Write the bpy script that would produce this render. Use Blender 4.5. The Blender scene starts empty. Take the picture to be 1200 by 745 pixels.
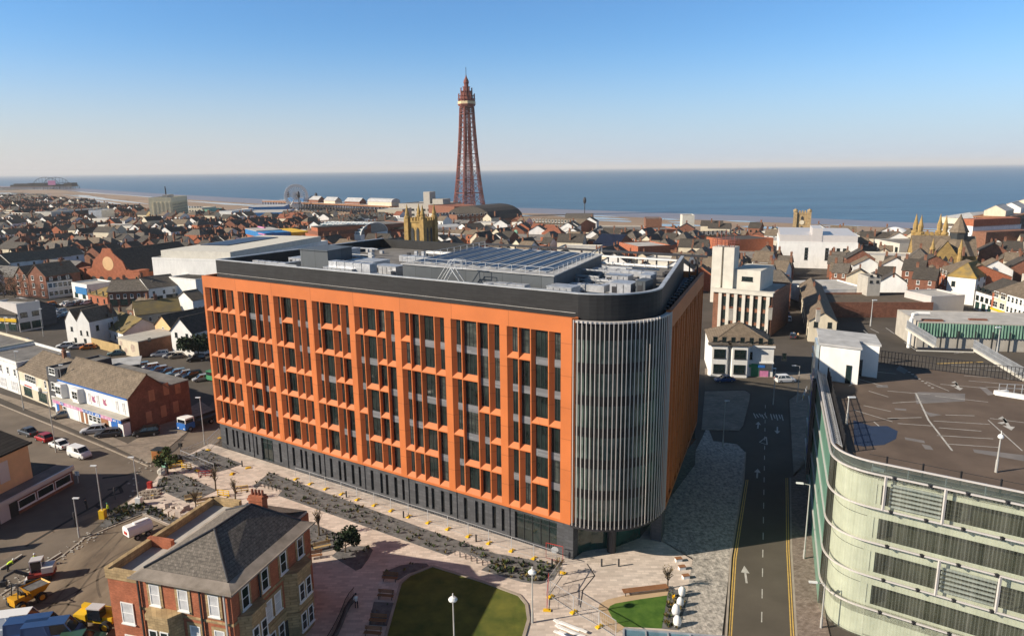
import bpy, math, random
from mathutils import Vector, Matrix
random.seed(7)
R = math.radians
sc = bpy.context.scene
C = sc.collection
# ------------------------------------------------------------------ camera
CAMH = 48.0
FOC, PITCH, ROLL = 820.0, R(12.0), R(0.65)
cf = Vector((0, math.cos(PITCH), -math.sin(PITCH)))
cu0 = Vector((0, math.sin(PITCH), math.cos(PITCH)))
cr0 = Vector((1, 0, 0))
cr = cr0 * math.cos(ROLL) - cu0 * math.sin(ROLL)
cu = cr0 * math.sin(ROLL) + cu0 * math.cos(ROLL)
cam_data = bpy.data.cameras.new('camera')
cam = bpy.data.objects.new('camera', cam_data)
C.objects.link(cam)
cam.matrix_world = Matrix(((cr.x, cu.x, -cf.x, 0), (cr.y, cu.y, -cf.y, 0), (cr.z, cu.z, -cf.z, CAMH), (0, 0, 0, 1)))
cam_data.sensor_width = 36.0
cam_data.lens = FOC / 1200 * 36
cam_data.clip_start = 1.0
cam_data.clip_end = 90000
sc.camera = cam
# ------------------------------------------------------------------ daylight
SUN_EL, SUN_AZ = R(28), R(194)          # direction towards the sun (azimuth from +X, counter-clockwise)
world = bpy.data.worlds.new('World')
sc.world = world
world.use_nodes = True
nt = world.node_tree
sky = nt.nodes.new('ShaderNodeTexSky')
sky.sky_type = 'NISHITA'
sky.sun_disc = False
sky.sun_elevation = SUN_EL
sky.sun_rotation = math.pi / 2 - SUN_AZ
sky.altitude = 0
sky.air_density = 1.0
sky.dust_density = 0.4
sky.ozone_density = 6.0
bg = nt.nodes['Background']
bg.inputs['Strength'].default_value = 0.092
tint = nt.nodes.new('ShaderNodeMix'); tint.data_type = 'RGBA'; tint.blend_type = 'MULTIPLY'; tint.inputs['Factor'].default_value = 1.0
tint.inputs['B'].default_value = (0.81, 1.06, 1.19, 1)
nt.links.new(sky.outputs['Color'], tint.inputs['A']); 
geo = nt.nodes.new('ShaderNodeTexCoord'); sep = nt.nodes.new('ShaderNodeSeparateXYZ'); nt.links.new(geo.outputs['Generated'], sep.inputs[0])
mr = nt.nodes.new('ShaderNodeMapRange'); mr.interpolation_type = 'SMOOTHERSTEP'
mr.inputs['From Min'].default_value = -0.06; mr.inputs['From Max'].default_value = 0.205; mr.inputs['To Min'].default_value = 0.92; mr.inputs['To Max'].default_value = 0.0
nt.links.new(sep.outputs[2], mr.inputs['Value'])
warm = nt.nodes.new('ShaderNodeMapRange')                                  # the air is warmer and brighter towards the sun
warm.inputs['From Min'].default_value = -0.75; warm.inputs['From Max'].default_value = 0.2
nt.links.new(sep.outputs[0], warm.inputs['Value'])
hz = nt.nodes.new('ShaderNodeMix'); hz.data_type = 'RGBA'
hz.inputs['A'].default_value = (5.6, 4.95, 4.7, 1); hz.inputs['B'].default_value = (4.2, 4.75, 5.8, 1)
nt.links.new(warm.outputs['Result'], hz.inputs['Factor'])
low = nt.nodes.new('ShaderNodeMix'); low.data_type = 'RGBA'
nt.links.new(mr.outputs['Result'], low.inputs['Factor']); nt.links.new(tint.outputs['Result'], low.inputs['A']); nt.links.new(hz.outputs['Result'], low.inputs['B'])
zen = nt.nodes.new('ShaderNodeMapRange'); zen.inputs['From Min'].default_value = 0.24; zen.inputs['From Max'].default_value = 0.5    # overhead sky dimmed and warmed on purpose, to cut blue fill in shadows
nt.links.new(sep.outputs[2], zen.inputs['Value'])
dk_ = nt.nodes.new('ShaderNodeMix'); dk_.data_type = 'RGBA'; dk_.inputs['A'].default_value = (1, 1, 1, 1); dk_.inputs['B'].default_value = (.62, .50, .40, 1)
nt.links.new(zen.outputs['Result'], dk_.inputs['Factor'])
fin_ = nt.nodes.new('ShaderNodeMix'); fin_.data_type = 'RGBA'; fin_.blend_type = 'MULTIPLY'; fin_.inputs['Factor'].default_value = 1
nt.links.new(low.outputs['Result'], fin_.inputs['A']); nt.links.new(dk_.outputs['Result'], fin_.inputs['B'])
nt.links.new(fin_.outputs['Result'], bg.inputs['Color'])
sun = bpy.data.lights.new('sun', 'SUN')
sun.energy = 5.0
sun.angle = R(0.5)
sun.color = (1.0, 0.88, 0.72)
sun_o = bpy.data.objects.new('sun', sun)
C.objects.link(sun_o)
sd = Vector((math.cos(SUN_AZ) * math.cos(SUN_EL), math.sin(SUN_AZ) * math.cos(SUN_EL), math.sin(SUN_EL)))
sun_o.rotation_euler = sd.to_track_quat('Z', 'Y').to_euler()
sun_o.location = (0, 0, 300)
sc.view_settings.view_transform = 'Standard'
sc.view_settings.look = 'None'
sc.view_settings.exposure = 0.56
sc.view_settings.gamma = 1.0
sc.view_settings.use_curve_mapping = False
sc.render.engine = 'CYCLES'
try:
    sc.cycles.max_bounces = 5
    sc.cycles.transparent_max_bounces = 8
    sc.cycles.caustics_reflective = False
    sc.cycles.caustics_refractive = False
except Exception:
    pass

# ------------------------------------------------------------------ survey: where a sight line meets a level
def G(px, py, z=0.0):
    d = cf * FOC + cr * (px - 600) - cu * (py - 372.5)
    t = (z - CAMH) / d.z
    return Vector((d.x * t, d.y * t, z))

def PX(x, y, z):
    v = Vector((x, y, z - CAMH))
    k = FOC / v.dot(cf)
    return 600 + v.dot(cr) * k, 372.5 - v.dot(cu) * k

def ZAT(py, p):
    lo, hi = -50.0, 400.0
    for _ in range(50):
        m = (lo + hi) / 2
        if PX(p[0], p[1], m)[1] > py: lo = m
        else: hi = m
    return lo

# ------------------------------------------------------------------ mesh building
class MB:
    def __init__(s):
        s.v = []; s.f = []; s.m = []
    def face(s, pts, m=0):
        i = len(s.v); s.v += [tuple(p) for p in pts]; s.f.append(list(range(i, i + len(pts)))); s.m.append(m)
    def box(s, x0, y0, z0, x1, y1, z1, m=0, skip=''):
        i = len(s.v)
        s.v += [(x0,y0,z0),(x1,y0,z0),(x1,y1,z0),(x0,y1,z0),(x0,y0,z1),(x1,y0,z1),(x1,y1,z1),(x0,y1,z1)]
        for k, q in (('b',(0,3,2,1)),('t',(4,5,6,7)),('f',(0,1,5,4)),('r',(1,2,6,5)),('k',(2,3,7,6)),('l',(3,0,4,7))):
            if k not in skip: s.f.append([i + a for a in q]); s.m.append(m)
    def bar(s, p, q, w, h=None, m=0):
        p = Vector(p); q = Vector(q); h = w if h is None else h
        d = (q - p)
        if d.length < 1e-6: return
        d.normalize()
        up = Vector((0,0,1)) if abs(d.z) < .95 else Vector((1,0,0))
        a = d.cross(up).normalized(); b = a.cross(d).normalized()
        a *= w / 2; b *= h / 2
        i = len(s.v)
        for c in (p, q):
            s.v += [tuple(c - a - b), tuple(c + a - b), tuple(c + a + b), tuple(c - a + b)]
        for f in ((0,1,5,4),(1,2,6,5),(2,3,7,6),(3,0,4,7),(3,2,1,0),(4,5,6,7)):
            s.f.append([i + k for k in f]); s.m.append(m)
    def tube(s, pts, r, n=6, m=0, cap=True):
        pts = [Vector(p) for p in pts]
        rs = r if isinstance(r, (list, tuple)) else [r] * len(pts)
        base = len(s.v)
        for k, p in enumerate(pts):
            d = (pts[min(k + 1, len(pts) - 1)] - pts[max(k - 1, 0)]).normalized()
            up = Vector((0,0,1)) if abs(d.z) < .9 else Vector((1,0,0))
            a = d.cross(up).normalized(); b = a.cross(d).normalized()
            for j in range(n):
                t = 2 * math.pi * j / n
                s.v.append(tuple(p + a * (math.cos(t) * rs[k]) + b * (math.sin(t) * rs[k])))
        for k in range(len(pts) - 1):
            for j in range(n):
                j2 = (j + 1) % n
                s.f.append([base + k*n + j, base + k*n + j2, base + (k+1)*n + j2, base + (k+1)*n + j]); s.m.append(m)
        if cap:
            s.f.append([base + j for j in range(n)][::-1]); s.m.append(m)
            e = base + (len(pts) - 1) * n
            s.f.append([e + j for j in range(n)]); s.m.append(m)
    def lathe(s, prof, cx=0, cy=0, n=16, m=0, a0=0.0):
        base = len(s.v)
        for r, z in prof:
            for j in range(n):
                t = a0 + 2 * math.pi * j / n
                s.v.append((cx + r * math.cos(t), cy + r * math.sin(t), z))
        for k in range(len(prof) - 1):
            for j in range(n):
                j2 = (j + 1) % n
                s.f.append([base + k*n + j, base + k*n + j2, base + (k+1)*n + j2, base + (k+1)*n + j]); s.m.append(m)
        s.f.append([base + j for j in range(n)][::-1]); s.m.append(m)
        e = base + (len(prof) - 1) * n
        s.f.append([e + j for j in range(n)]); s.m.append(m)
    def prism(s, poly, z0, z1, m=0, mt=None, bottom=True):
        a = sum(poly[i][0] * poly[(i+1) % len(poly)][1] - poly[(i+1) % len(poly)][0] * poly[i][1] for i in range(len(poly)))
        if a < 0: poly = poly[::-1]
        n = len(poly); i = len(s.v)
        s.v += [(p[0], p[1], z0) for p in poly] + [(p[0], p[1], z1) for p in poly]
        s.f.append([i + n + k for k in range(n)]); s.m.append(m if mt is None else mt)
        if bottom: s.f.append([i + k for k in range(n)][::-1]); s.m.append(m)
        for k in range(n):
            k2 = (k + 1) % n
            s.f.append([i + k, i + k2, i + n + k2, i + n + k]); s.m.append(m)
    def ring(s, outer, inner, z0, z1, m=0):
        n = len(outer)
        for k in range(n):
            a, b, c, d = outer[k], outer[(k+1) % n], inner[(k+1) % n], inner[k]
            s.prism([a, b, c, d], z0, z1, m)
    def ball(s, c, r, n=8, m=0, sz=1.0):
        prof = [(max(1e-3, r * math.sin(math.pi * k / n)), -r * sz * math.cos(math.pi * k / n)) for k in range(n + 1)]
        s.lathe([(a, c[2] + b) for a, b in prof], c[0], c[1], n + 2, m)
    def build(s, name, mats, parent=None, loc=None, smooth=False, rot=0.0):
        me = bpy.data.meshes.new(name)
        me.from_pydata(s.v, [], s.f)
        if not isinstance(mats, (list, tuple)): mats = [mats]
        for m in mats: me.materials.append(m)
        if len(mats) > 1: me.polygons.foreach_set('material_index', s.m)
        if smooth: me.polygons.foreach_set('use_smooth', [True] * len(s.f))
        me.update()
        return link(name, me, parent, loc, rot)

def link(name, me, parent=None, loc=None, rot=0.0):
    o = bpy.data.objects.new(name, me)
    C.objects.link(o)
    if parent: o.parent = parent
    if loc is not None: o.location = loc
    if rot: o.rotation_euler = (0, 0, rot)
    return o

def tag(o, label, cat, group=None):
    o['label'] = label; o['category'] = cat
    if group: o['group'] = group
    return o

def thing(name, label, cat, loc=(0,0,0), rot=0.0, group=None):
    o = link(name, None, None, loc, rot)
    o.empty_display_size = 0.5
    return tag(o, label, cat, group)

def struct(o, kind='structure'):
    o['kind'] = kind
    return o

KIDS = {}
def dup(root, loc, rot, label=None, group=None, scale=None, swap=None):
    """a copy of a thing, its parts and their sub-parts; swap maps a part name to another mesh"""
    r = root.copy(); C.objects.link(r); r.location = loc; r.rotation_euler = (0, 0, rot)
    if label: r['label'] = label
    if group: r['group'] = group
    if scale: r.scale = scale
    if root.name not in KIDS:
        KIDS[root.name] = [(c, list(c.children)) for c in root.children]
    for ch, subs in KIDS[root.name]:
        c = ch.copy(); C.objects.link(c); c.parent = r
        if swap and ch.name.split('.')[0] in swap: c.data = swap[ch.name.split('.')[0]]
        for g in subs:
            d = g.copy(); C.objects.link(d); d.parent = c
    return r

# ------------------------------------------------------------------ materials
def mat(name, c, rough=.85, var=.18, scale=.6, c2=None, metal=0.0, bump=0.0, spec=.3, stretch=(1,1,1), detail=5.0, kind='noise', brick=None):
    m = bpy.data.materials.new(name); m.use_nodes = True
    n = m.node_tree; L = n.links; b = n.nodes['Principled BSDF']
    b.inputs['Roughness'].default_value = rough
    b.inputs['Metallic'].default_value = metal
    b.inputs['Specular IOR Level'].default_value = spec
    tc = n.nodes.new('ShaderNodeTexCoord')
    mp = n.nodes.new('ShaderNodeMapping'); mp.inputs['Scale'].default_value = stretch
    L.new(tc.outputs['Object'], mp.inputs['Vector'])
    nz = n.nodes.new('ShaderNodeTexNoise'); nz.inputs['Scale'].default_value = scale; nz.inputs['Detail'].default_value = detail; nz.inputs['Roughness'].default_value = .62
    L.new(mp.outputs['Vector'], nz.inputs['Vector'])
    rp = n.nodes.new('ShaderNodeValToRGB')
    rp.color_ramp.elements[0].position = .3; rp.color_ramp.elements[1].position = .7
    if c2 is None:
        a = [max(0, k * (1 - var)) for k in c]; d = [min(1, k * (1 + var)) for k in c]
    else: a, d = c, c2
    rp.color_ramp.elements[0].color = (*a, 1); rp.color_ramp.elements[1].color = (*d, 1)
    L.new(nz.outputs['Fac'], rp.inputs['Fac'])
    out = rp.outputs['Color']
    if brick:
        bw, bh, dark, vert = brick[:4]      # unit width, row height, joint tone, vertical face mapping
        sprd = brick[4] if len(brick) > 4 else .2
        sx = n.nodes.new('ShaderNodeSeparateXYZ'); L.new(tc.outputs['Object'], sx.inputs[0])
        ad = n.nodes.new('ShaderNodeMath'); ad.operation = 'ADD'; L.new(sx.outputs[0], ad.inputs[0]); L.new(sx.outputs[1], ad.inputs[1])
        cb = n.nodes.new('ShaderNodeCombineXYZ')
        if vert:
            L.new(ad.outputs[0], cb.inputs[0]); L.new(sx.outputs[2], cb.inputs[1])
        else:
            L.new(sx.outputs[0], cb.inputs[0]); L.new(sx.outputs[1], cb.inputs[1])
        bt = n.nodes.new('ShaderNodeTexBrick'); bt.inputs['Scale'].default_value = 1.0
        bt.inputs['Brick Width'].default_value = bw; bt.inputs['Row Height'].default_value = bh
        bt.inputs['Mortar Size'].default_value = min(min(bw, bh) * .09, .05); bt.inputs['Bias'].default_value = 0.0
        bt.inputs['Color1'].default_value = (1 - sprd,) * 3 + (1,); bt.inputs['Color2'].default_value = (1 + sprd * .9,) * 3 + (1,); bt.inputs['Mortar'].default_value = (dark, dark, dark, 1)
        L.new(cb.outputs[0], bt.inputs['Vector'])
        mx = n.nodes.new('ShaderNodeMix'); mx.data_type = 'RGBA'; mx.blend_type = 'MULTIPLY'; mx.inputs['Factor'].default_value = 1
        L.new(out, mx.inputs['A']); L.new(bt.outputs['Color'], mx.inputs['B'])
        out = mx.outputs['Result']
    L.new(out, b.inputs['Base Color'])
    if bump:
        bp = n.nodes.new('ShaderNodeBump'); bp.inputs['Strength'].default_value = bump; bp.inputs['Distance'].default_value = .05
        L.new(nz.outputs['Fac'], bp.inputs['Height']); L.new(bp.outputs['Normal'], b.inputs['Normal'])
    return m

def glassm(name, c, rough=.08, spec=.8, var=.5, scale=.35):
    return mat(name, c, rough=rough, spec=spec, var=var, scale=scale)

M = {}
M['orange'] = mat('terracotta_panel', (.52, .150, .042), rough=.6, var=.09, scale=.22, brick=(8.8, 3.98, .72, True, .03))
M['charcoal'] = mat('charcoal_cladding', (.075, .078, .085), rough=.6, var=.12, scale=.4, brick=(1.2, .45, .75, True))
M['spandrel'] = mat('grey_spandrel', (.17, .175, .185), rough=.5, var=.08, brick=(4, .22, .7, True))
M['louvre'] = mat('black_louvre', (.022, .022, .023), rough=.55, var=.2, brick=(2.4, .16, .45, True))
M['glass'] = glassm('dark_window_glass', (.012, .022, .022))
M['glass_green'] = glassm('green_tint_glass', (.016, .05, .042))
M['frame_dark'] = mat('dark_frame', (.03, .033, .035), rough=.5)
M['fin'] = mat('pale_aluminium_fin', (.62, .58, .55), rough=.4, var=.04, metal=.2)
M['galv'] = mat('galvanised_steel', (.50, .51, .52), rough=.45, var=.2, metal=.45)
M['duct'] = mat('silver_duct', (.46, .47, .49), rough=.42, var=.25, metal=.5, scale=1.5)
M['membrane'] = mat('pale_roof_membrane', (.40, .40, .40), rough=.9, var=.25, scale=.5)
M['grey_panel'] = mat('grey_plant_panel', (.085, .095, .105), rough=.5, var=.08, brick=(3, 30, .6, True))
M['pv'] = mat('solar_cells', (.010, .014, .030), rough=.35, spec=.25, var=.3, brick=(1.0, 1.7, 2.5, False))
M['blue_membrane'] = mat('slate_blue_membrane', (.17, .20, .24), rough=.8, var=.12)
M['white'] = mat('white_paint', (.78, .77, .74), rough=.6, var=.05)
M['white_render'] = mat('white_render', (.72, .71, .68), rough=.85, var=.10, stretch=(1, 1, .4))
M['cream'] = mat('cream_render', (.60, .53, .40), rough=.85, var=.12, stretch=(1, 1, .4))
M['peach'] = mat('peach_render', (.70, .45, .23), rough=.85, var=.08)
M['brick'] = mat('red_brick', (.215, .092, .058), rough=.9, var=.28, scale=.9, brick=(.23, .075, .7, True))
M['brick_bright'] = mat('bright_red_brick', (.37, .125, .064), rough=.9, var=.20, scale=.9, brick=(.23, .075, .8, True))
M['brick_brown'] = mat('brown_brick', (.22, .105, .065), rough=.9, var=.25, scale=.9, brick=(.23, .075, .7, True))
M['sandstone'] = mat('sandstone', (.38, .27, .14), rough=.9, var=.28, scale=1.0, brick=(.6, .3, .7, True))
M['sandstone_gold'] = mat('golden_sandstone', (.33, .22, .08), rough=.9, var=.35, scale=.6)
M['concrete'] = mat('concrete', (.42, .39, .34), rough=.9, var=.14, scale=.5)
M['concrete_pale'] = mat('pale_concrete', (.58, .55, .48), rough=.9, var=.10, scale=.5)
M['slate'] = mat('grey_slate', (.135, .115, .094), rough=.75, var=.30, scale=1.2, brick=(.35, .22, .45, True))
M['slate_dark'] = mat('dark_slate', (.070, .060, .050), rough=.75, var=.30, scale=1.0, brick=(.4, .25, .5, True))
M['tile_brown'] = mat('brown_roof_tile', (.18, .140, .10), rough=.9, var=.25, scale=.8, brick=(.35, .25, .6, True))
M['tile_red'] = mat('red_roof_tile', (.23, .085, .050), rough=.9, var=.25, scale=.8)
M['moss'] = mat('mossy_tile', (.13, .11, .07), c2=(.24, .175, .06), rough=.95, scale=.28)
M['moss_yellow'] = mat('yellow_moss_tile', (.13, .11, .07), c2=(.36, .23, .05), rough=.95, scale=.28)
M['felt'] = mat('grey_felt_roof', (.17, .16, .15), rough=.95, var=.30, scale=.35)
M['felt_pale'] = mat('pale_felt_roof', (.42, .40, .37), rough=.95, var=.22, scale=.35)
M['dark_roof'] = mat('ribbed_dark_roof', (.035, .030, .026), rough=.9, var=.3, brick=(50, .7, .35, False))
M['tyre'] = mat('tyre_rubber', (.02, .02, .02), rough=.9)
M['rim'] = mat('alloy_rim', (.4, .4, .42), rough=.35, metal=.7)
M['carglass'] = glassm('car_glass', (.012, .016, .022), rough=.05)
M['lampglass'] = mat('lamp_lens', (.75, .75, .72), rough=.2, spec=.6)
M['taillamp'] = mat('tail_lamp', (.35, .02, .02), rough=.3)
M['black'] = mat('black_plastic', (.02, .02, .022), rough=.6)
M['yellow'] = mat('yellow_plastic', (.75, .46, .02), rough=.55, var=.08)
M['red'] = mat('red_paint', (.45, .04, .03), rough=.5)
M['blue'] = mat('blue_paint', (.03, .14, .45), rough=.5)
M['blue_bright'] = mat('bright_blue_cladding', (.03, .17, .40), rough=.6, var=.12)
M['timber'] = mat('bench_timber', (.28, .13, .06), rough=.8, var=.2)
M['timber_pale'] = mat('fresh_timber', (.50, .36, .17), rough=.85, var=.15)
M['steel_dark'] = mat('dark_steel', (.05, .05, .055), rough=.5, metal=.4)
M['pole'] = mat('painted_pole', (.48, .47, .44), rough=.5, metal=.2)
M['pole_dark'] = mat('dark_pole', (.09, .09, .09), rough=.55, metal=.2)
M['tower_red'] = mat('tower_red_iron', (.20, .062, .045), rough=.7, var=.2)
M['curtain_white'] = mat('net_curtain', (.55, .55, .55), rough=.6, var=.3, scale=.8)
M['pink_sign'] = mat('pink_sign', (.60, .22, .40), rough=.6)
M['green_sign'] = mat('green_paint', (.05, .25, .12), rough=.6)
M['copper'] = mat('verdigris_copper', (.20, .40, .30), rough=.7, var=.2)
M['leaf_dark'] = mat('dark_leaf', (.020, .038, .014), rough=.8, var=.5, scale=2)
M['leaf'] = mat('mid_leaf', (.060, .085, .022), rough=.8, var=.5, scale=2)
M['leaf_dry'] = mat('dry_ornamental_grass', (.19, .14, .045), rough=.9, var=.4, scale=2)
M['bark'] = mat('bark', (.10, .075, .05), rough=.95)
M['cream_concrete'] = mat('cream_upstand', (.50, .49, .42), rough=.9, var=.14, scale=.5)
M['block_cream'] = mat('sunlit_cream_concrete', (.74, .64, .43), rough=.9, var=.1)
M['site_yellow'] = mat('site_yellow', (.58, .29, .012), rough=.5, var=.15, scale=2)
M['skin'] = mat('skin', (.45, .26, .18), rough=.6)
M['hivis'] = mat('hi_vis_fabric', (.55, .75, .04), rough=.7)
M['cloth_dark'] = mat('dark_cloth', (.02, .022, .03), rough=.9)
# ================================================================== the ground
def gpoly(name, px, z0, z1, m, z=0.0, kind='structure'):
    mb = MB(); mb.prism([G(x, y, z)[:2] for x, y in px], z0, z1)
    o = mb.build(name, m); o['kind'] = kind
    return o

def wpoly(name, pts, z0, z1, m):
    mb = MB(); mb.prism(pts, z0, z1)
    return struct(mb.build(name, m))

M['ground'] = mat('town_ground', (.04, .035, .030), c2=(.115, .096, .078), rough=.95, scale=.03, detail=8)
M['asphalt'] = mat('asphalt', (.105, .085, .066), c2=(.195, .158, .122), rough=.92, scale=.12, detail=9)
M['asphalt_dark'] = mat('worn_asphalt', (.068, .058, .044), c2=(.115, .098, .076), rough=.9, scale=.10, detail=9)
M['deck'] = mat('car_park_deck_asphalt', (.088, .063, .047), c2=(.150, .110, .084), rough=.93, scale=.16, detail=9)
M['paving'] = mat('pale_pink_paving', (.50, .415, .345), c2=(.62, .53, .455), rough=.85, scale=.15, detail=8, brick=(.9, .45, .93, False))
M['setts'] = mat('grey_granite_setts', (.20, .185, .165), c2=(.60, .54, .47), rough=.85, scale=2.6, detail=3, stretch=(1, .6, 1), brick=(.5, .25, .7, False))
M['setts_brown'] = mat('brown_block_paving', (.16, .12, .095), c2=(.30, .24, .20), rough=.9, scale=1.8, detail=3, brick=(.4, .2, .7, False))
M['flag'] = mat('concrete_flags', (.19, .155, .12), c2=(.30, .25, .20), rough=.9, scale=.25, detail=8, brick=(.9, .6, .85, False))
M['kerb'] = mat('kerb_stone', (.34, .29, .235), rough=.9, var=.15)
M['dirt'] = mat('rolled_hardcore', (.085, .062, .044), c2=(.30, .235, .165), rough=.95, scale=.22, detail=10, bump=.5, stretch=(1, .35, 1))
M['gravel'] = mat('slate_chippings', (.075, .074, .074), c2=(.185, .18, .175), rough=.95, scale=1.3, detail=9, bump=.6)
M['lawn'] = mat('mown_turf', (.050, .075, .010), c2=(.150, .150, .026), rough=.9, scale=.45, detail=9, brick=(60, 1.6, 1, False))
M['lawn_green'] = mat('bright_turf', (.030, .085, .008), c2=(.085, .16, .02), rough=.9, scale=.9, detail=9)
M['tan_path'] = mat('tan_resin_path', (.46, .33, .20), rough=.9, var=.1)
M['line'] = mat('road_paint', (.46, .44, .40), rough=.7, var=.25, scale=1.5)
M['line_yellow'] = mat('yellow_road_paint', (.58, .38, .10), rough=.7, var=.2, scale=1.5)
M['sand'] = mat('wet_and_dry_sand', (.22, .15, .105), c2=(.40, .29, .195), rough=.8, scale=.008, detail=7, stretch=(.3, 1, 1))
M['wet_sand'] = mat('wet_sand', (.17, .13, .12), c2=(.25, .20, .18), rough=.35, scale=.012, detail=6, stretch=(.25, 1, 1), spec=.5)

# sea: one sheet to the horizon
def sea_mat():
    m = bpy.data.materials.new('sea_water'); m.use_nodes = True
    n = m.node_tree; L = n.links; b = n.nodes['Principled BSDF']
    b.inputs['Roughness'].default_value = .32
    b.inputs['IOR'].default_value = 1.33
    tc = n.nodes.new('ShaderNodeTexCoord')
    mp = n.nodes.new('ShaderNodeMapping'); mp.inputs['Rotation'].default_value = (0, 0, R(32)); mp.inputs['Scale'].default_value = (.25, 1, 1)
    L.new(tc.outputs['Object'], mp.inputs['Vector'])
    a = n.nodes.new('ShaderNodeTexNoise'); a.inputs['Scale'].default_value = .010; a.inputs['Detail'].default_value = 8
    L.new(mp.outputs['Vector'], a.inputs['Vector'])
    rp = n.nodes.new('ShaderNodeValToRGB')
    rp.color_ramp.elements[0].position = .35; rp.color_ramp.elements[0].color = (.030, .080, .130, 1)
    rp.color_ramp.elements[1].position = .7; rp.color_ramp.elements[1].color = (.055, .128, .185, 1)
    L.new(a.outputs['Fac'], rp.inputs['Fac']); L.new(rp.outputs['Color'], b.inputs['Base Color'])
    w = n.nodes.new('ShaderNodeTexNoise'); w.inputs['Scale'].default_value = .09; w.inputs['Detail'].default_value = 6
    L.new(mp.outputs['Vector'], w.inputs['Vector'])
    bp = n.nodes.new('ShaderNodeBump'); bp.inputs['Strength'].default_value = .9; bp.inputs['Distance'].default_value = 3.0
    L.new(w.outputs['Fac'], bp.inputs['Height']); L.new(bp.outputs['Normal'], b.inputs['Normal'])
    return m
M['sea'] = sea_mat()
mb = MB(); mb.face([(-40000, -500, -1.2), (40000, -500, -1.2), (40000, 60000, -1.2), (-40000, 60000, -1.2)])
struct(mb.build('sea', M['sea']))
# shore lines as seen from above: beach between the promenade and the water's edge
WATER = [(-60, 217), (60, 218.2), (180, 226), (330, 234), (450, 238.5), (560, 241.5), (640, 243.5), (740, 247), (840, 250.5), (940, 254), (1060, 259), (1190, 262), (1300, 265)]
PROM = [(-60, 229), (60, 234), (180, 252), (300, 258), (420, 260), (560, 265), (640, 269), (740, 273), (840, 277), (940, 281), (1060, 286), (1190, 292), (1300, 298)]
wl = [G(*p) for p in WATER]; pl = [G(*p) for p in PROM]
mb = MB()
for i in range(len(wl) - 1):
    mb.face([(pl[i].x, pl[i].y, -.15), (pl[i+1].x, pl[i+1].y, -.15), (wl[i+1].x, wl[i+1].y, -1.1), (wl[i].x, wl[i].y, -1.1)])
struct(mb.build('beach', M['sand']))
# wet margin along the water and shallow pools left by the tide
mb = MB()
for i in range(len(wl) - 1):
    a, b, c, d = wl[i], wl[i+1], pl[i+1], pl[i]
    def at(p, q, t, dz): return (p.x + (q.x - p.x) * t, p.y + (q.y - p.y) * t, -1.1 + .95 * t + dz)
    mb.face([at(a, d, .34, .03), at(b, c, .34, .03), at(b, c, .0, .03), at(a, d, .0, .03)])
struct(mb.build('wet_sand', M['wet_sand']))
mb = MB(); rnd = random.Random(3)
for i in range(len(wl) - 1):
    for k in range(5):
        t0 = rnd.uniform(.3, .85); s0 = rnd.random() * .5; s1 = s0 + rnd.uniform(.3, .9); th = rnd.uniform(.015, .06)
        def q(s_, t_):
            s_ = min(1, s_); p = wl[i].lerp(wl[i+1], s_); r_ = pl[i].lerp(pl[i+1], s_)
            return (p.x + (r_.x - p.x) * t_, p.y + (r_.y - p.y) * t_, -1.1 + .95 * t_ + .06)
        n = 8; up = []; dn = []
        for j in range(n + 1):
            s_ = s0 + (s1 - s0) * j / n; w_ = th * math.sin(math.pi * j / n) * rnd.uniform(.6, 1.2)
            up.append(q(s_, t0 - w_)); dn.append(q(s_, t0 + w_))
        for j in range(n): mb.face([dn[j], dn[j+1], up[j+1], up[j]])
M['pool'] = mat('tide_pool_water', (.10, .12, .14), rough=.08, spec=.7, var=.2, scale=.01)
struct(mb.build('tide_pools', M['pool']))
# the land: near apron split finely, then out to the promenade
mb = MB()
mb.prism([(-900, -60), (900, -60), (900, 330), (-900, 330)], -1.0, 0)
struct(mb.build('ground', M['ground']))
mb = MB()
pts = [(-900, 330.0), (900, 330.0)] + [(p.x, p.y) for p in reversed(pl)] + [(-4500, 4600), (-4500, 330)]
mb.prism(pts, -1.0, -.004)
struct(mb.build('town_ground', M['ground']))

# ---- near surfaces
gpoly('road', [(-170, 440), (0, 474), (70, 500), (128, 524), (176, 545), (205, 528), (250, 470), (262, 500), (255, 524), (212, 541), (172, 590), (120, 612), (75, 650), (0, 697), (-140, 790), (-260, 700)], 0, .02, M['asphalt'])
gpoly('forecourt', [(-120, 440), (0, 466), (128, 520), (176, 543), (250, 480), (235, 470), (150, 520), (60, 480), (-100, 430)], 0, .06, M['flag'])
gpoly('yard', [(-150, 785), (0, 699), (28, 681), (74, 652), (99, 632), (127, 620), (167, 604), (200, 618), (215, 640), (150, 700), (125, 800), (-120, 900)], 0, .04, M['dirt'])
gpoly('plaza', [(246, 520), (672, 655), (735, 610), (812, 655), (806, 690), (795, 740), (790, 800), (320, 900), (225, 620), (200, 617), (167, 602), (140, 596), (176, 570), (190, 552), (212, 538)], 0, .10, M['paving'])
gpoly('block_pavement', [(812, 657), (856, 654), (846, 745), (838, 800), (790, 800), (795, 740), (806, 690)], 0, .10, M['setts'])
gpoly('side_pavement', [(735, 610), (760, 560), (800, 560), (829, 500), (836, 517), (864, 521), (873, 530), (873, 545), (871, 562), (856, 654), (812, 656.5)], 0, .10, M['setts'])
gpoly('street', [(850, 760), (856, 654), (871, 562), (873, 530), (864, 521), (820, 517), (820, 506), (866, 507), (873, 500), (880, 470), (881, 461), (874, 456), (826, 457), (826, 440), (960, 446), (1000, 449), (1000, 459), (935, 459), (923, 468), (925, 505), (928, 540), (926, 600), (927, 645), (933, 745), (936, 800), (846, 800)], 0, .02, M['asphalt_dark'])
gpoly('island_pavement', [(822, 504), (866, 505), (871, 498), (878, 470), (879, 462), (873, 458), (826, 459)], 0, .12, M['flag'])
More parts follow.
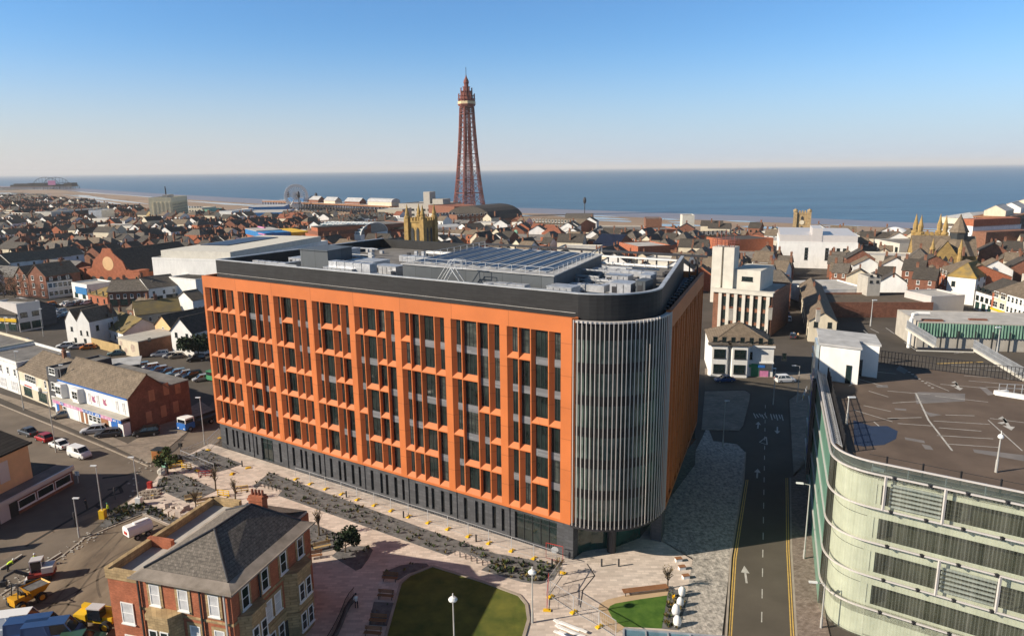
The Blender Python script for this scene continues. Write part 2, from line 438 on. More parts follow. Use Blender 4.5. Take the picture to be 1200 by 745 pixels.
gpoly('block_pavement', [(928, 645), (927, 560), (946, 540), (956, 613), (963, 680), (968, 727), (985, 800), (938, 800), (934, 745)], 0, .12, M['setts_brown'])
gpoly('pavement', [(925, 469), (936, 461), (950, 461), (947, 540), (930, 560)], 0, .12, M['flag'])
gpoly('pavement', [(826, 432), (960, 438), (960, 445), (826, 439)], 0, .12, M['flag'])
# kerbs
def kerb(px, w=.22, z=.13, m='kerb', name='kerb'):
    mb = MB(); p = [G(*q) for q in px]
    for a, b in zip(p, p[1:]):
        d = (b - a).normalized()
        mb.bar((a.x - d.x*.0, a.y, z/2), (b.x, b.y, z/2), w, z)
    return struct(mb.build(name, M[m]))
kerb([(-10, 470), (70, 502.5), (128, 526.5), (174, 546.5)])
kerb([(0, 698), (28, 680), (74, 651), (99, 631), (127, 619), (167, 603), (199, 617)])
kerb([(850, 760), (856.3, 654), (871.5, 562), (873.5, 530)])
kerb([(933.3, 745), (927.3, 645), (926, 560)])
kerb([(507, 664), (567, 683), (608, 698), (617, 709), (619.5, 727), (613, 750)], .35, .22, name='lawn_kerb')
kerb([(507, 664), (480, 674.5), (469.5, 684), (452, 746)], .3, .22, name='lawn_kerb')
# yellow lines and centre dashes
def stripe(a, b, w=.12, m='line', z=.024, name='road_marking'):
    mb = MB(); p = G(*a); q = G(*b); d = (q - p).normalized(); n_ = Vector((-d.y, d.x, 0)) * (w / 2)
    mb.face([(p + n_)[:2] + (z,), (p - n_)[:2] + (z,), (q - n_)[:2] + (z,), (q + n_)[:2] + (z,)])
    return mb
def stripes(name, segs, w, m, z=.03):
    big = MB()
    for a, b in segs:
        t = stripe(a, b, w, m, z); i = len(big.v); big.v += t.v; big.f += [[k + i for k in f] for f in t.f]; big.m += t.m
    return struct(big.build(name, M[m]))
stripes('yellow_line', [((854, 745), (860, 654)), ((860, 654), (874.5, 562)), ((857, 745), (862.5, 654)), ((862.5, 654), (876.5, 562)),
                        ((930, 745), (924.5, 645)), ((924.5, 645), (923, 560)), ((927, 745), (922, 645)), ((922, 645), (921, 560))], .12, 'line_yellow')
segs = []
c0, c1 = G(892, 760), G(897, 470)
n_d = 18
for i in range(n_d):
    a = c0.lerp(c1, i / n_d); b = c0.lerp(c1, (i + .42) / n_d)
    segs.append((PX(a.x, a.y, 0), PX(b.x, b.y, 0)))
stripes('centre_line', segs, .11, 'line')
# painted arrow in the lane
def arrow(px, py, name='road_arrow', z=.03, s=1.0, ang=None, twin=False, z0=0.0):
    c = G(px, py, z0); mb = MB()
    poly = [(-.12, 0), (.12, 0), (.12, 2.2), (.5, 2.2), (0, 3.8), (-.5, 2.2), (-.12, 2.2)]
    ca, sa = math.cos(ang or 0), math.sin(ang or 0)
    mb.face([(c.x + s*(x*ca - y*sa), c.y + s*(x*sa + y*ca), z0 + z) for x, y in poly])
    if twin: mb.face([(c.x + s*(x*ca + (y - 1)*sa), c.y + s*(x*sa - (y - 1)*ca), z0 + z) for x, y in poly[::-1]])
    return struct(mb.build(name, M['line']))
arrow(875, 683, ang=R(-14))
arrow(887, 560, ang=R(-21)); arrow(888, 502, ang=R(-21)); arrow(911, 500, ang=R(159))
# give-way triangle
stripes('give_way_mark', [((890, 518), (898, 512)), ((890, 518), (899, 521)), ((899, 521), (898, 512))], .18, 'line')
# lettering worn into the lane
stripes('road_lettering', [((883 + 3.2*k, 484 + .2*k + (k % 2)), (886 + 3.2*k, 490 - (k % 3) + .2*k)) for k in range(5)] + [((903 + 3.2*k, 485 + .2*k), (905 + 3.2*k, 492 - (k % 2) * 2 + .2*k)) for k in range(5)], .2, 'line')
# planted beds of slate chippings, lawns
BEDS = [
 [(316, 554), (420, 592), (500, 621), (580, 649), (648, 661), (656, 667), (648, 680), (632, 685), (610, 682), (564, 668.5), (577, 659), (536, 645.5), (524, 651.5), (326, 581), (331, 575), (306, 567.5), (300, 573), (297, 570)],
 [(213, 537), (240, 527), (284, 544), (268, 550), (248, 555)],
 [(186, 562), (209, 554), (254, 575), (222, 590), (183, 573)],
 [(117, 617), (130, 602), (142, 594), (165, 588), (212, 608), (199, 614.5), (167, 601.5), (127, 617.5)],
 [(362, 612), (408, 631), (390, 645), (366, 650), (350, 640)],
 [(389, 652), (397, 645), (412, 640), (432, 641), (437, 645), (432, 655), (424, 666), (417, 669)],
 [(447, 676), (452, 670), (470, 663), (487, 660.5), (500, 661), (503, 664), (478, 673), (467, 680)],
 [(438, 706), (463, 707), (455, 734), (432, 733)],
 [(783, 693), (798, 691), (806, 700), (795, 739), (775, 737)],
]
for b in BEDS: gpoly('planting_bed', b, 0, .15, M['gravel'])
gpoly('lawn', [(507, 665.5), (567, 684.5), (607, 699.5), (615.5, 710), (617.8, 727), (611, 750), (600, 790), (430, 800), (454, 746), (471, 685), (481, 676)], 0, .17, M['lawn'])
gpoly('resin_path', [(700.5, 716), (703, 708), (712, 703), (735, 697.5), (783, 690), (783, 698), (721, 708), (712.4, 715), (719, 727), (733, 736), (722, 742), (706, 730)], 0, .12, M['tan_path'])
gpoly('lawn', [(712.4, 715), (715, 711), (721, 708), (750, 703), (782, 698.5), (775.5, 737), (745, 735.5), (731, 735), (719, 727)], 0, .16, M['lawn_green'])
# darker joints in the plaza paving
stripes('drain_channel', [((688, 661), (697, 675)), ((697, 675), (683, 692)), ((683, 692), (680, 712)), ((697, 675), (660, 685)), ((683, 692), (645, 703))], .14, 'steel_dark', z=.106)
for a, b, c_, d in [((560, 640), 0, 0, 0)]: pass
# ================================================================== the air
hzb = MB(); hzb.box(-22000, -150, -2.6, 22000, 42000, 172)
hm_ = bpy.data.materials.new('haze_air'); hm_.use_nodes = True
n = hm_.node_tree; n.nodes.remove(n.nodes['Principled BSDF'])
vol = n.nodes.new('ShaderNodeVolumePrincipled'); vol.inputs['Color'].default_value = (1.0, .985, .97, 1); vol.inputs['Density'].default_value = 6e-5; vol.inputs['Anisotropy'].default_value = 0.0
n.links.new(vol.outputs['Volume'], n.nodes['Material Output'].inputs['Volume'])
hz_o = hzb.build('haze', hm_); hz_o['kind'] = 'stuff'
# ================================================================== terracotta office block with the rounded glass corner
HA = Vector((-52.4, 117.3, 0)); HROT = R(-32.5)
hub = thing('office_block', 'large terracotta orange office block with black roof screen and rounded glass corner', 'office building', HA, HROT)
HL = 70.4                       # length of the flat front
DR = 8.4                        # radius of the rounded corner
SIDE = R(101)                   # heading of the side front
Z0, Z1 = 4.8, 31.0
FZ = [Z0 + .35 + k * 3.98 for k in range(7)]        # floor lines
c11, s11 = math.cos(R(11)), math.sin(R(11))
S0 = (HL + DR * c11, DR + DR * s11)                  # where the side front starts
SD = (math.cos(SIDE), math.sin(SIDE)); SN = (c11, s11)
SLEN = 33.5
S1 = (S0[0] + SD[0] * SLEN, S0[1] + SD[1] * SLEN)
def hloc(p, z=0.0):
    v = hub.matrix_basis.inverted() @ Vector((p[0], p[1], z)); return v
# --- front: bays, columns of openings, their vertical segments (top to bottom, in storeys)
BAYS = [
 ([.0, .0, .0, .0], [[1]*6, [1]*6, [1]*6, [1]*6]),
 ([.0, .7, .0, .0], [[1,1,1,1,2], [2,1,1,1,1], [2,1,2,1], [2,1,1,2]]),
 ([.0, .7, .0, .0], [[2,2,1,1], [1,1,1,1,1,1], [3,1,1,1], [3,1,1,1]]),
 ([.0, .7, .0, .0], [[2,2,1,1], [1,1,2,1,1], [1,1,1,1,2], [2,1,1,2]]),
 ([.0, .7, .0, .0], [[1,3,2], [1,2,2,1], [1,1,1,1,1,1], [2,3,1]]),
 ([.0, .0, .7, .0], [[1,1,3,1], [2,3,1], [2,2,1,1], [2,2,2]]),
 ([.0, .7, .0, .0], [[2,2,2], [2,3,1], [3,2,1], [3,1,1,1]]),
 ([.0, .0, .7, .0], [[1,3,2], [1,3,2], [3,2,1], [3,3]]),
]
DEEP = {(0,1),(0,2),(1,1),(1,2),(2,1),(3,1),(3,3),(4,2),(4,3),(5,1),(5,3),(6,1),(6,2),(7,1),(7,3)}   # openings whose left jamb runs straight in
fac = MB(); span = MB(); pane_list = []
BW = (HL - .9) / 8
BP = .95                         # broad pier between bays
DEP = .52                        # depth of the recess
ZT = FZ[6] + .05                 # head of the top openings
xs = .0
def rect(x0, z0, x1, z1, y=0.0):
    if x1 - x0 > 1e-4 and z1 - z0 > 1e-4: fac.face([(x0, y, z0), (x1, y, z0), (x1, y, z1), (x0, y, z1)])
rect(0, Z0, HL, FZ[0]); rect(0, ZT, HL, Z1)
rect(0, FZ[0], .45, ZT)
x = .45
for bi, (extra, cols) in enumerate(BAYS):
    rnd = random.Random(bi * 11 + 5)
    usable = BW - BP
    tot = 4 * 1.0 + sum(extra) * .62
    for ci, segs in enumerate(cols):
        cw = usable * (1.0 + extra[ci] * .62) / tot
        x0, x1 = x, x + cw
        e = .07                                  # thin nose of the fin on both sides
        rect(x0, FZ[0], x0 + e, ZT); rect(x1 - e, FZ[0], x1, ZT)
        ox0, ox1 = x0 + e, x1 - e
        zt = ZT
        fl = 6
        for si, sgl in enumerate(segs):
            zb = FZ[fl - sgl]
            nose = .14
            if fl - sgl > 0: rect(ox0, zb - .0, ox1, zb + nose)
            oz0, oz1 = zb + (nose if fl - sgl > 0 else 0), zt
            deep = (bi, ci) in DEEP and (si + ci) % 4 != 3
            a = .07 if deep else min(.60, (ox1 - ox0) * .34)
            b = .30 if deep else .12
            if extra[ci] and not deep: a = .38
            ix0, ix1, iz0, iz1 = ox0 + a, ox1 - b, oz0 + .62, oz1 - .12
            O = [(ox0, 0, oz0), (ox1, 0, oz0), (ox1, 0, oz1), (ox0, 0, oz1)]
            I = [(ix0, DEP, iz0), (ix1, DEP, iz0), (ix1, DEP, iz1), (ix0, DEP, iz1)]
            for k in range(4):
                k2 = (k + 1) % 4
                fac.face([O[k], O[k2], I[k2], I[k]])
            for q in range(sgl):                 # one pane to each storey, grey spandrels between
                p1 = iz1 if q == 0 else FZ[fl - q] - .42
                p0 = iz0 if q == sgl - 1 else FZ[fl - q - 1] + .55
                pane_list.append((ix0, ix1, p0, p1))
                if q < sgl - 1:
                    sp1 = MB(); sp1.box(ix0 - .02, DEP - .06, FZ[fl - q - 1] - .42, ix1 + .02, DEP + .3, FZ[fl - q - 1] + .55); sp1.build('spandrel', M['spandrel'], hub)
            zt = zb
            fl -= sgl
        x += cw
    w_ = BP if bi < 7 else HL - x
    rect(x, FZ[0], x + w_, ZT)
    x += w_
# chamfer at the right end, left return, parapet back, soffit
fac.face([(HL, 0, Z0), (HL + .55, .55, Z0), (HL + .55, .55, Z1), (HL, 0, Z1)])
fac.face([(HL + .55, .55, Z0), (HL + .1, 1.3, Z0), (HL + .1, 1.3, Z1), (HL + .55, .55, Z1)])
fac.face([(0, 30, Z0), (0, 0, Z0), (0, 0, Z1), (0, 30, Z1)])
fac.face([(0, 0, Z1), (HL, 0, Z1), (HL, .45, Z1), (0, .45, Z1)])
fac.face([(0, .45, Z1), (HL, .45, Z1), (HL, .45, Z1 - 1.1), (0, .45, Z1 - 1.1)])
fac.face([(HL, 0, Z1), (HL + .55, .55, Z1), (HL + .1, 1.3, Z1), (HL, .45, Z1)])
fac.face([(0, 0, Z1), (.45, 0.45, Z1), (.45, 30, Z1), (0, 30, Z1)])
fac.face([(0, 0, Z0), (0, .9, Z0), (HL, .9, Z0), (HL + .55, .55, Z0), (HL, 0, Z0)])
fac.build('facade', M['orange'], hub)
def pane_mesh(mb, x0, x1, z0, z1, y, mull=None):
    mb.face([(x0, y, z0), (x1, y, z0), (x1, y, z1), (x0, y, z1)], 0)
    f = .05
    for (a, b, c, d) in ((x0, z0, x1, z0 + f), (x0, z1 - f, x1, z1), (x0, z0, x0 + f, z1), (x1 - f, z0, x1, z1)):
        mb.box(a, y - .05, b, c, y + .02, d, 1, skip='k')
    m_ = (x0 + (x1 - x0) * .38) if mull is None else mull
    mb.box(m_ - .03, y - .05, z0, m_ + .03, y + .02, z1, 1, skip='k')
    if x1 - x0 > 1.1: mb.box(m_ + .55, y - .04, z0, m_ + .60, y + .02, z1, 1, skip='k')
pane_list.sort(key=lambda p: -(p[0] + p[2] * .15))
M['win_pane'] = mat('office_glass', (.004, .008, .008), c2=(.024, .036, .033), rough=.05, spec=.45, scale=.55)
GL2 = [M['win_pane'], M['frame_dark']]
M['blind_pane'] = mat('blinds_behind_glass', (.012, .02, .019), c2=(.085, .095, .085), rough=.08, spec=.45, scale=.8, stretch=(1, 1, 3))
GL3 = [M['blind_pane'], M['frame_dark']]
rest = MB()
for k, p in enumerate(pane_list):
    mb = MB() if k < 78 else rest
    pane_mesh(mb, *p, DEP + .02)
    if k < 78: mb.build('window', GL2 if k * 7 % 5 else GL3, hub)
o = rest.build('window_field', GL2, hub); o['kind'] = 'stuff'
# dark back plane behind everything
core = MB(); core.prism([(.3, DEP + .35), (HL + .2, DEP + .35), (HL + .2, 38), (.3, 38)], Z0 + .05, Z1 - 1.6)
core.build('inner_core', M['frame_dark'], hub)
# --- ground storey: charcoal panels with narrow slots
gs = MB(); slot = []
gy = .55
gx = 0.0; cuts = []
for bi in range(8):
    bx = .45 + bi * BW
    if bi == 7: cuts.append((bx + .6, bx + 6.9, .35, 4.2)); break
    if bi == 1: cuts += [(bx + .5, bx + .95, .6, 4.0), (bx + 1.9, bx + 4.9, .1, 4.1), (bx + 6.4, bx + 6.95, .6, 4.0)]
    else: cuts += [(bx + d_, bx + d_ + w_, .75, 4.0) for d_, w_ in ((1.0, .6), (2.9, .55), (4.0, .55), (5.7, .62), (7.2, .62))]
px_ = 0.0
def grect(x0, z0, x1, z1): gs.face([(x0, gy, z0), (x1, gy, z0), (x1, gy, z1), (x0, gy, z1)])
for a, b, z0, z1 in cuts:
    grect(px_, 0, a, Z0); grect(a, 0, b, z0); grect(a, z1, b, Z0)
    for O, I in (((a, z0, b, z0), 0), ((b, z0, b, z1), 0), ((b, z1, a, z1), 0), ((a, z1, a, z0), 0)):
        gs.face([(O[0], gy, O[1]), (O[2], gy, O[3]), (O[2], gy + .3, O[3]), (O[0], gy + .3, O[1])])
    px_ = b
grect(px_, 0, HL - .9, Z0)
for bi in range(1, 8):
    bx = .45 + bi * BW - .9
    gs.box(bx, gy - .12, 0, bx + .75, gy, Z0 - .05)
gs.box(HL - .9, .12, 0, HL + .3, 1.4, Z0 - .02)
gs.face([(0, 20, 0), (0, gy, 0), (0, gy, Z0), (0, 20, Z0)])
gs.build('ground_storey', M['charcoal'], hub)
for a, b, z0, z1 in cuts:
    mb = MB()
    if b - a > 2:
        mb.face([(a, gy + .28, z0), (b, gy + .28, z0), (b, gy + .28, z1), (a, gy + .28, z1)], 0)
        k = a
        while k < b:
            mb.box(k, gy + .2, z0, k + .07, gy + .3, z1, 1); k += 1.25
        mb.box(a, gy + .2, z1 - .9, b, gy + .3, z1 - .82, 1)
    else: pane_mesh(mb, a, b, z0, z1, gy + .28, mull=a + (b - a) * .5)
    mb.build('street_window' if b - a < 2 else 'entrance_glazing', [M['glass'], M['frame_dark']], hub)
# --- rounded corner
def arc(r, a0, a1, n): return [(HL + r * math.cos(R(a0 + (a1 - a0) * k / n)), DR + r * math.sin(R(a0 + (a1 - a0) * k / n))) for k in range(n + 1)]
NA = 30
dg = MB(); sp = MB(); ri = MB()
a_in = arc(DR - .35, -90, 11, NA)
for fz in range(6):
    z0 = FZ[fz] + .65; z1 = FZ[fz + 1] - .55
    for k in range(NA):
        (xa, ya), (xb, yb) = a_in[k], a_in[k + 1]
        dg.face([(xa, ya, z0), (xb, yb, z0), (xb, yb, z1), (xa, ya, z1)])
for fz in range(7):
    z0 = FZ[fz] - .55 if fz else Z0 + .1; z1 = FZ[fz] + .65
    if fz == 6: z1 = Z1 - .5
    o_ = arc(DR - .32, -90, 11, NA)
    for k in range(NA):
        (xa, ya), (xb, yb) = o_[k], o_[k + 1]
        sp.face([(xa, ya, z0), (xb, yb, z0), (xb, yb, z1), (xa, ya, z1)])
for k in range(1, NA):                                   # slim mullions
    xa, ya = arc(DR - .30, -90, 11, NA)[k]
    sp.bar((xa, ya, Z0 + .2), (xa, ya, Z1 - .5), .07)
M['corner_glass'] = mat('corner_glazing', (.022, .040, .036), c2=(.14, .185, .165), rough=.06, spec=.6, scale=.30, detail=4, stretch=(1, 1, 1.6))
dg.build('corner_glazing', M['corner_glass'], hub)
sp.build('corner_spandrel', M['louvre'], hub)
# soffit and ring beams
ri.prism(arc(DR + .12, -90, 11, NA) + [(HL + 6, 13), (HL - 4, 8), (HL + .2, 1.2)], Z0 - .18, Z0 + .12)
for r_, za, zb in ((DR + .14, Z0 + .06, Z0 + .26),):
    ri.ring(arc(r_, -90, 11, NA), arc(r_ - .35, -90, 11, NA), za, zb)
ri.build('soffit', M['steel_dark'], hub)
tr = MB()
A_, B_ = arc(DR + .12, -88, 11, NA), arc(DR - .5, -88, 11, NA)
for k in range(NA): tr.prism([A_[k], A_[k+1], B_[k+1], B_[k]], Z1 - .45, Z1 - .25)
tr.build('corner_coping', M['fin'], hub)
finm = MB(); finm.box(-.05, -.04, Z0 + .15, .05, .04, Z1 - .12)
fin_me = finm.build('fin', M['fin'], hub)
nf = 29
for k in range(nf):
    t = R(-88 + 98 * k / (nf - 1))
    f_ = fin_me if k == 0 else link('fin', fin_me.data, hub)
    f_.location = (HL + (DR + .22) * math.cos(t), DR + (DR + .22) * math.sin(t), 0)
    f_.rotation_euler = (0, 0, t)
# recessed dark ground storey below the corner, two columns
rc = MB()
rc.prism([(HL - .2, 1.3), (HL + 1.2, 3.4), (HL + 3.6, 5.6), (HL + 5.4, 9.5), (HL + 4.2, 36), (HL - 6, 36), (HL - 6, 4)], 0, Z0 - .18)
rc.build('recessed_glazing', M['glass_green'], hub)
col = MB(); col.lathe([(.55, 0), (.55, Z0 - .1)], HL + 3.6, 4.4, 14)
col.build('column', M['steel_dark'], hub)
col = MB(); col.prism([(S0[0] - 1.5, S0[1] - .3), (S0[0] - .1, S0[1] - .1), (S0[0] - .6, S0[1] + 2.4), (S0[0] - 2, S0[1] + 2.2)], 0, Z0 - .1)
col.build('column', M['charcoal'], hub)
# --- side front: folded terracotta panels with slots
sf = MB(); sg = MB()
def sp_(t, out, z): return (S0[0] + SD[0] * t + SN[0] * out, S0[1] + SD[1] * t + SN[1] * out, z)
def sq(t0, o0, t1, o1, z0, z1, mb=sf): mb.face([sp_(t0, o0, z0), sp_(t1, o1, z0), sp_(t1, o1, z1), sp_(t0, o0, z1)])
sq(0, .25, SLEN, .25, ZT - .3, Z1); sq(0, .25, SLEN, .25, Z0 - .05, FZ[0] + .2)
sf.face([sp_(0, .25, Z1), sp_(SLEN, .25, Z1), sp_(SLEN, -.25, Z1), sp_(0, -.25, Z1)])
sf.face([sp_(0, -.25, Z1 - 1.2), sp_(0, -.25, Z1), sp_(SLEN, -.25, Z1), sp_(SLEN, -.25, Z1 - 1.2)])
sf.face([sp_(0, .25, Z0 - .05), sp_(0, -2.5, Z0 - .05), sp_(SLEN, -2.5, Z0 - .05), sp_(SLEN, .25, Z0 - .05)])
sq(0, -.5, 0, .25, Z0 - .05, Z1)
t = 0.0; k = 0
while t < SLEN - 1.6:
    w_ = (2.1, 3.0, 1.7, 2.6)[k % 4]
    w_ = min(w_, SLEN - t)
    sq(t, .25, t + .5, .25, FZ[0], ZT); sq(t + .5, .25, t + w_ - .75, -.30, FZ[0], ZT); sq(t + w_ - .05, -.30, t + w_, .25, FZ[0], ZT)
    sq(t + w_ - .75, -.3, t + w_ - .05, -.3, FZ[0], ZT, sg)
    for fz in range(6):
        if (fz + k) % 3:
            sf.face([sp_(t + w_ - .76, .02, FZ[fz] - .4), sp_(t + w_, .02, FZ[fz] - .4), sp_(t + w_, -.28, FZ[fz] + .3), sp_(t + w_ - .76, -.28, FZ[fz] + .3)])
    t += w_; k += 1
sq(t, .25, SLEN, .25, FZ[0], ZT)
sq(SLEN, .25, SLEN, -6, Z0, Z1)
sf.build('side_facade', M['orange'], hub)
sg.build('side_window_strip', M['glass'], hub)
bk = MB()
bk.face([(S1[0], S1[1], 0), (0, S1[1], 0), (0, S1[1], Z1), (S1[0], S1[1], Z1)])
bk.face([(0, S1[1], 0), (0, 18, 0), (0, 18, Z1), (0, S1[1], Z1)])
bk.build('rear_wall', M['charcoal'], hub)
# --- roof
rf = MB()
rf.face([(0, .4, Z1 - 1.0), (HL, .4, Z1 - 1.0)] + [(p[0], p[1], Z1 - 1.0) for p in arc(DR - .35, -85, 11, 16)] + [(S1[0] - .2, S1[1], Z1 - 1.0), (0, S1[1], Z1 - 1.0)])
rf.build('roof', M['blue_membrane'], hub)
nb = MB()
for k in range(14):                                       # ballast pads along the side ledge
    t0 = 2.2 + k * 2.25
    nb.prism([sp_(t0, -.9, 0)[:2], sp_(t0 + .9, -.9, 0)[:2], sp_(t0 + .9, -1.7, 0)[:2], sp_(t0, -1.7, 0)[:2]], Z1 - .99, Z1 - .45)
nb.build('ledge_pad', M['steel_dark'], hub)
# plant screen: louvres right round
ZS = 33.7
scr = [(2.9, .95), (HL + .3, .95)] + [(HL + (DR - 1.0) * math.cos(R(-84 + 92 * k / 14)), DR + (DR - 1.0) * math.sin(R(-84 + 92 * k / 14))) for k in range(15)]
e0 = scr[-1]
scr += [(S1[0] - 2.7, S1[1] - 1.5)]
def shrink(pts, d):
    out = []
    for i, p in enumerate(pts):
        a = Vector(pts[max(i - 1, 0)]); b = Vector(pts[min(i + 1, len(pts) - 1)])
        t_ = (b - a).normalized(); n_ = Vector((-t_.y, t_.x))
        out.append((p[0] + n_.x * d, p[1] + n_.y * d))
    return out
ins = shrink(scr, .35)
sm = MB(); cp = MB()
for k in range(len(scr) - 1):
    sm.prism([scr[k], scr[k+1], ins[k+1], ins[k]], Z1 - 1.0, ZS)
o2, i2 = shrink(scr, -.06), shrink(scr, .45)
for k in range(len(scr) - 1): cp.prism([o2[k], o2[k+1], i2[k+1], i2[k]], ZS + .002, ZS + .14)
sm.box(2.9, 1.3, Z1 - 1, 3.25, S1[1] - 1.5, ZS)
sm.bar((2.9, S1[1] - 1.6, (Z1 - 1 + ZS) / 2), (28, S1[1] - 1.6, (Z1 - 1 + ZS) / 2), .35, ZS - Z1 + 1)
sm.build('plant_screen', M['louvre'], hub)
cp.box(2.84, 1.45, ZS + .002, 3.35, S1[1] - 1.5, ZS + .14)
cp.build('screen_coping', M['galv'], hub)
gb = MB(); gb.bar((3, .84, Z1 + .55), (HL, .84, Z1 + .45), .05); gb.build('cable_tray', M['pole'], hub)
# open steel gallery at the back: posts, beams, white soffit strips
gl = MB(); gw = MB()
for k in range(13):
    xx = 30 + k * 3.5
    gl.bar((xx, S1[1] - 2, Z1 - 1), (xx, S1[1] - 2, ZS + .1), .22); gl.bar((xx, S1[1] - 6, Z1 - 1), (xx, S1[1] - 6, ZS - .3), .18)
gl.bar((28, S1[1] - 2, ZS + .15), (73.5, S1[1] - 2, ZS + .15), .5, .35)
gw.bar((30, S1[1] - 6, ZS - .2), (70, S1[1] - 6, ZS - .2), .9, .18); gw.bar((44, S1[1] - 11, ZS - .7), (64, S1[1] - 11, ZS - .7), .8, .2)
gl.build('roof_gallery', M['steel_dark'], hub); gw.build('gallery_walkway', M['white'], hub)
# plant enclosure with the solar array on top
def hpoly(px, z): return [tuple((hub.matrix_basis.inverted() @ G(a, b, z))[:2]) for a, b in px]
hub.matrix_basis = Matrix.Translation(HA) @ Matrix.Rotation(HROT, 4, 'Z')
ZP = 34.6
def hw(px, py, z): return tuple((hub.matrix_basis.inverted() @ G(px, py, z))[:2])
EX0, EY0 = 39.2, 6.4
EX1, EY1 = 64.4, 30.0
enc = [(EX0, EY0), (EX1, EY0), (EX1 - 4.4, EY1), (EX0 - 1.6, EY1)]
0 and print('ENC', hw(477, 309, ZP), hw(653, 325, ZP), hw(693, 297, ZP), hw(548, 293, ZP), 'stair', hw(347, 293, 35.2), hw(361, 292, 35.2), hw(390, 290, 35.2))
eb = MB(); eb.prism(enc, Z1 - 1, ZP); eb.build('plant_enclosure', M['grey_panel'], hub)
et = MB(); et.prism([(EX0 - .2, EY0 - .2), (EX1 + .2, EY0 - .2), (EX1 - 4.2, EY1 + .2), (EX0 - 1.8, EY1 + .2)], ZP, ZP + .12); et.build('enclosure_roof', M['membrane'], hub)
pvm = MB(); pvf = MB()
PL = EY1 - EY0 - 3.0
SK = -3.0
pvm.face([(0, 0, .10), (1.25, 0, 0), (1.25 + SK, PL, 0), (SK, PL, .10)])
pvf.bar((-.05, 0, .04), (SK - .05, PL, .04), .1, .1); pvf.bar((1.3, 0, -.04), (1.3 + SK, PL, -.04), .1, .1)
for k in range(9): pvf.bar((SK * k / 8.2, k * PL / 8.2 + .1, .0), (1.3 + SK * k / 8.2, k * PL / 8.2 + .1, -.08), .06)
for k in range(9):
    x_ = EX0 + .9 + k * 2.62
    if k == 0:
        p0 = pvm.build('solar_panel_row', M['pv'], hub, (x_, EY0 + 1.5, ZP + .26)); f0 = pvf.build('panel_rack', M['galv'], p0)
    else:
        p = link('solar_panel_row', p0.data, hub, (x_, EY0 + 1.5, ZP + .26)); link('panel_rack', f0.data, p)
rl = MB()
for (a, b) in ((enc[0], enc[1]), (enc[1], enc[2]), (enc[0], enc[3])):
    n_ = 12
    for k in range(n_ + 1):
        x_ = a[0] + (b[0] - a[0]) * k / n_; y_ = a[1] + (b[1] - a[1]) * k / n_
        rl.bar((x_, y_, ZP), (x_, y_, ZP + 1.1), .05)
    rl.bar((*a, ZP + 1.1), (*b, ZP + 1.1), .05); rl.bar((*a, ZP + .6), (*b, ZP + .6), .04)
rl.build('guard_rail', M['galv'], hub)
# stepladder over the screen
ld = MB()
for s_ in (0, .9):
    ld.bar((48.0, 3.0 + s_, Z1 + .5), (50.6, 3.0 + s_, ZP + .6), .10); ld.bar((50.6, 3.0 + s_, ZP + .6), (53.4, 3.0 + s_, Z1 + .8), .10)
    ld.bar((47.6, 3.0 + s_, Z1 + 1.6), (50.5, 3.0 + s_, ZP + 1.7), .06); ld.bar((50.5, 3.0 + s_, ZP + 1.7), (52.5, 3.0 + s_, ZP + 1.7), .06)
    ld.bar((50.6, 3.0 + s_, ZP + .6), (50.5, 3.0 + s_, ZP + 1.7), .06); ld.bar((52.5, 3.0 + s_, ZP + .6), (52.5, 3.0 + s_, ZP + 1.7), .06)
    ld.bar((50.6, 3 + s_, ZP + .6), (52.5, 3 + s_, ZP + .6), .09)
for k in range(11):
    t_ = k / 11; ld.bar((48 + 2.6 * t_, 3, Z1 + .5 + (ZP + .1 - Z1) * t_), (48 + 2.6 * t_, 3.9, Z1 + .5 + (ZP + .1 - Z1) * t_), .12, .05)
ld.build('access_ladder', M['galv'], hub)
# dark stair head at the rear left
sh = MB(); sh.prism([(15, 8.5), (21.5, 8.5), (20.4, 15), (13.9, 15)], Z1 - 1, 35.3); sh.prism([(14.8, 8.3), (21.7, 8.3), (20.6, 15.2), (13.7, 15.2)], 35.3, 35.45)
sh.build('stair_head', M['grey_panel'], hub)
# ducts, air handlers, condensers
def duct(name, pts, w, h, m='duct'):
    mb = MB()
    for a, b in zip(pts, pts[1:]): mb.bar(a, b, w, h)
    for a in pts[1:-1]: mb.box(a[0] - w/2*1.02, a[1] - w/2*1.02, a[2] - h/2*1.02, a[0] + w/2*1.02, a[1] + w/2*1.02, a[2] + h/2*1.02)
    # flange rings
    for a, b in zip(pts, pts[1:]):
        L_ = (Vector(b) - Vector(a)).length; n_ = int(L_ / 1.6)
        for k in range(1, n_):
            c = Vector(a).lerp(Vector(b), k / n_); d = (Vector(b) - Vector(a)).normalized() * .05
            mb.bar(c - d, c + d, w + .12, h + .12)
    return mb.build(name, M[m], hub)
zr = Z1 + .9
duct('air_duct', [(27, 4.2, zr + 2.0), (35.5, 4.2, zr + 2.0)], 1.5, 1.6)
duct('air_duct', [(5, 7, zr + .8), (13, 7, zr + .8), (13, 10, zr + .8)], .8, .9)
duct('air_duct', [(57.5, 3.6, zr + 1.3), (61.5, 3.6, zr + 1.3), (63.2, 3.6, zr + .5)], 1.3, 1.1)
duct('air_duct', [(65, 10, zr + 1.0), (69.5, 10, zr + 1.0), (69.5, 14, zr + .9)], .9, .9)
duct('air_duct', [(64.5, 15.5, zr + 1.0), (73, 15.5, zr + 1.0)], .7, .6)
duct('air_duct', [(62.5, 22, zr + 1.4), (72, 22, zr + 1.4)], 1.0, .8)
duct('air_duct', [(61.5, 27, zr + 1.9), (72, 27, zr + 1.9)], .5, .25, 'white')
duct('air_duct', [(5, 18, zr + 1.4), (13, 19, zr + 1.4)], .7, .7)
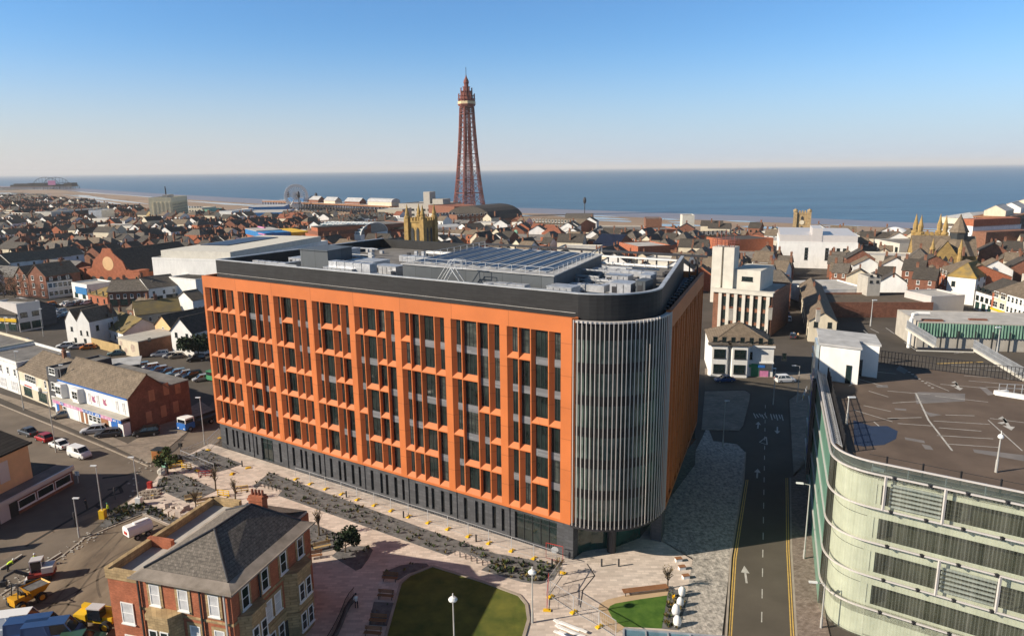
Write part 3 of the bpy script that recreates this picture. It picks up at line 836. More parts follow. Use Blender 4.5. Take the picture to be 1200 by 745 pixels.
duct('air_duct', [(27, 20, zr + 1.4), (36, 20, zr + 1.4)], 1.2, 1.0)
duct('air_duct', [(27, 27, zr + 1.7), (36.5, 27, zr + 1.7)], .8, .4, 'white')
tk = MB()
for xx, yy, r_, h_ in ((36, 3.6, .9, 1.5), (56.4, 3.6, 1.0, 1.7)):
    tk.lathe([(r_, zr), (r_, zr + h_ - .3), (r_ * .8, zr + h_)], xx, yy, 16)
tk.build('round_duct', M['duct'], hub, smooth=False)
def ahu(x, y, w, d, h, m='duct'):
    mb = MB(); mb.box(x, y, zr, x + w, y + d, zr + h)
    k = x + .9
    while k < x + w - .3: mb.box(k, y - .03, zr + .15, k + .06, y, zr + h - .1, 1); k += .9
    mb.box(x + .3, y - .04, zr + .5, x + .9, y, zr + h * .8, 1)
    mb.box(x - .05, y - .05, zr + h, x + w + .05, y + d + .05, zr + h + .08, 0)
    return mb.build('air_handler', [M[m], M['steel_dark']], hub)
ahu(26.5, 2.8, 6.0, 2.2, 1.9); ahu(65.3, 3.0, 3.4, 2.4, 2.0); ahu(70.0, 3.0, 1.9, 2.0, 1.3, 'grey_panel'); ahu(72.3, 4.4, 2.2, 2.0, 1.2, 'galv')
ahu(71, 9.0, 2.8, 2.6, 2.0); ahu(74.2, 9.5, 1.3, 2.6, 2.4, 'grey_panel'); ahu(66.2, 18, 3.4, 2.0, 1.5); ahu(71.2, 18.2, 1.6, 2.2, 1.8)
ahu(9, 11, 4, 2.4, 1.4); ahu(22, 12, 6, 4, 1.6, 'galv'); ahu(5.5, 24, 5, 3, 1.6); ahu(30, 10, 4.6, 2.4, 1.5)
rr = random.Random(12); bits = MB()
for k in range(150):
    x_, y_ = rr.uniform(61.5, 76), rr.uniform(2.4, 32)
    if x_ > 74.5 - (y_ - 10) * .2 and y_ > 10: continue
    if y_ < 11 and math.hypot(x_ + 1 - HL, y_ - DR) > 6 and x_ > 68: continue
    if rr.random() < .4: x_, y_ = rr.uniform(4.5, 36), rr.uniform(2.4, 35)
    w_, d_, h_ = rr.uniform(.3, 1.1), rr.uniform(.3, 1.0), rr.uniform(.3, 1.2)
    bits.box(x_, y_, zr, x_ + w_, y_ + d_, zr + h_, rr.choice((0, 0, 1, 2)))
for k in range(11):
    y_ = rr.uniform(3, 32); x_ = rr.uniform(61, 66); z_ = zr + rr.uniform(.5, 2.4)
    bits.bar((x_, y_, z_), (x_ + rr.uniform(3, 7), y_, z_), rr.uniform(.1, .28), None, rr.choice((0, 1)))
    y_ = rr.uniform(3, 34); x_ = rr.uniform(5, 20)
    bits.bar((x_, y_, z_), (x_ + rr.uniform(3, 9), y_, z_), rr.uniform(.1, .28), None, rr.choice((0, 1)))
o = bits.build('roof_services', [M['duct'], M['galv'], M['steel_dark'], M['white']], hub); o['kind'] = 'stuff'
rw = MB()                                                    # bright membrane of the plant deck inside the screen
rw.face([(p[0], p[1], zr - .02) for p in ins] + [(3.3, S1[1] - 2.0, zr - .02), (3.3, 1.4, zr - .02)])
rw.build('plant_deck', M['felt'], hub)
# ================================================================== multi-storey car park with the glass skin
ZD, ZTOP = 18.3, 19.55
def glass_channel():
    m = bpy.data.materials.new('channel_glass'); m.use_nodes = True
    n = m.node_tree; L = n.links; b = n.nodes['Principled BSDF']
    b.inputs['Roughness'].default_value = .25; b.inputs['Specular IOR Level'].default_value = .5
    tc = n.nodes.new('ShaderNodeTexCoord')
    sx = n.nodes.new('ShaderNodeSeparateXYZ'); L.new(tc.outputs['Object'], sx.inputs[0])
    ad = n.nodes.new('ShaderNodeMath'); ad.operation = 'SUBTRACT'; L.new(sx.outputs[0], ad.inputs[0]); L.new(sx.outputs[1], ad.inputs[1])
    cb = n.nodes.new('ShaderNodeCombineXYZ'); L.new(ad.outputs[0], cb.inputs[0])
    m1 = n.nodes.new('ShaderNodeMath'); m1.operation = 'MULTIPLY'; m1.inputs[1].default_value = .06; L.new(sx.outputs[2], m1.inputs[0]); L.new(m1.outputs[0], cb.inputs[1])
    nz = n.nodes.new('ShaderNodeTexNoise'); nz.inputs['Scale'].default_value = 1.5; nz.inputs['Detail'].default_value = 5; L.new(cb.outputs[0], nz.inputs['Vector'])
    rp = n.nodes.new('ShaderNodeValToRGB'); rp.color_ramp.elements[0].position = .3; rp.color_ramp.elements[1].position = .72
    rp.color_ramp.elements[0].color = (.34, .37, .29, 1); rp.color_ramp.elements[1].color = (.60, .61, .52, 1)
    L.new(nz.outputs['Fac'], rp.inputs['Fac']); L.new(rp.outputs['Color'], b.inputs['Base Color'])
    tr = n.nodes.new('ShaderNodeBsdfTransparent'); tr.inputs['Color'].default_value = (.90, .94, .88, 1)
    mx = n.nodes.new('ShaderNodeMixShader')
    r2 = n.nodes.new('ShaderNodeMapRange'); r2.inputs['From Min'].default_value = .3; r2.inputs['From Max'].default_value = .7; r2.inputs['To Min'].default_value = .97; r2.inputs['To Max'].default_value = .86
    L.new(nz.outputs['Fac'], r2.inputs['Value'])
    rib = n.nodes.new('ShaderNodeTexWave'); rib.wave_profile = 'SIN'; rib.inputs['Scale'].default_value = .75; rib.inputs['Distortion'].default_value = 0   # the joints of the glass channels
    L.new(cb.outputs[0], rib.inputs['Vector'])
    r3 = n.nodes.new('ShaderNodeMapRange'); r3.inputs['From Min'].default_value = .55; r3.inputs['To Min'].default_value = 1.0; r3.inputs['To Max'].default_value = .90; L.new(rib.outputs['Fac'], r3.inputs['Value'])
    mm = n.nodes.new('ShaderNodeMath'); mm.operation = 'MULTIPLY'; L.new(r2.outputs['Result'], mm.inputs[0]); L.new(r3.outputs['Result'], mm.inputs[1]); L.new(mm.outputs[0], mx.inputs['Fac'])
    L.new(b.outputs['BSDF'], mx.inputs[1]); L.new(tr.outputs['BSDF'], mx.inputs[2])
    out = n.nodes['Material Output']; L.new(mx.outputs['Shader'], out.inputs['Surface'])
    return m
M['channel_glass'] = glass_channel()
def rail_glass():
    m = mat('balustrade_glass', (.10, .13, .12), c2=(.20, .23, .21), rough=.12, spec=.6, scale=.5); n = m.node_tree
    tr = n.nodes.new('ShaderNodeBsdfTransparent'); tr.inputs['Color'].default_value = (.75, .82, .80, 1); mx = n.nodes.new('ShaderNodeMixShader'); mx.inputs['Fac'].default_value = .62
    n.links.new(n.nodes['Principled BSDF'].outputs['BSDF'], mx.inputs[1]); n.links.new(tr.outputs['BSDF'], mx.inputs[2]); n.links.new(mx.outputs['Shader'], n.nodes['Material Output'].inputs['Surface'])
    return m
M['rail_glass'] = rail_glass()
M['green_glass'] = mat('green_profiled_glass', (.09, .21, .155), c2=(.17, .33, .25), rough=.3, spec=.5, scale=1.0, stretch=(1, 1, .25), detail=6)
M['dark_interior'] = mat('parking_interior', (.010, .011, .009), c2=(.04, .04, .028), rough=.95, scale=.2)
M['skin_panel'] = mat('pale_green_skin_panel', (.50, .50, .38), c2=(.66, .65, .52), rough=.35, scale=1.2, stretch=(1, 1, .12), detail=6, brick=(.26, 40, .82, True))
KO = Vector((32.4, 66.2, 0)); KD = Vector((math.cos(R(69.5)), math.sin(R(69.5)), 0)); KF = Vector((math.cos(R(-35)), math.sin(R(-35)), 0))
cpk = thing('multi_storey_car_park', 'multi-storey car park with streaked pale green glass skin and open roof deck', 'car park', KO)
def kp(s, f, z=0.0):            # s along the street side, f along the near front
    v = KD * s + KF * f; return (v.x, v.y, z)
# outline of the near corner, rounded
KR = 3.2
def corner(r_off=0.0, n=10):
    """street side -> near front, offset inwards by r_off"""
    a = Vector(kp(KR * 1.25, 0)); c = Vector(kp(0, KR * 1.25)); b = Vector((0, 0, 0))
    pts = []
    for k in range(n + 1):
        t = k / n; p = a * (1 - t) ** 2 + b * (2 * t * (1 - t)) + c * t * t
        pts.append(p)
    inw = (KD + KF).normalized()
    res = []
    for i, p in enumerate(pts):
        q0 = pts[max(i - 1, 0)]; q1 = pts[min(i + 1, n)]
        d = (q1 - q0).normalized(); nn = Vector((-d.y, d.x, 0))
        if nn.dot(inw) < 0: nn = -nn
        res.append(p + nn * r_off)
    return res
KSL, KFL = 46.0, 62.0
nS = Vector((-KD.y, KD.x, 0)); nS = nS if nS.dot(KF) > 0 else -nS
nF = Vector((-KF.y, KF.x, 0)); nF = nF if nF.dot(KD) > 0 else -nF
def outline(off=0.0):
    a = KD * KSL + nS * off; b = KF * KFL + nF * off
    return [a] + corner(off) + [b]
RAILS = [3.8, 7.4, 11.1, 14.8, 18.35]
def strip(mb, off, z0, z1, m=0, segs=None):
    p = outline(off)
    for i in range(len(p) - 1):
        if segs and not segs(i, len(p)): continue
        mb.face([(p[i].x, p[i].y, z0), (p[i+1].x, p[i+1].y, z0), (p[i+1].x, p[i+1].y, z1), (p[i].x, p[i].y, z1)], m)
side_only = lambda i, n: i == 0
front_only = lambda i, n: i > 0
# upstand wall (pale concrete) behind the glass on each storey, slabs, dark inside
cw = MB(); dk = MB(); sl = MB()
LEV = [0.2] + RAILS
for k in range(len(LEV) - 1):
    z0, z1 = LEV[k], LEV[k+1]
    strip(cw, .75, z1 - 1.35, z1 - .05, 0, front_only); strip(cw, .74, z0, z1 - 1.4, 0, lambda i, n: 0 < i < n - 2) if k < 4 else (strip(cw, .75, z1 - .9, z1, 0, front_only), strip(cw, .74, z0, z1 - .8, 0, lambda i, n: 0 < i < n - 2))
    strip(cw, .75, z0 - .05, z0 + .12, 0, front_only)
    if k == 0: strip(cw, .75, 0, 3.6, 0, front_only)
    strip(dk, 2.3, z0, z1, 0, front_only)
    p = outline(.75); q = outline(2.3)
    sl.face([(a.x, a.y, z0) for a in p[1:]] + [(a.x, a.y, z0) for a in reversed(q[1:])])
    for f in (3.4, 18.6, 33.8, 49):                 # concrete piers
        a = KF * f + nF * .8; b = KF * (f + 1.05) + nF * .8
        cw.prism([(a.x, a.y), (b.x, b.y), (b.x + nF.x, b.y + nF.y), (a.x + nF.x, a.y + nF.y)], z0, z1)
cw.build('parapet_wall', M['cream_concrete'], cpk)
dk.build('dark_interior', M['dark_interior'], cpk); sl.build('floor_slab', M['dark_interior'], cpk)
# louvred bays behind the glass
lv = MB()
for k, f0, f1 in ((4, 5.2, 9.6), (2, 10.2, 14.6), (2, 27, 32), (4, 40, 46), (0, 16, 22)):
    z0, z1 = LEV[k], LEV[k+1]
    n_ = 6
    for j in range(n_):
        z_ = z0 + .3 + (z1 - z0 - .9) * j / n_
        a = KF * f0 + nF * .55; b = KF * f1 + nF * .55
        lv.bar((a.x, a.y, z_), (b.x, b.y, z_), .2, .2)
lv.build('louvre_bank', M['galv'], cpk)
# the glass skin itself, the rails that carry it
gk = MB()
strip(gk, 0.0, 3.7, 18.3, 0, front_only)
gk.build('glass_skin', M['channel_glass'], cpk)
gt = MB(); strip(gt, 0.0, 18.42, ZTOP, 0); gt.build('glass_balustrade', M['rail_glass'], cpk)
sg_ = MB()
strip(sg_, 0.0, 3.7, 18.3, 0, side_only)
sg_.build('side_skin', M['green_glass'], cpk)
lw = MB(); strip(lw, .35, 0, 3.7, 0, side_only); lw.build('street_wall', M['brick_brown'], cpk)
lb = MB(); strip(lb, .0, .35, 3.68, 0, front_only); lb.build('skin_panel', M['channel_glass'], cpk)
lb = MB(); strip(lb, .08, .15, 3.68, 0, side_only); lb.build('side_skin', M['green_glass'], cpk)
for z in RAILS + [ZTOP]:
    rb = MB(); p = outline(-.06)
    for a, b in zip(p, p[1:]): rb.bar((a.x, a.y, z), (b.x, b.y, z), .17, .15)
    rb.build('skin_rail', M['fin'], cpk)
bk = MB(); bk.box(-.16, -.16, -.16, .16, .16, .12); bk = bk.build('bracket', M['steel_dark'], cpk)
for z in RAILS:
    for f in [5.5 + 3.0 * k for k in range(14)]:
        a = KF * f - nF * .10
        b_ = bk if (z == RAILS[0] and f == 5.5) else link('bracket', bk.data, cpk)
        b_.location = (a.x, a.y, z)
pm = None                                             # plain posts in the skin
for k, fs in ((4, (4.8, 9.8)), (2, (10.0, 14.8)), (0, (16,)), (3, (24,)), (1, (22, 27))):
    for f in fs:
        a = KF * f - nF * .08; pm = MB(); pm.bar((a.x, a.y, LEV[k]), (a.x, a.y, LEV[k+1]), .2, .2); pm.build('skin_post', M['fin'], cpk)
# deck
dp = outline(.45)
deck = [(a.x, a.y) for a in dp] + [(KF.x * KFL + KD.x * KSL, KF.y * KFL + KD.y * KSL)]
db = MB(); db.prism(deck, ZD - .4, ZD); db.build('roof_deck', M['deck'], cpk)
bw = MB(); p = [KD * (KSL + .0), KD * KSL + KF * KFL, KF * KFL]
for a, b in zip(p, p[1:]): bw.face([(a.x, a.y, 0), (b.x, b.y, 0), (b.x, b.y, ZD - .4), (a.x, a.y, ZD - .4)])
bw.build('rear_wall', M['concrete'], cpk)
# balustrade posts and lattice fence just inside the edge
bp = MB()
for s in [1.5 * k + 3.2 for k in range(19)]:
    a = KD * s + nS * .25; bp.bar((a.x, a.y, ZD), (a.x, a.y, ZTOP), .07)
for f in [3.1 * k + 3.5 for k in range(19)]:
    a = KF * f + nF * .25; bp.bar((a.x, a.y, ZD), (a.x, a.y, ZTOP + .0), .08)
bp.build('balustrade_post', M['galv'], cpk)
br = MB()
for f in (15.5,):
    a = KF * f + nF * .2; b = KF * (f + 3.0) + nF * .2
    br.bar((a.x, a.y, ZD + .15), (b.x, b.y, ZTOP - .1), .05); br.bar((a.x, a.y, ZTOP - .1), (b.x, b.y, ZD + .15), .05)
br.build('brace', M['galv'], cpk)
lt = MB()
for k in range(44):
    s0 = 3.4 + k * .62; a = KD * s0 + nS * .15; b = KD * (s0 + .62) + nS * .95
    a2 = KD * (s0 + .62) + nS * .15; b2 = KD * s0 + nS * .95
    lt.bar((a.x, a.y, ZTOP - .05), (b.x, b.y, ZTOP - .35), .07); lt.bar((a2.x, a2.y, ZTOP - .05), (b2.x, b2.y, ZTOP - .35), .07)
for o_, z_ in ((.12, ZTOP), (.98, ZTOP - .35)):
    a = KD * 3.2 + nS * o_; b = KD * 31 + nS * o_; lt.bar((a.x, a.y, z_), (b.x, b.y, z_), .09)
lt.build('lattice_outrigger', M['galv'], cpk)
fence_posts = MB()
for k in range(13):
    a = KD * (3.8 + k * 2.2) + nS * 1.25; fence_posts.bar((a.x, a.y, ZD), (a.x, a.y, ZD + 2.1), .16)
for z_ in (ZD + .5, ZD + 1.0, ZD + 1.5, ZD + 2.0):
    a = KD * 3.8 + nS * 1.25; b = KD * 30.2 + nS * 1.25; fence_posts.bar((a.x, a.y, z_), (b.x, b.y, z_), .05)
for k in range(150):
    a = KD * (3.8 + k * .176) + nS * 1.25; fence_posts.bar((a.x, a.y, ZD + .1), (a.x, a.y, ZD + 2.05), .035)
fence_posts.build('safety_fence', M['black'], cpk)
np_ = MB()
for f in [4.6 + 3.1 * k for k in range(18)]:
    a = KF * f + nF * 1.2; np_.bar((a.x, a.y, ZD), (a.x, a.y, ZD + 1.6), .13)
for z_ in (ZD + .8, ZD + 1.5):
    a = KF * 3 + nF * 1.2; b = KF * 58 + nF * 1.2; np_.bar((a.x, a.y, z_), (b.x, b.y, z_), .035)
np_.build('safety_fence', M['black'], cpk)
# paint and patches on the deck
def dloc(px, py): v = G(px, py, ZD) - KO; return (v.x, v.y)
def dstripe(mb, a, b, w, z=.012):
    p, q = Vector(dloc(*a)), Vector(dloc(*b)); d = (q - p).normalized(); n_ = Vector((-d.y, d.x)) * w / 2
    mb.face([(*(p + n_), ZD + z), (*(p - n_), ZD + z), (*(q - n_), ZD + z), (*(q + n_), ZD + z)])
ln = MB()
for a, b in [((1018, 458), (1041, 465)), ((1006, 444), (1034, 452)), ((1012, 475), (1044, 482)), ((1000, 480), (1046, 494)), ((1096, 464), (1158, 471)), ((1102, 450), (1158, 455)),
             ((1052, 496), (1095, 499)), ((1100, 501), (1150, 505)), ((1098, 510), (1164, 514)), ((1110, 520), (1170, 524)), ((1040, 490), (1080, 489)), ((1094, 493), (1160, 497)),
             ((1125, 432), (1175, 434)), ((1130, 440), (1186, 444)), ((1135, 446), (1190, 451)), ((1155, 453), (1200, 456)), ((1012, 387), (1030, 401)), ((1020, 385), (1030, 390)), ((1038, 384), (1048, 391)),
             ((1060, 401), (1073, 410)), ((1118, 414), (1150, 411)), ((1160, 490), (1200, 495)), ((995, 452), (1006, 446)), ((1085, 447), (1112, 458)), ((1158, 492), (1198, 528)), ((1046, 472), (1080, 470)),
             ((995, 432), (1050, 438)), ((1110, 428), (1172, 429)), ((1040, 458), (1090, 462)), ((1108, 486), (1142, 487)), ((1024, 494), (1030, 499))]:
    dstripe(ln, a, b, .13)
dstripe(ln, (1073, 460), (1088, 492), .2); dstripe(ln, (1088, 492), (1116, 528), .2)
for k in range(8): dstripe(ln, (1064 + k * 3.9, 436 + k * 2.6), (1067 + k * 3.9, 436 + k * 2.6), .3)
ln.build('bay_line', M['line'], cpk)
pt = MB()
def dpatch(px, z=.006): pt.face([(*dloc(a, b), ZD + z) for a, b in px])
for q in ([(1076, 459), (1131, 461), (1131, 470), (1074, 473), (1072, 461)][::-1], [(1054, 428), (1064, 434), (1060, 438), (1050, 433)], [(1026, 451), (1040, 451), (1041, 454), (1028, 454)],
          [(1060, 512), (1083, 516), (1084, 519), (1061, 515)], [(1080, 520), (1090, 522), (1094, 527), (1084, 526)], [(1140, 526), (1200, 533), (1200, 540), (1142, 530)],
          [(1147, 453), (1155, 454), (1166, 462), (1158, 463)], [(1048, 478), (1062, 479), (1062, 481), (1049, 480)], [(1078, 478), (1088, 483), (1104, 486), (1090, 488)]):
    pt.face([(*dloc(a, b), ZD + .006) for a, b in q])
M['patch'] = mat('tarmac_patch', (.14, .13, .125), c2=(.22, .20, .19), rough=.92, scale=.4)
pt.build('tarmac_patch', M['patch'], cpk)
yl = MB(); dstripe(yl, (1098, 426), (1152, 424), .3); yl.build('yellow_bay_line', M['line_yellow'], cpk)
def darrow(px, py, ang, s=1.0, head2=True):
    c = Vector(dloc(px, py)); ca, sa = math.cos(ang), math.sin(ang); mb = MB()
    poly = [(-.16, -1.6), (.16, -1.6), (.16, .9), (.55, .9), (0, 2.2), (-.55, .9), (-.16, .9)]
    mb.face([(c.x + s*(x*ca - y*sa), c.y + s*(x*sa + y*ca), ZD + .016) for x, y in poly])
    if head2: mb.face([(c.x + s*(x*ca - y*sa), c.y + s*(x*sa + y*ca), ZD + .016) for x, y in [(0, -2.4), (.6, -1.3), (.15, -1.3), (.15, -.6), (.9, .2), (.55, .5), (-.16, -.4)]])
    mb.build('deck_arrow', M['line'], cpk)
darrow(1122, 452, R(-205), 1.0); darrow(1180, 496, R(-205), 1.1); darrow(1190, 372 + 130, R(0), .01)
# dark blue sheet painting a bluish shadow onto the deck near the corner
M['blue_patch'] = mat('deck_shadow_paint', (.022, .040, .085), rough=.8, var=.15)
bpm = MB(); bpm.face([(*dloc(a, b), ZD + .008) for a, b in [(1000, 492), (1021, 499), (1040, 499), (1052, 505), (1050, 514), (1036, 521), (1012, 523), (1001, 521)][::-1]])
bpm.build('painted_shadow', M['blue_patch'], cpk)
# ramp walls with mesh panels (upper right) and the low white ramp wall
def dwall(name, a, b, h, w, m, z0=0.0):
    mb = MB(); p, q = dloc(*a), dloc(*b); mb.bar((*p, ZD + z0 + h / 2), (*q, ZD + z0 + h / 2), w, h); return mb.build(name, M[m], cpk)
for a, b in (((1062, 386), (1096, 408)), ((1140, 410), (1215, 455))):
    dwall('ramp_kerb', a, b, .35, .45, 'concrete_pale')
    p, q = Vector(dloc(*a)), Vector(dloc(*b)); mb = MB()
    L_ = (q - p).length; n_ = int(L_ / .14)
    for k in range(n_ + 1):
        c = p.lerp(q, k / n_); mb.bar((*c, ZD + .35), (*c, ZD + 1.75), .035)
    for z_ in (.4, 1.05, 1.75): mb.bar((*p, ZD + z_), (*q, ZD + z_), .06)
    mb.build('ramp_guard', M['galv'], cpk)
dwall('ramp_kerb', (1075, 409), (1140, 411), .3, .4, 'steel_dark'); dwall('ramp_kerb', (1074, 411), (1141, 413), .12, .3, 'concrete_pale')
dwall('ramp_kerb', (1166, 462), (1215, 470), .55, .6, 'white'); dwall('ramp_kerb', (1166, 462), (1180, 461), .5, .5, 'white')
mb = MB()
for k in range(6):
    c = dloc(1170 + k * 9, 461 + k * .4); mb.bar((*c, ZD), (*c, ZD + 1.4), .07)
for z_ in (.8, 1.35): mb.bar((*dloc(1170, 461), ZD + z_), (*dloc(1215, 463), ZD + z_), .05)
mb.build('ramp_guard', M['galv'], cpk)
# raised plank fence at the far edge
mb = MB()
for k in range(60):
    a = KD * (KSL - .3) + KF * (4 + k * .45); mb.bar((a.x, a.y, ZD), (a.x, a.y, ZD + 2.0), .06)
for z_ in (.1, 1.0, 1.95):
    a = KD * (KSL - .3) + KF * 4; b = KD * (KSL - .3) + KF * 30; mb.bar((a.x, a.y, ZD + z_), (b.x, b.y, ZD + z_), .06)
mb.build('rear_fence', M['black'], cpk)
# the stair tower on the street side
ST = MB()
def kr(s0, s1, f0, f1): return [kp(s0, f0)[:2], kp(s1, f0)[:2], kp(s1, f1)[:2], kp(s0, f1)[:2]]
ST.prism(kr(31.5, 36.5, .1, 5.2), ZD - 1, ZD + 5.0, 0); ST.prism(kr(36.5, 43.0, .3, 8.2), ZD - 1, ZD + 4.6, 0)
ST.build('stair_tower', M['white_render'], cpk)
ST = MB(); ST.prism(kr(31.3, 36.5, -.1, 5.4), ZD + 5.0, ZD + 5.3); ST.prism(kr(36.52, 43.2, .1, 8.4), ZD + 4.6, ZD + 4.9)
ST.build('tower_roof', M['membrane'], cpk)
ST = MB(); ST.prism(kr(31.6, 36.4, -.45, -.02), 4, ZD + 4.9); ST.build('tower_glazing', mat('pale_blue_tower_glass', (.42, .48, .50), rough=.2, spec=.6, var=.15), cpk)
ST = MB(); a = Vector(kp(31.45, 3.9)); ST.prism(kr(31.40, 31.5, 3.6, 4.3), ZD, ZD + 2.6); ST.prism(kr(36.4, 36.5, 5.4, 6.2), ZD, ZD + 2.4); ST.build('door', M['glass'], cpk)
ST = MB(); ST.prism(kr(30.5, 31.6, -.55, -.12), 4, ZD); ST.build('side_fin', M['steel_dark'], cpk)
# blue lettering stacked down the side glass
cu_ = bpy.data.curves.new('side_lettering', 'FONT'); cu_.body = 'DIVAHDACV'; cu_.size = 2.0; cu_.extrude = .02; cu_.space_character = 1.15
to_ = bpy.data.objects.new('lettering_curve', cu_); C.objects.link(to_); bpy.context.view_layer.update()
me_ = bpy.data.meshes.new_from_object(to_.evaluated_get(bpy.context.evaluated_depsgraph_get())); bpy.data.objects.remove(to_)
to = link('side_lettering', me_, cpk)
out = -nS
Xv = Vector((0, 0, 1)); Zv = out; Yv = Zv.cross(Xv)
p_ = Vector(kp(30.8, 0)) + out * .62 + Vector((0, 0, 7.0))
to.matrix_local = Matrix(((Xv.x, Yv.x, Zv.x, p_.x), (Xv.y, Yv.y, Zv.y, p_.y), (Xv.z, Yv.z, Zv.z, p_.z), (0, 0, 0, 1)))
M['blue_letter'] = mat('blue_letter', (.03, .06, .28), rough=.5); me_.materials.clear(); me_.materials.append(M['blue_letter'])
# ================================================================== a building kit: walls, roof (> chimneys), windows, doors
WCACHE = {}
WSTYLE = {'white': ('white', 'glass'), 'dark': ('frame_dark', 'glass'), 'stone': ('sandstone', 'glass'), 'curtain': ('white', 'curtain_white'), 'shop': ('frame_dark', 'glass_green'), 'shop_white': ('white', 'glass'), 'brown': ('timber', 'glass'), 'lit': ('white', 'glass_green')}
def win_mesh(w, h, style='white', split=False):
    k = (round(w, 2), round(h, 2), style, split)
    if k in WCACHE: return WCACHE[k]
    fm, gm = WSTYLE[style]
    def mk(frame, pane):
        mb = MB(); f = min(.11, w * .12)
        if frame:
            for a in ((-w/2, 0, w/2, f), (-w/2, h - f, w/2, h), (-w/2, f, -w/2 + f, h - f), (w/2 - f, f, w/2, h - f)):
                mb.box(a[0], -.07, a[1], a[2], 0, a[3], 0, skip='k')
            if 'shop' not in style: mb.box(-w/2 + f, -.06, h * .5 - .03, w/2 - f, 0, h * .5 + .03, 0, skip='k')
            if w > 1.5 and style != 'shop_white':
                for q in range(1, int(w / .9)): mb.box(-w/2 + w * q / int(w / .9) - .035, -.06, f, -w/2 + w * q / int(w / .9) + .035, 0, h - f, 0, skip='k')
            mb.box(-w/2 - .1, -.16, -.12, w/2 + .1, 0, -.005, 0, skip='k')
        if pane: mb.face([(-w/2 + f*.9, -.03, f*.9), (w/2 - f*.9, -.03, f*.9), (w/2 - f*.9, -.03, h - f*.9), (-w/2 + f*.9, -.03, h - f*.9)], 1)
        me = bpy.data.meshes.new('window'); me.from_pydata(mb.v, [], mb.f)
        me.materials.append(M[fm]); me.materials.append(M[gm]); me.polygons.foreach_set('material_index', mb.m); me.update()
        return me
    WCACHE[k] = (mk(True, True), None) if not split else (mk(True, False), mk(False, True))
    return WCACHE[k]

def put_win(root, w, d, face, t, z, ww, wh, style, split=False, off=0.0, name='window'):
    me, pe = win_mesh(ww, wh, style, split)
    loc, rz = {'F': ((t, -off, z), 0), 'R': ((w + off, t, z), R(90)), 'B': ((w - t, d + off, z), R(180)), 'L': ((-off, d - t, z), R(-90))}[face]
    o = link(name, me, root, loc, rz)
    if pe: link('pane', pe, o)
    return o

OCC = []                        # footprints already built on: (centre, half sizes, rotation)
def occupy(o, rot, w, d, mg=1.0):
    c = Vector((math.cos(rot), math.sin(rot))); s = Vector((-c.y, c.x))
    OCC.append((Vector((o[0], o[1])) + c * w / 2 + s * d / 2, c, s, w / 2 + mg, d / 2 + mg))
def is_free(p):
    for c, a, b, hw, hd in OCC:
        q = Vector((p[0], p[1])) - c
        if abs(q.dot(a)) < hw and abs(q.dot(b)) < hd: return False
    return True

def roof_mesh(w, d, h, roof, rh, ov=.3, par=.5):
    mb = MB(); e = .13; th = .16
    def slab(p):                       # p: four corners counter-clockwise from above
        b = [(x, y, z - th) for x, y, z in p]
        mb.face(p)
        mb.face(b[::-1])
        for k in range(len(p)): k2 = (k + 1) % len(p); mb.face([p[k], b[k], b[k2], p[k2]])
    if roof == 'gx':
        s = rh / (d / 2); z0 = h - s * ov + e; zr = h + rh + e
        slab([(-ov, -ov, z0), (w + ov, -ov, z0), (w + ov, d/2, zr), (-ov, d/2, zr)])
        slab([(-ov, d/2, zr), (w + ov, d/2, zr), (w + ov, d + ov, z0), (-ov, d + ov, z0)])
        mb.bar((-ov, d/2, zr + .03), (w + ov, d/2, zr + .03), .3, .14)
    elif roof == 'gy':
        s = rh / (w / 2); z0 = h - s * ov + e; zr = h + rh + e
        slab([(-ov, -ov, z0), (w/2, -ov, zr), (w/2, d + ov, zr), (-ov, d + ov, z0)])
        slab([(w/2, -ov, zr), (w + ov, -ov, z0), (w + ov, d + ov, z0), (w/2, d + ov, zr)])
        mb.bar((w/2, -ov, zr + .03), (w/2, d + ov, zr + .03), .3, .14)
    elif roof == 'hip':
        i = min(w, d) / 2; s = rh / i; z0 = h - s * ov + e; zr = h + rh + e
        A = [(-ov, -ov, z0), (w + ov, -ov, z0), (w + ov, d + ov, z0), (-ov, d + ov, z0)]
        if w >= d: P_, Q_ = (i, d/2, zr), (w - i, d/2, zr)
        else: P_, Q_ = (w/2, i, zr), (w/2, d - i, zr)
        if w >= d:
            fs = [[A[0], A[1], Q_, P_], [A[1], A[2], Q_], [A[2], A[3], P_, Q_], [A[3], A[0], P_]]
        else:
            fs = [[A[0], A[1], P_], [A[1], A[2], Q_, P_], [A[2], A[3], Q_], [A[3], A[0], P_, Q_]]
        for f in fs: mb.face(f)
        mb.face(A[::-1])
        if (Vector(P_) - Vector(Q_)).length > .3: mb.bar(P_, Q_, .3, .14)
        for a, b in ((A[0], P_), (A[1], Q_ if w >= d else P_), (A[2], Q_), (A[3], P_ if w >= d else Q_)): mb.bar(a, b, .25, .12)
    elif roof == 'mono':
        slab([(-ov, -ov, h + e), (w + ov, -ov, h + e), (w + ov, d + ov, h + rh + e), (-ov, d + ov, h + rh + e)])
    elif roof == 'flat':
        mb.box(.0, .0, h - .05, w, d, h + .02)
    elif roof == 'barrel':
        n = 10; prev = None
        for k in range(n + 1):
            t = math.pi * k / n; y = d/2 - math.cos(t) * (d/2 + ov); z = h + math.sin(t) * rh + e
            if prev: mb.face([(-ov, prev[0], prev[1]), (w + ov, prev[0], prev[1]), (w + ov, y, z), (-ov, y, z)])
            prev = (y, z)
        for x in (-ov, w + ov):
            mb.face([(x, d/2 - math.cos(math.pi*k/n) * (d/2 + ov), h + math.sin(math.pi*k/n) * rh + e) for k in range(n + 1)])
    return mb

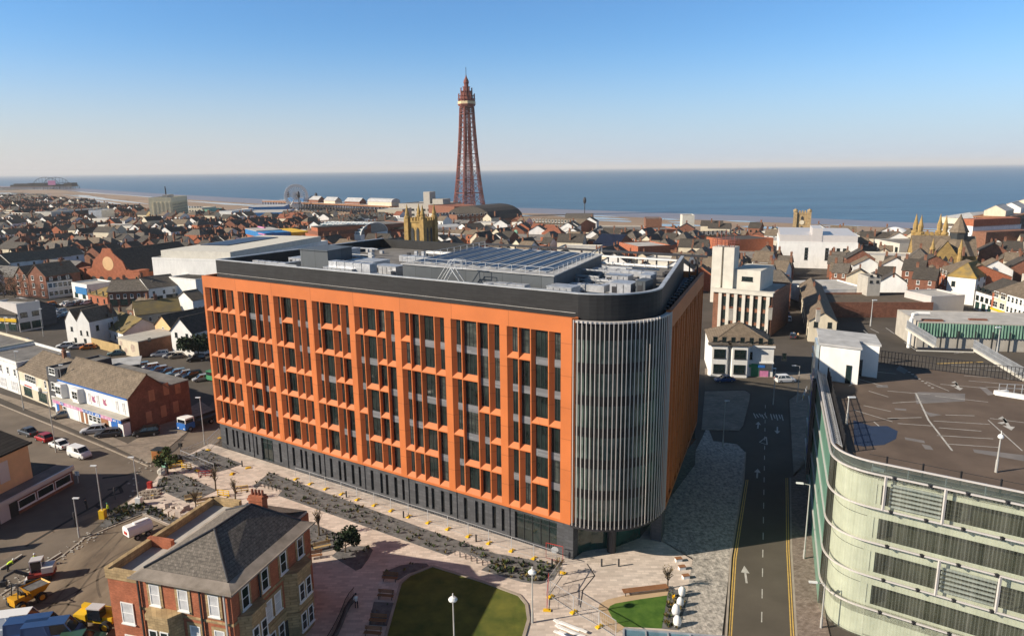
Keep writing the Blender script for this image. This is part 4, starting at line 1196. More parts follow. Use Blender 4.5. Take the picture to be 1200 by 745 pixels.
def wall_mesh(w, d, h, roof, rh, par=.5, m=0, band=None):
    mb = MB()
    if roof == 'flat':
        mb.box(0, 0, 0, w, d, h - .06, m)
        if par > 0:
            t = .3
            mb.box(0, 0, h - .06, w, t, h + par, m); mb.box(0, d - t, h - .06, w, d, h + par, m)
            mb.box(0, t, h - .06, t, d - t, h + par, m); mb.box(w - t, t, h - .06, w, d - t, h + par, m)
    else:
        mb.box(0, 0, 0, w, d, h, m, skip='t')
        if roof == 'gx':
            for x in (0, w): mb.face([(x, 0, h), (x, d, h), (x, d/2, h + rh)], m)
        elif roof == 'gy':
            for y in (0, d): mb.face([(0, y, h), (w, y, h), (w/2, y, h + rh)], m)
        elif roof == 'mono':
            mb.face([(0, 0, h), (0, d, h), (0, d, h + rh)], m); mb.face([(w, 0, h), (w, d, h), (w, d, h + rh)], m); mb.face([(0, d, h), (w, d, h), (w, d, h + rh), (0, d, h + rh)], m)
    return mb

def chimney_mesh(pots=3):
    mb = MB(); mb.box(-.45, -.3, -1.2, .45, .3, 1.5, 0); mb.box(-.52, -.37, 1.5, .52, .37, 1.68, 0)
    for k in range(pots): mb.lathe([(.11, 1.68), (.09, 2.15)], -.3 + .6 * k / max(1, pots - 1), 0, 6, 1)
    me = bpy.data.meshes.new('chimney'); me.from_pydata(mb.v, [], mb.f); me.polygons.foreach_set('material_index', mb.m)
    return me
CHM = {}
def chimney(parent, loc, m='brick', rot=0.0, s=1.0, pots=3):
    k = (m, pots)
    if k not in CHM:
        me = chimney_mesh(pots); me.materials.append(M[m]); me.materials.append(M['tile_red']); CHM[k] = me
    o = link('chimney', CHM[k], parent, loc, rot)
    if s != 1: o.scale = (s, s, s)
    return o

def bld(name, label, cat, o, rot, w, d, h, roof='flat', rh=3.0, wall='brick', rm='slate', wins=(), chim=(), group=None, ov=.3, par=.5, occ=True, split=False, cm='brick_brown', extra=None):
    root = thing(name, label, cat, (o[0], o[1], o[2] if len(o) > 2 else 0), rot, group)
    wall_mesh(w, d, h, roof, rh, par).build('wall', M[wall] if isinstance(wall, str) else wall, root)
    ro = roof_mesh(w, d, h, roof, rh, ov, par).build('roof', M[rm] if isinstance(rm, str) else rm, root)
    for c in chim: chimney(ro, (c[0], c[1], c[2]), c[3] if len(c) > 3 else cm, c[4] if len(c) > 4 else 0.0)
    for q in wins:
        face, z, ww, wh, n = q[:5]; style = q[5] if len(q) > 5 else 'white'
        L_ = w if face in 'FB' else d
        a = q[6] if len(q) > 6 else L_ / n / 2; b = q[7] if len(q) > 7 else L_ - L_ / n / 2
        for k in range(n):
            t = a if n == 1 else a + (b - a) * k / (n - 1)
            put_win(root, w, d, face, t, z, ww, wh, style, split)
    if occ: occupy(o, rot, w, d)
    return root

def site(a, b):
    """front edge on the ground between two sight lines -> origin, rotation, width"""
    p, q = G(*a), G(*b); d = q - p
    return p, math.atan2(d.y, d.x), d.length

def grid(face, rows, z0, dz, ww, wh, n, style='white', *rng):
    return [(face, z0 + k * dz, ww, wh, n, style, *rng) for k in range(rows)]
# ================================================================== near buildings, left of the office block
def box_part(root, name, m, *boxes):
    mb = MB()
    for b in boxes: mb.box(*b)
    return mb.build(name, M[m], root)

# --- white and blue shop with the long gabled roof
o, rot, w = site((75, 482), (155, 508.5))
D = (G(229, 487) - G(155, 508.5)).length
h = ZAT(467, G(155, 508.5))
d1 = D * .64
rh = 3.6
shop = thing('gabled_shop', 'long white shop with blue trim, brown gabled roof and bare brick gable end', 'shop', o, rot)
mb = wall_mesh(w, d1, h, 'gx', rh); mb.build('wall', M['brick'], shop)
rm_ = roof_mesh(w, d1, h, 'gx', rh, .25).build('roof', M['tile_brown'], shop)
mb = MB(); mb.box(0, d1 + .02, 0, w, D, h + .2); mb.build('rear_wing', M['brick'], shop)
mb = MB(); mb.box(-.1, d1 + .3, h + .2, w + .1, D + .1, h + .42); mb.build('rear_roof', M['felt'], shop)
box_part(shop, 'white_front', 'white_render', (-.0, -.12, 3.3, w, -.003, h - .05))
box_part(shop, 'eaves_board', 'blue', (-.1, -.34, h - .28, w + .1, -.125, h - .02))
box_part(shop, 'shopfront', 'white_render', (0, -1.5, 0, w, -.125, 2.5))
box_part(shop, 'canopy', 'concrete', (-.1, -1.9, 3.25, w + .2, -.13, 3.5))
for k, (a, b, m) in enumerate([(0, .12, 'pink_sign'), (.12, .17, 'blue'), (.17, .46, 'pink_sign'), (.46, .72, 'blue'), (.72, .88, 'pink_sign'), (.88, 1, 'blue')]):
    box_part(shop, 'sign_board', m, (w * a + .01, -1.78, 2.52, w * b - .01, -1.52, 3.2))
M['sign_letter'] = mat('white_sign_letter', (.75, .73, .74), rough=.6)
mb = MB(); rr = random.Random(4)
for k in range(46):
    t = w * (.02 + .96 * k / 46)
    if rr.random() < .78: mb.box(t, -1.82, 2.68, t + rr.uniform(.12, .3), -1.785, 2.68 + rr.uniform(.25, .42))
lt_ = mb.build('sign_lettering', M['sign_letter'], shop); lt_['kind'] = 'stuff'
for a, b, m in ((.03, .07, 'blue'), (.075, .12, 'timber'), (.30, .37, 'white'), (.40, .44, 'timber'), (.47, .50, 'timber'), (.70, .80, 'timber'), (.84, .93, 'blue')):
    box_part(shop, 'shutter', m, (w * a, -1.56, .1, w * b, -1.505, 2.4))
for t in (.16, .55, .61, .67): put_win(shop, w, D, 'F', w * t, 1.0, 1.3, 1.3, 'white', off=1.5)
for t, ww in ((.22, .8), (.46, .7), (.58, .7), (.85, .7), (.94, .7)): put_win(shop, w, D, 'F', w * t, 4.0, ww, 2.0, 'curtain', off=.12)
for t in (.06, .32):
    bay = MB(); bay.prism([(w * t - 1.6, -.13), (w * t - 1.2, -1.15), (w * t + 1.2, -1.15), (w * t + 1.6, -.13)], 3.6, h - .5); bb = bay.build('bay', M['white_render'], shop)
    link('window', win_mesh(2.1, 1.7, 'white')[0], bb, (w * t, -1.16, 4.3), 0)
for t in (.52, .68):
    mb = MB(); c = w * t
    mb.face([(c - .7, -.135, 4.5), (c - .1, -.135, 4.2), (c + .7, -.135, 4.4), (c + .2, -.135, 5.0), (c + .6, -.135, 5.7), (c - .1, -.135, 5.3), (c - .7, -.135, 5.6)])
    mb.build('painted_figure', mat('faded_wall_painting', (.45, .12, .14), c2=(.25, .12, .25), rough=.8, scale=2), shop)
mb = MB()                                       # bricked-up openings on the gable end
for k, (y, z, hh) in enumerate([(3, 1.2, 2.2), (6, 1.4, 2.3), (8.6, 1.5, 2.3), (12, 1.4, 2.4), (4, 5.2, 2.2), (7, 5.6, 2.4), (9.4, 5.2, 2.2), (14.5, 3, 3.0), (18, 3.2, 3.0), (20.5, 3.2, 2.6)]):
    if y < D - 1.2: mb.box(w, y, z, w + .04, y + 1.15, z + hh, skip='l')
o_ = mb.build('blocked_openings', mat('pale_infill_brick', (.42, .20, .11), rough=.9, var=.25), shop); o_['kind'] = 'stuff'
occupy(o, rot, w, D)
# neighbours going left along the same frontage
def front(a, b, ytop, **k):
    o, r_, w = site(a, b); h = ZAT(ytop, o); return o, r_, w, h
o, r_, w, h = front((61, 477.5), (75, 482), 425)
bld('flat_roofed_shop', 'tall narrow flat-roofed shop with dark side walls beside the blue and white shop', 'shop', o, r_, w - .1, 11, h - 1.2, 'flat', 0, 'charcoal', 'felt', wins=[('F', 4.2, 2.2, 1.7, 1), ('F', .6, 3.4, 2.2, 1, 'curtain'), ('F', 7.6, 2.4, 1.4, 1)], par=.35)
o, r_, w, h = front((26, 463), (61, 477.5), 432)
sh2 = bld('pitched_shop', 'cream shop under a brown pitched roof with a red signboard', 'shop', o, r_, w - .1, 11, h, 'gx', 2.8, 'cream', 'tile_brown', wins=[('F', 3.9, 5.4, 1.7, 1, 'white', w * .4, w * .4), ('F', .6, 4.0, 2.0, 2, 'shop'), ('F', 4.0, .9, 1.7, 1, 'white', w * .9, w * .9)], chim=[(w * .7, 5.5, h + 2.8)])
box_part(sh2, 'sign_board', 'white', (w * .05, -.5, 2.9, w * .72, -.01, 3.7)); box_part(sh2, 'sign_lettering', 'red', (w * .25, -.53, 3.1, w * .5, -.505, 3.4))
o, r_, w, h = front((-14, 448), (26, 463), 412)
bld('flat_roofed_shop', 'pair of white flat-roofed shops with grey shutters at the end of the parade', 'shop', o, r_, w - .1, 11, h - .6, 'flat', 0, 'white_render', 'felt', wins=[('F', .5, 3.2, 2.3, 3, 'curtain'), ('F', 4.1, 1.0, 1.7, 5)], par=.6)
o, r_, w, h = front((-70, 428), (-14, 448), 396)
bld('flat_roofed_shop', 'dark-roofed cream shop at the left edge of the picture', 'shop', o, r_, w - .1, 11, h, 'flat', 0, 'cream', 'felt', wins=[('F', .5, 3.2, 2.3, 3, 'shop'), ('F', 4.1, 1.0, 1.7, 5)], par=.6)
# rear flat roofs and yard walls behind the parade
o = G(100, 446); bld('storage_shed', 'low dark shed with a metal roof behind the blue and white shop', 'shed', G(103, 449), R(24), 11, 6, 3.2, 'mono', .5, 'charcoal', 'membrane')

# --- peach building, lower left corner, single-storey shopfront in front of it
pL, pR = G(-40, 637), G(87, 566.5)
d = pR - pL; rot = math.atan2(d.y, d.x); w = d.length
pc = thing('peach_building', 'peach rendered building with dark ribbed roof over a brown shopfront', 'building', pL, rot)
hf = ZAT(545, pR); hu = hf + 5.4
box_part(pc, 'shopfront', 'brick_brown', (0, 0, 0, w, 3.0, hf - .7))
box_part(pc, 'fascia', 'fin', (-.1, -.35, hf - .72, w + .1, 0, hf), (-.1, -.35, hf - .72, w + .1, 3.2, hf - .6))
box_part(pc, 'canopy_roof', 'felt', (-.1, .0, hf - .55, w + .1, 3.4, hf - .15))
box_part(pc, 'wing', 'brick_brown', (w - 6, 3.01, 0, w, 14, hf - .4)); box_part(pc, 'wing_roof', 'slate_dark', (w - 6.2, 3.0, hf - .39, w + .2, 14.2, hf - .1))
wu = w - 4.6
wall = MB(); wall.box(0, 2.6, 0, wu, 22, hu); wall.face([(wu, 2.6, hu), (wu, 22, hu), (wu, 12.3, hu + 3.0)]); wall.build('wall', M['peach'], pc)
rf_ = MB(); rf_.face([(-.2, 2.2, hu - .02), (wu + .4, 2.2, hu - .02), (wu + .4, 12.3, hu + 3.12), (-.2, 12.3, hu + 3.12)]); rf_.face([(-.2, 12.3, hu + 3.12), (wu + .4, 12.3, hu + 3.12), (wu + .4, 22.4, hu - .02), (-.2, 22.4, hu - .02)])
rf_.bar((-.2, 2.2, hu + .0), (wu + .4, 2.2, hu + .0), .18, .3)
rf_.build('roof', M['dark_roof'], pc)
pcw = []
for k, t in enumerate((wu - 4.5, wu - 12, wu - 18.5)):
    bb = MB(); bb.box(t - .8, 2.54, hf + 1.2, t + .8, 2.598, hf + 4.3); bb.build('boarded_window', M['fin'], pc)
dp_ = MB(); dp_.bar((wu - 8.6, 2.5, hf), (wu - 8.6, 2.5, hu), .16); dp_.build('downpipe', M['frame_dark'], pc)
for t, ww in ((w - 2.0, 3.0), (w - 5.3, 3.0), (w - 8.6, 3.0), (w - 16.5, 3.4), (w - 20.4, 3.4), (w - 26, 4)): put_win(pc, w, 3, 'F', t, .7, ww, hf - 1.8, 'shop_white')
box_part(pc, 'door', 'fin', (w - 13.2, -.08, .05, w - 11.6, -.002, 2.9)); box_part(pc, 'doorway', 'frame_dark', (w - 11.5, -.05, .05, w - 10.2, -.002, 2.9))
occupy(pL, rot, w, 23)

# --- red brick villa with sandstone bays, hipped slate roof: lower left, in front of the office block
HO, HR = Vector((-36.0, 60.0, 0)), R(-16.0)
vil = thing('brick_villa', 'three-storey red brick villa with sandstone bays and hipped slate roof', 'house', HO, HR)
VW, VD, VH = 10.5, 12.7, 10.9
wall = MB(); wall.box(0, 0, 0, VW, VD, VH); wall.box(-4.4, .8, 0, 0, VD + 3.5, VH - 1.6); wall.box(0, VD, 0, VW - 2.5, VD + 4.2, VH - 1.2)
wall.build('wall', M['brick_bright'], vil)
# base course and bands of stone
box_part(vil, 'stone_band', 'sandstone', (-.06, -.06, 7.15, VW + .06, VD + .05, 7.42)); box_part(vil, 'stone_band', 'sandstone', (-.05, -.05, 3.7, VW + .05, VD + .04, 4.0))
box_part(vil, 'stone_base', 'sandstone', (VW - .01, 2.5, 0, VW + .10, VD + .1, 3.68))
# eaves: white brackets and a broad lead gutter
box_part(vil, 'eaves_band', 'white', (-.04, -.10, VH - .50, VW + .10, VD + .1, VH - .02))
br = MB()
for k in range(19): br.box(.2 + k * .53, -.34, VH - .40, .42 + k * .53, -.105, VH - .03)
for k in range(23): br.box(VW + .105, .2 + k * .53, VH - .40, VW + .34, .42 + k * .53, VH - .03)
br = br.build('eaves_bracket', M['white'], vil); br['kind'] = 'stuff'
rf_ = MB()
ov = .75
A = [(-ov*.3, -ov, VH), (VW + ov, -ov, VH), (VW + ov, VD + ov * .6, VH), (-ov*.3, VD + ov * .6, VH)]
B_ = [(.5, .55, VH + .34), (VW - .55, .55, VH + .34), (VW - .55, VD - .2, VH + .34), (.5, VD - .2, VH + .34)]
lead = MB()
for k in range(4): k2 = (k + 1) % 4; lead.face([A[k], A[k2], B_[k2], B_[k]])
lead.face(A[::-1]); 
lead.face([(a[0], a[1], VH - .03) for a in A]); lead.bar(A[0], A[1], .12, .16); lead.bar(A[1], A[2], .12, .16)
lead.build('lead_gutter', mat('weathered_lead', (.18, .15, .12), c2=(.33, .28, .235), rough=.8, scale=.6), vil)
P_, Q_ = (5.2, 5.0, VH + 2.7), (5.6, VD - 2.4, VH + 2.75)
M['villa_slate'] = mat('villa_slate', (.085, .074, .062), c2=(.21, .18, .15), rough=.8, scale=3.0, brick=(.26, .15, .6, True))
rf_.face([B_[0], B_[1], P_]); rf_.face([B_[1], B_[2], Q_, P_]); rf_.face([B_[2], B_[3], Q_]); rf_.face([B_[3], B_[0], P_, Q_])
rfo = rf_.build('roof', M['villa_slate'], vil)
rg = MB()
for a, b in ((B_[0], P_), (B_[1], P_), (B_[2], Q_), (B_[3], Q_), (P_, Q_)): rg.tube([Vector(a) + Vector((0, 0, .05)), Vector(b) + Vector((0, 0, .05))], .12, 6)
rg.build('roof_ridge', M['steel_dark'], rfo)
c = MB(); c.box(4.7, VD - 1.7, VH + .2, 6.4, VD - .8, VH + 3.3, 0); c.box(4.6, VD - 1.8, VH + 2.8, 6.5, VD - .7, VH + 3.05, 0)
for k in range(4): c.lathe([(.16, VH + 3.3), (.12, VH + 3.9)], 4.95 + k * .42, VD - 1.25, 8, 1)
c.build('chimney', [M['brick_bright'], M['tile_red']], rfo)
# left wing: flat roof behind a moulded parapet
fl = MB(); fl.box(-4.2, 1.0, VH - 1.65, -.02, VD + 3.4, VH - 1.3); fl.box(.0, VD + .02, VH - 1.25, VW - 2.6, VD + 4.1, VH - .9); fl.build('wing_roof', M['felt_pale'], vil)
pp = MB()
pp.box(-4.5, .7, VH - 1.6, -4.0, VD + 3.6, VH - .45); pp.box(-4.5, .68, VH - 1.6, -.05, 1.15, VH - .6); pp.box(-4.5, VD + 3.2, VH - 1.6, -.5, VD + 3.7, VH - .45)
pp.build('wing_parapet', M['sandstone'], vil)
pp = MB(); pp.box(-4.5, 6.2, VH - 1.29, -1.5, 6.7, VH - .3); pp.build('wing_crosswall', M['brick_bright'], vil)
rr_ = MB(); rr_.face([(1, VD + 4.1, VH - .9), (VW - 2.5, VD + 4.1, VH - .9), (VW - 2.8, VD + .2, VH + .7), (1, VD + .2, VH + .7)]); rr_.build('rear_roof', M['villa_slate'], vil)
# front windows with stone surrounds
def stone_win(face, t, z, ww, wh, style='curtain', off=0.0):
    o = put_win(vil, VW, VD, face, t, z, ww, wh, style, True, off=off + .02)
    mb = MB()
    for a in ((-ww/2 - .28, -.30, ww/2 + .28, -.13), (-ww/2 - .28, wh, ww/2 + .28, wh + .32), (-ww/2 - .28, -.13, -ww/2, wh), (ww/2, -.13, ww/2 + .28, wh)):
        mb.box(a[0], -.05, a[1], a[2], .0, a[3], skip='k')
    s_ = mb.build('window_surround', M['sandstone'], o)
    return o
for t in (2.0, 5.2, 8.6): stone_win('F', t, 7.9, 1.15, 2.2)
for t in (6.2, 8.9): stone_win('F', t, 4.4, 1.15, 2.1)
for t in (6.2, 8.9): stone_win('F', t, .9, 1.15, 2.1)
for t in (1.9, 4.9, 8.0, 11.1): stone_win('R', t, 7.9, 1.1, 2.2, 'white')
for t in (5.1, 6.6): stone_win('R', t, 4.4, 1.1, 2.1)
put_win(vil, VW, VD, 'F', -2.4, 4.6, 1.5, 2.3, 'curtain', True, off=-.78)
put_win(vil, VW, VD, 'F', -2.4, 1.0, 1.5, 2.3, 'curtain', True, off=-.78)
# bays
def bay(face, t, wd, out_, z0, z1, nm='stone_bay'):
    mb = MB(); p = [(-wd/2, 0), (-wd/2 + out_ * .55, -out_), (wd/2 - out_ * .55, -out_), (wd/2, 0)]
    mb.prism(p, z0, z1); q = [(x * 1.07, y * 1.10 if y else 0) for x, y in p]
    mb.prism(q, z1 + .001, z1 + .55); mb.prism([(x, y) for x, y in q], z0 + 3.0, z0 + 3.25)
    loc, rz = {'F': ((t, -.02, 0), 0), 'R': ((VW + .02, t, 0), R(90))}[face]
    b = mb.build(nm, M['sandstone'], vil, loc); b.rotation_euler = (0, 0, rz)
    for z in [z0 + .8 + 3.4 * k for k in range(int((z1 - z0) / 3.2))]:
        k_ = 2 if wd > 3 else 1
        for j in range(k_):
            xx = (j - (k_ - 1) / 2) * 1.25
            link('window', win_mesh(.95, 2.0, 'white', False)[0], b, (xx, -out_ - .01, z), 0)
    return b
bay('F', 3.1, 3.7, 1.2, .0, 7.2)
bay('R', 2.3, 3.2, 1.0, .0, 7.2); bay('R', 9.7, 3.8, 1.2, .0, 7.2)
for t in (5.2, 6.7, 11.9): put_win(vil, VW, VD, 'R', t, 1.0, 1.0, 1.9, 'white', True, off=.11)
door = MB(); door.box(VW + .1, 7.4, 0, VW + .2, 7.75, 2.6); door.build('door', M['frame_dark'], vil)
for x_, y_ in ((.25, -.16), (7.2, -.16), (VW + .18, 3.9)): pp = MB(); pp.bar((x_, y_, 0), (x_, y_, VH - .5), .14); pp.build('downpipe', M['frame_dark'], vil)
pp = MB(); pp.bar((9.9, -.2, 0), (9.9, -.2, VH - .5), .14); pp.build('downpipe', M['pole'], vil)
occupy(HO, HR, VW, VD)
# lightwell wall and railings curving round the villa's far side
hm = Matrix.Translation(HO) @ Matrix.Rotation(HR, 4, 'Z')
rw = MB(); ry = MB(); pts = []
for k in range(17):
    t = k / 16; pts.append(hm @ Vector((VW + 3.3 + 1.6 * math.sin(math.pi * min(1, t * 1.1)), -3 + 19 * t, 0)))
for a, b in zip(pts, pts[1:]):
    rw.bar((a.x, a.y, .35), (b.x, b.y, .35), .3, .7)
    for z in (.8, 1.7): ry.bar((a.x, a.y, z), (b.x, b.y, z), .06)
    for j in range(4):
        c = a.lerp(b, j / 4); ry.bar((c.x, c.y, .7), (c.x, c.y, 1.75), .04)
wl_ = thing('railed_wall', 'curved low dark wall with railings round the lightwell of the brick villa', 'wall', (0, 0, 0))
rw.build('base_wall', M['charcoal'], wl_); ry.build('railing', M['black'], wl_)

# --- white houses and the mural building beyond the car park
o, r_, w, h = front((80, 402), (93.5, 403.5), 375)
bld('gabled_house', 'tall white gable-fronted house, left one of a joined pair beyond the parade', 'house', o, r_, w - .03, 9, h, 'gy', 3.2, 'white_render', 'tile_brown', wins=[('F', h - 3, .8, 1.2, 1, 'dark'), ('F', .3, .9, 1.6, 1, 'dark', w * .7, w * .7)], ov=.1)
o, r_, w, h = front((93.5, 403.5), (108, 405), 376)
bld('gabled_house', 'white gable-fronted house, right one of a joined pair beside a timber fence', 'house', o, r_, w, 9.5, h, 'gy', 3.2, 'white_render', 'tile_brown', wins=[('F', h - 4, .6, 1.3, 2, 'dark'), ('R', 4, .9, 1.5, 2, 'dark'), ('F', .3, .9, 1.6, 1, 'dark')], chim=[(w * .8, 8, h + 2)], ov=.1)
o, r_, w, h = front((109, 391), (146, 405.5), 377)
bld('white_terrace', 'white rendered three-storey terrace with dark windows and mossy roof', 'house', o, r_, w, 11, h, 'gx', 3.2, 'white_render', 'moss', wins=grid('F', 3, 1.2, 3.0, .8, 1.2, 6, 'dark') + [('R', h - 2.5, .8, 1.2, 1, 'dark')], chim=[(w * .35, 5.5, h + 3)])
o, r_, w, h = front((141, 414), (164.5, 419.5), 396)
mu = bld('mural_building', 'flat-roofed cream building with a faded painted mural, brown brick behind', 'building', o, r_, w, 15, h, 'flat', 0, 'brick_brown', 'felt', wins=[('R', 4, .8, .9, 1, 'dark', 3, 3)], par=.05)
box_part(mu, 'white_front', 'cream', (0, -.15, 0, w, -.003, h)); box_part(mu, 'roof_edge', 'concrete', (-.2, -.3, h + .06, w + .2, 15.2, h + .3))
M['mural'] = mat('faded_mural', (.32, .24, .20), c2=(.55, .45, .36), rough=.9, scale=1.8)
for t, z, r0 in ((.72, h * .55, 1.15), (.14, h * .72, .75), (.34, h * .3, .9)):
    mb = MB(); rr = random.Random(int(t * 100))
    mb.face([(w * t + r0 * rr.uniform(.7, 1.1) * math.cos(a * .7), -.16, z + r0 * rr.uniform(.8, 1.2) * math.sin(a * .7)) for a in range(9)]); mb.build('mural', M['mural'], mu)
o, r_, w, h = front((184, 402), (203, 406), 380)
bld('gabled_house', 'peach gable-fronted house behind the mural building', 'house', o, r_, w, 14, h, 'gy', 3.0, 'peach', 'slate_dark', wins=[('F', h - 1.5, .8, 1.2, 1), ('F', h - 5, .9, 1.3, 2)])
o, r_, w, h = front((203, 415), (228, 418.5), 387)
bld('gabled_house', 'white gable-fronted house with black waste pipes facing the car park', 'house', o, r_, w, 15, h, 'gy', 3.6, 'white_render', 'slate_dark', wins=[('F', h - 1.7, .9, 1.3, 2, 'dark'), ('F', h - 5.2, .9, 1.4, 2, 'dark'), ('R', 4, .9, 1.4, 2, 'dark')])
o, r_, w, h = front((162, 390), (214, 384), 369)
bld('long_house', 'long low house with a moss-covered roof behind the white gables', 'house', o, r_, w, 11, h, 'gx', 3.2, 'cream', 'moss', wins=[('F', h - 2.4, .9, 1.3, 5)], chim=[(w * .5, 5.5, h + 3)])
o, r_, w, h = front((228, 374), (243, 371), 352)
bld('long_house', 'small white house with brown roof beside the corner of the orange office', 'house', o, r_, w, 9, h, 'gx', 2.6, 'white_render', 'tile_brown', wins=[('F', 2.5, .9, 1.3, 3, 'dark')])
o, r_, w, h = front((150, 372), (182, 376), 362)
bld('long_house', 'dark-roofed brown house between the moss roofs', 'house', o, r_, w, 10, h, 'gx', 3.0, 'brick_brown', 'tile_brown', wins=[('F', h - 2.4, .9, 1.3, 4)], chim=[(w * .3, 5, h + 3)])
# corner terrace under the brick hall
o, r_, w, h = front((104, 355), (127, 359.5), 344)
bld('corner_house', 'red brick corner house with a yellow mossy hipped roof', 'house', o, r_, w, 13, h, 'hip', 3.0, 'brick_bright', 'moss_yellow', wins=grid('F', 2, 1.0, 3.0, 1.0, 1.6, 3, 'dark'), chim=[(w * .6, 8, h + 2.6)])
o, r_, w, h = front((128, 360), (176, 358), 342)
bld('brick_terrace', 'dark brick terrace with ground-floor shopfronts below the brick hall', 'house', o, r_, w, 12, h, 'gx', 3.4, 'brick', 'slate', wins=[('F', h - 2.6, 1.0, 1.5, 6), ('F', .6, 2.6, 2.2, 4, 'shop')], chim=[(w * .3, 6, h + 3.2), (w * .7, 6, h + 3.2)])
o, r_, w, h = front((176, 358), (211, 353), 338)
bld('white_pub', 'white rendered corner pub with two broad dark ground-floor windows', 'pub', o, r_, w, 13, h, 'gx', 3.4, 'white_render', 'slate', wins=[('F', h - 2.8, 1.1, 1.6, 3), ('F', .8, 4.2, 2.4, 2, 'dark')], chim=[(w * .05, 6.5, h + 3.4)])
o, r_, w, h = front((86, 349), (104, 352.5), 332)
bs = bld('sign_building', 'small flat-roofed building with a bright blue advertising panel', 'building', o, r_, w, 10, h, 'flat', 0, 'white_render', 'felt_pale', wins=[('F', .6, 2.5, 2.0, 2, 'shop')])
box_part(bs, 'advert_panel', 'blue_bright', (w * .25, -.2, h - 3.6, w * .98, -.01, h - .9))
# dark pub and flat building at the left edge
o, r_, w, h = front((-28, 386), (22, 389), 366)
pb = bld('dark_pub', 'dark painted pub with white windows and a yellow fascia', 'pub', o, r_, w, 14, h, 'gx', 3.4, 'charcoal', 'slate_dark', wins=[('F', h - 2.9, 1.5, 1.7, 6), ('F', .5, 3.0, 2.2, 4, 'shop')])
box_part(pb, 'fascia', 'yellow', (0, -.3, 3.2, w, -.01, 4.2))
o, r_, w, h = front((24, 389), (51, 384), 358)
bld('flat_roofed_shop', 'pale flat-roofed shop with a shaded front beside the dark pub', 'shop', o, r_, w, 12, h, 'flat', 0, 'fin', 'felt_pale', wins=[('F', 4.4, 2.0, 1.5, 2, 'dark'), ('F', .6, 3.0, 2.2, 2, 'shop')])
o, r_, w, h = front((-10, 362), (48, 367), 352)
bld('brick_wall', 'low orange brick wall with capped piers behind the dark pub', 'wall', o, r_, w, .5, h, 'flat', 0, 'brick_bright', 'brick_bright', par=.02)
# Victorian villas across the way
for (a, b, yt, lab) in (((20, 346), (36, 348), 324, 'Victorian brick house with twin pointed dormers beside a bare tree'), ((36.5, 348), (57, 350), 322, 'Victorian brick house with a broad white-bayed gable'), ):
    o, r_, w, h = front(a, b, yt)
    bld('victorian_house', lab, 'house', o, r_, w, 14, h, 'gy', 4.2, 'brick', 'tile_brown', wins=grid('F', 3, 1.0, 3.0, 1.5, 1.8, 2) , chim=[(w * .5, 10, h + 3.6)])
o, r_, w, h = front((58, 350), (87, 346), 330)
bld('victorian_terrace', 'terrace with white bay windows and dark mansard dormers right of the Victorian gables', 'house', o, r_, w, 12, h, 'gx', 4.0, 'fin', 'slate_dark', wins=grid('F', 2, 1.0, 3.2, 1.6, 1.8, 5) + [('F', h + .3, 1.1, 1.3, 3)], chim=[(w * .9, 6, h + 3.6)])
# brick hall with the round-windowed gable
o, r_, w, h = front((104, 335), (160, 338), 318)
hall = bld('brick_hall', 'big red brick hall with a stepped gable, round window and arched openings', 'hall', o, r_, w, 40, h, 'gy', ZAT(293, o) - h, 'brick_bright', 'slate_dark', par=0)
mb = MB(); rh_ = ZAT(293, o) - h
mb.face([(-1, -.6, 0), (w + 1, -.6, 0), (w + 1, -.6, h + 1.2), (w * .86, -.6, h + 1.6), (w * .80, -.6, h + rh_ * .55), (w * .62, -.6, h + rh_ * .92), (w * .58, -.6, h + rh_ * 1.12), (w * .42, -.6, h + rh_ * 1.12), (w * .38, -.6, h + rh_ * .92), (w * .2, -.6, h + rh_ * .55), (w * .14, -.6, h + 1.6), (-1, -.6, h + 1.2)])
i = len(mb.v); n_ = 12
mb2 = MB(); prof = [(p[0], p[2]) for p in mb.v]
for y_, rev in ((-.6, False), (-.05, True)):
    f = [(a, y_, b) for a, b in prof]; mb2.face(f[::-1] if rev else f)
for k in range(n_): k2 = (k + 1) % n_; mb2.face([(prof[k][0], -.6, prof[k][1]), (prof[k][0], -.05, prof[k][1]), (prof[k2][0], -.05, prof[k2][1]), (prof[k2][0], -.6, prof[k2][1])])
mb2.build('gable_front', M['brick_bright'], hall)
mb = MB(); mb.face([(w / 2 + 3 * math.cos(a * R(20)), -.66, h + rh_ * .42 + 3 * math.sin(a * R(20))) for a in range(18)]); mb.build('round_window', M['peach'], hall)
for k in range(5):
    t = w * (.16 + .17 * k)
    mb = MB(); mb.face([(t - 1.5, -.66, h - 4.6), (t + 1.5, -.66, h - 4.6)] + [(t + 1.5 * math.cos(a * R(20)), -.66, h - 3.2 + 1.5 * math.sin(a * R(20))) for a in range(10)]); mb.build('arched_opening', M['frame_dark'], hall)
for t in (-3.6, w + .2):
    mb = MB(); mb.box(t, -1.0, 0, t + 3.4, 4, h + 1.0); mb.box(t - .2, -1.2, h + 1.0, t + 3.6, 4.2, h + 1.5); mb.build('corner_turret', M['brick_bright'], hall)
    put_win(hall, w, 40, 'F', t + 1.7, h - 3.5, 1.2, 2.4, 'stone', off=1.0)
box_part(hall, 'side_aisle', 'brick', (w + .1, 4.2, 0, w + 10, 40, h * .62)); 
# blue roof vents behind it
for k, (px, py) in enumerate(((146, 290), (185, 287), (203, 283), (237, 281))):
    mb = MB(); p = G(px, py + 4); mb.box(-1.5, -1.5, 0, 1.5, 1.5, ZAT(py + 1, p)); mb.box(-1.9, -1.9, ZAT(py + 1, p), 1.9, 1.9, ZAT(py - 3.5, p)); 
    tag(mb.build('roof_ventilator', M['blue_bright'], None, p), 'bright blue rooftop ventilator tower on the dark shed roofs behind the brick hall', 'ventilator', 'blue ventilators')
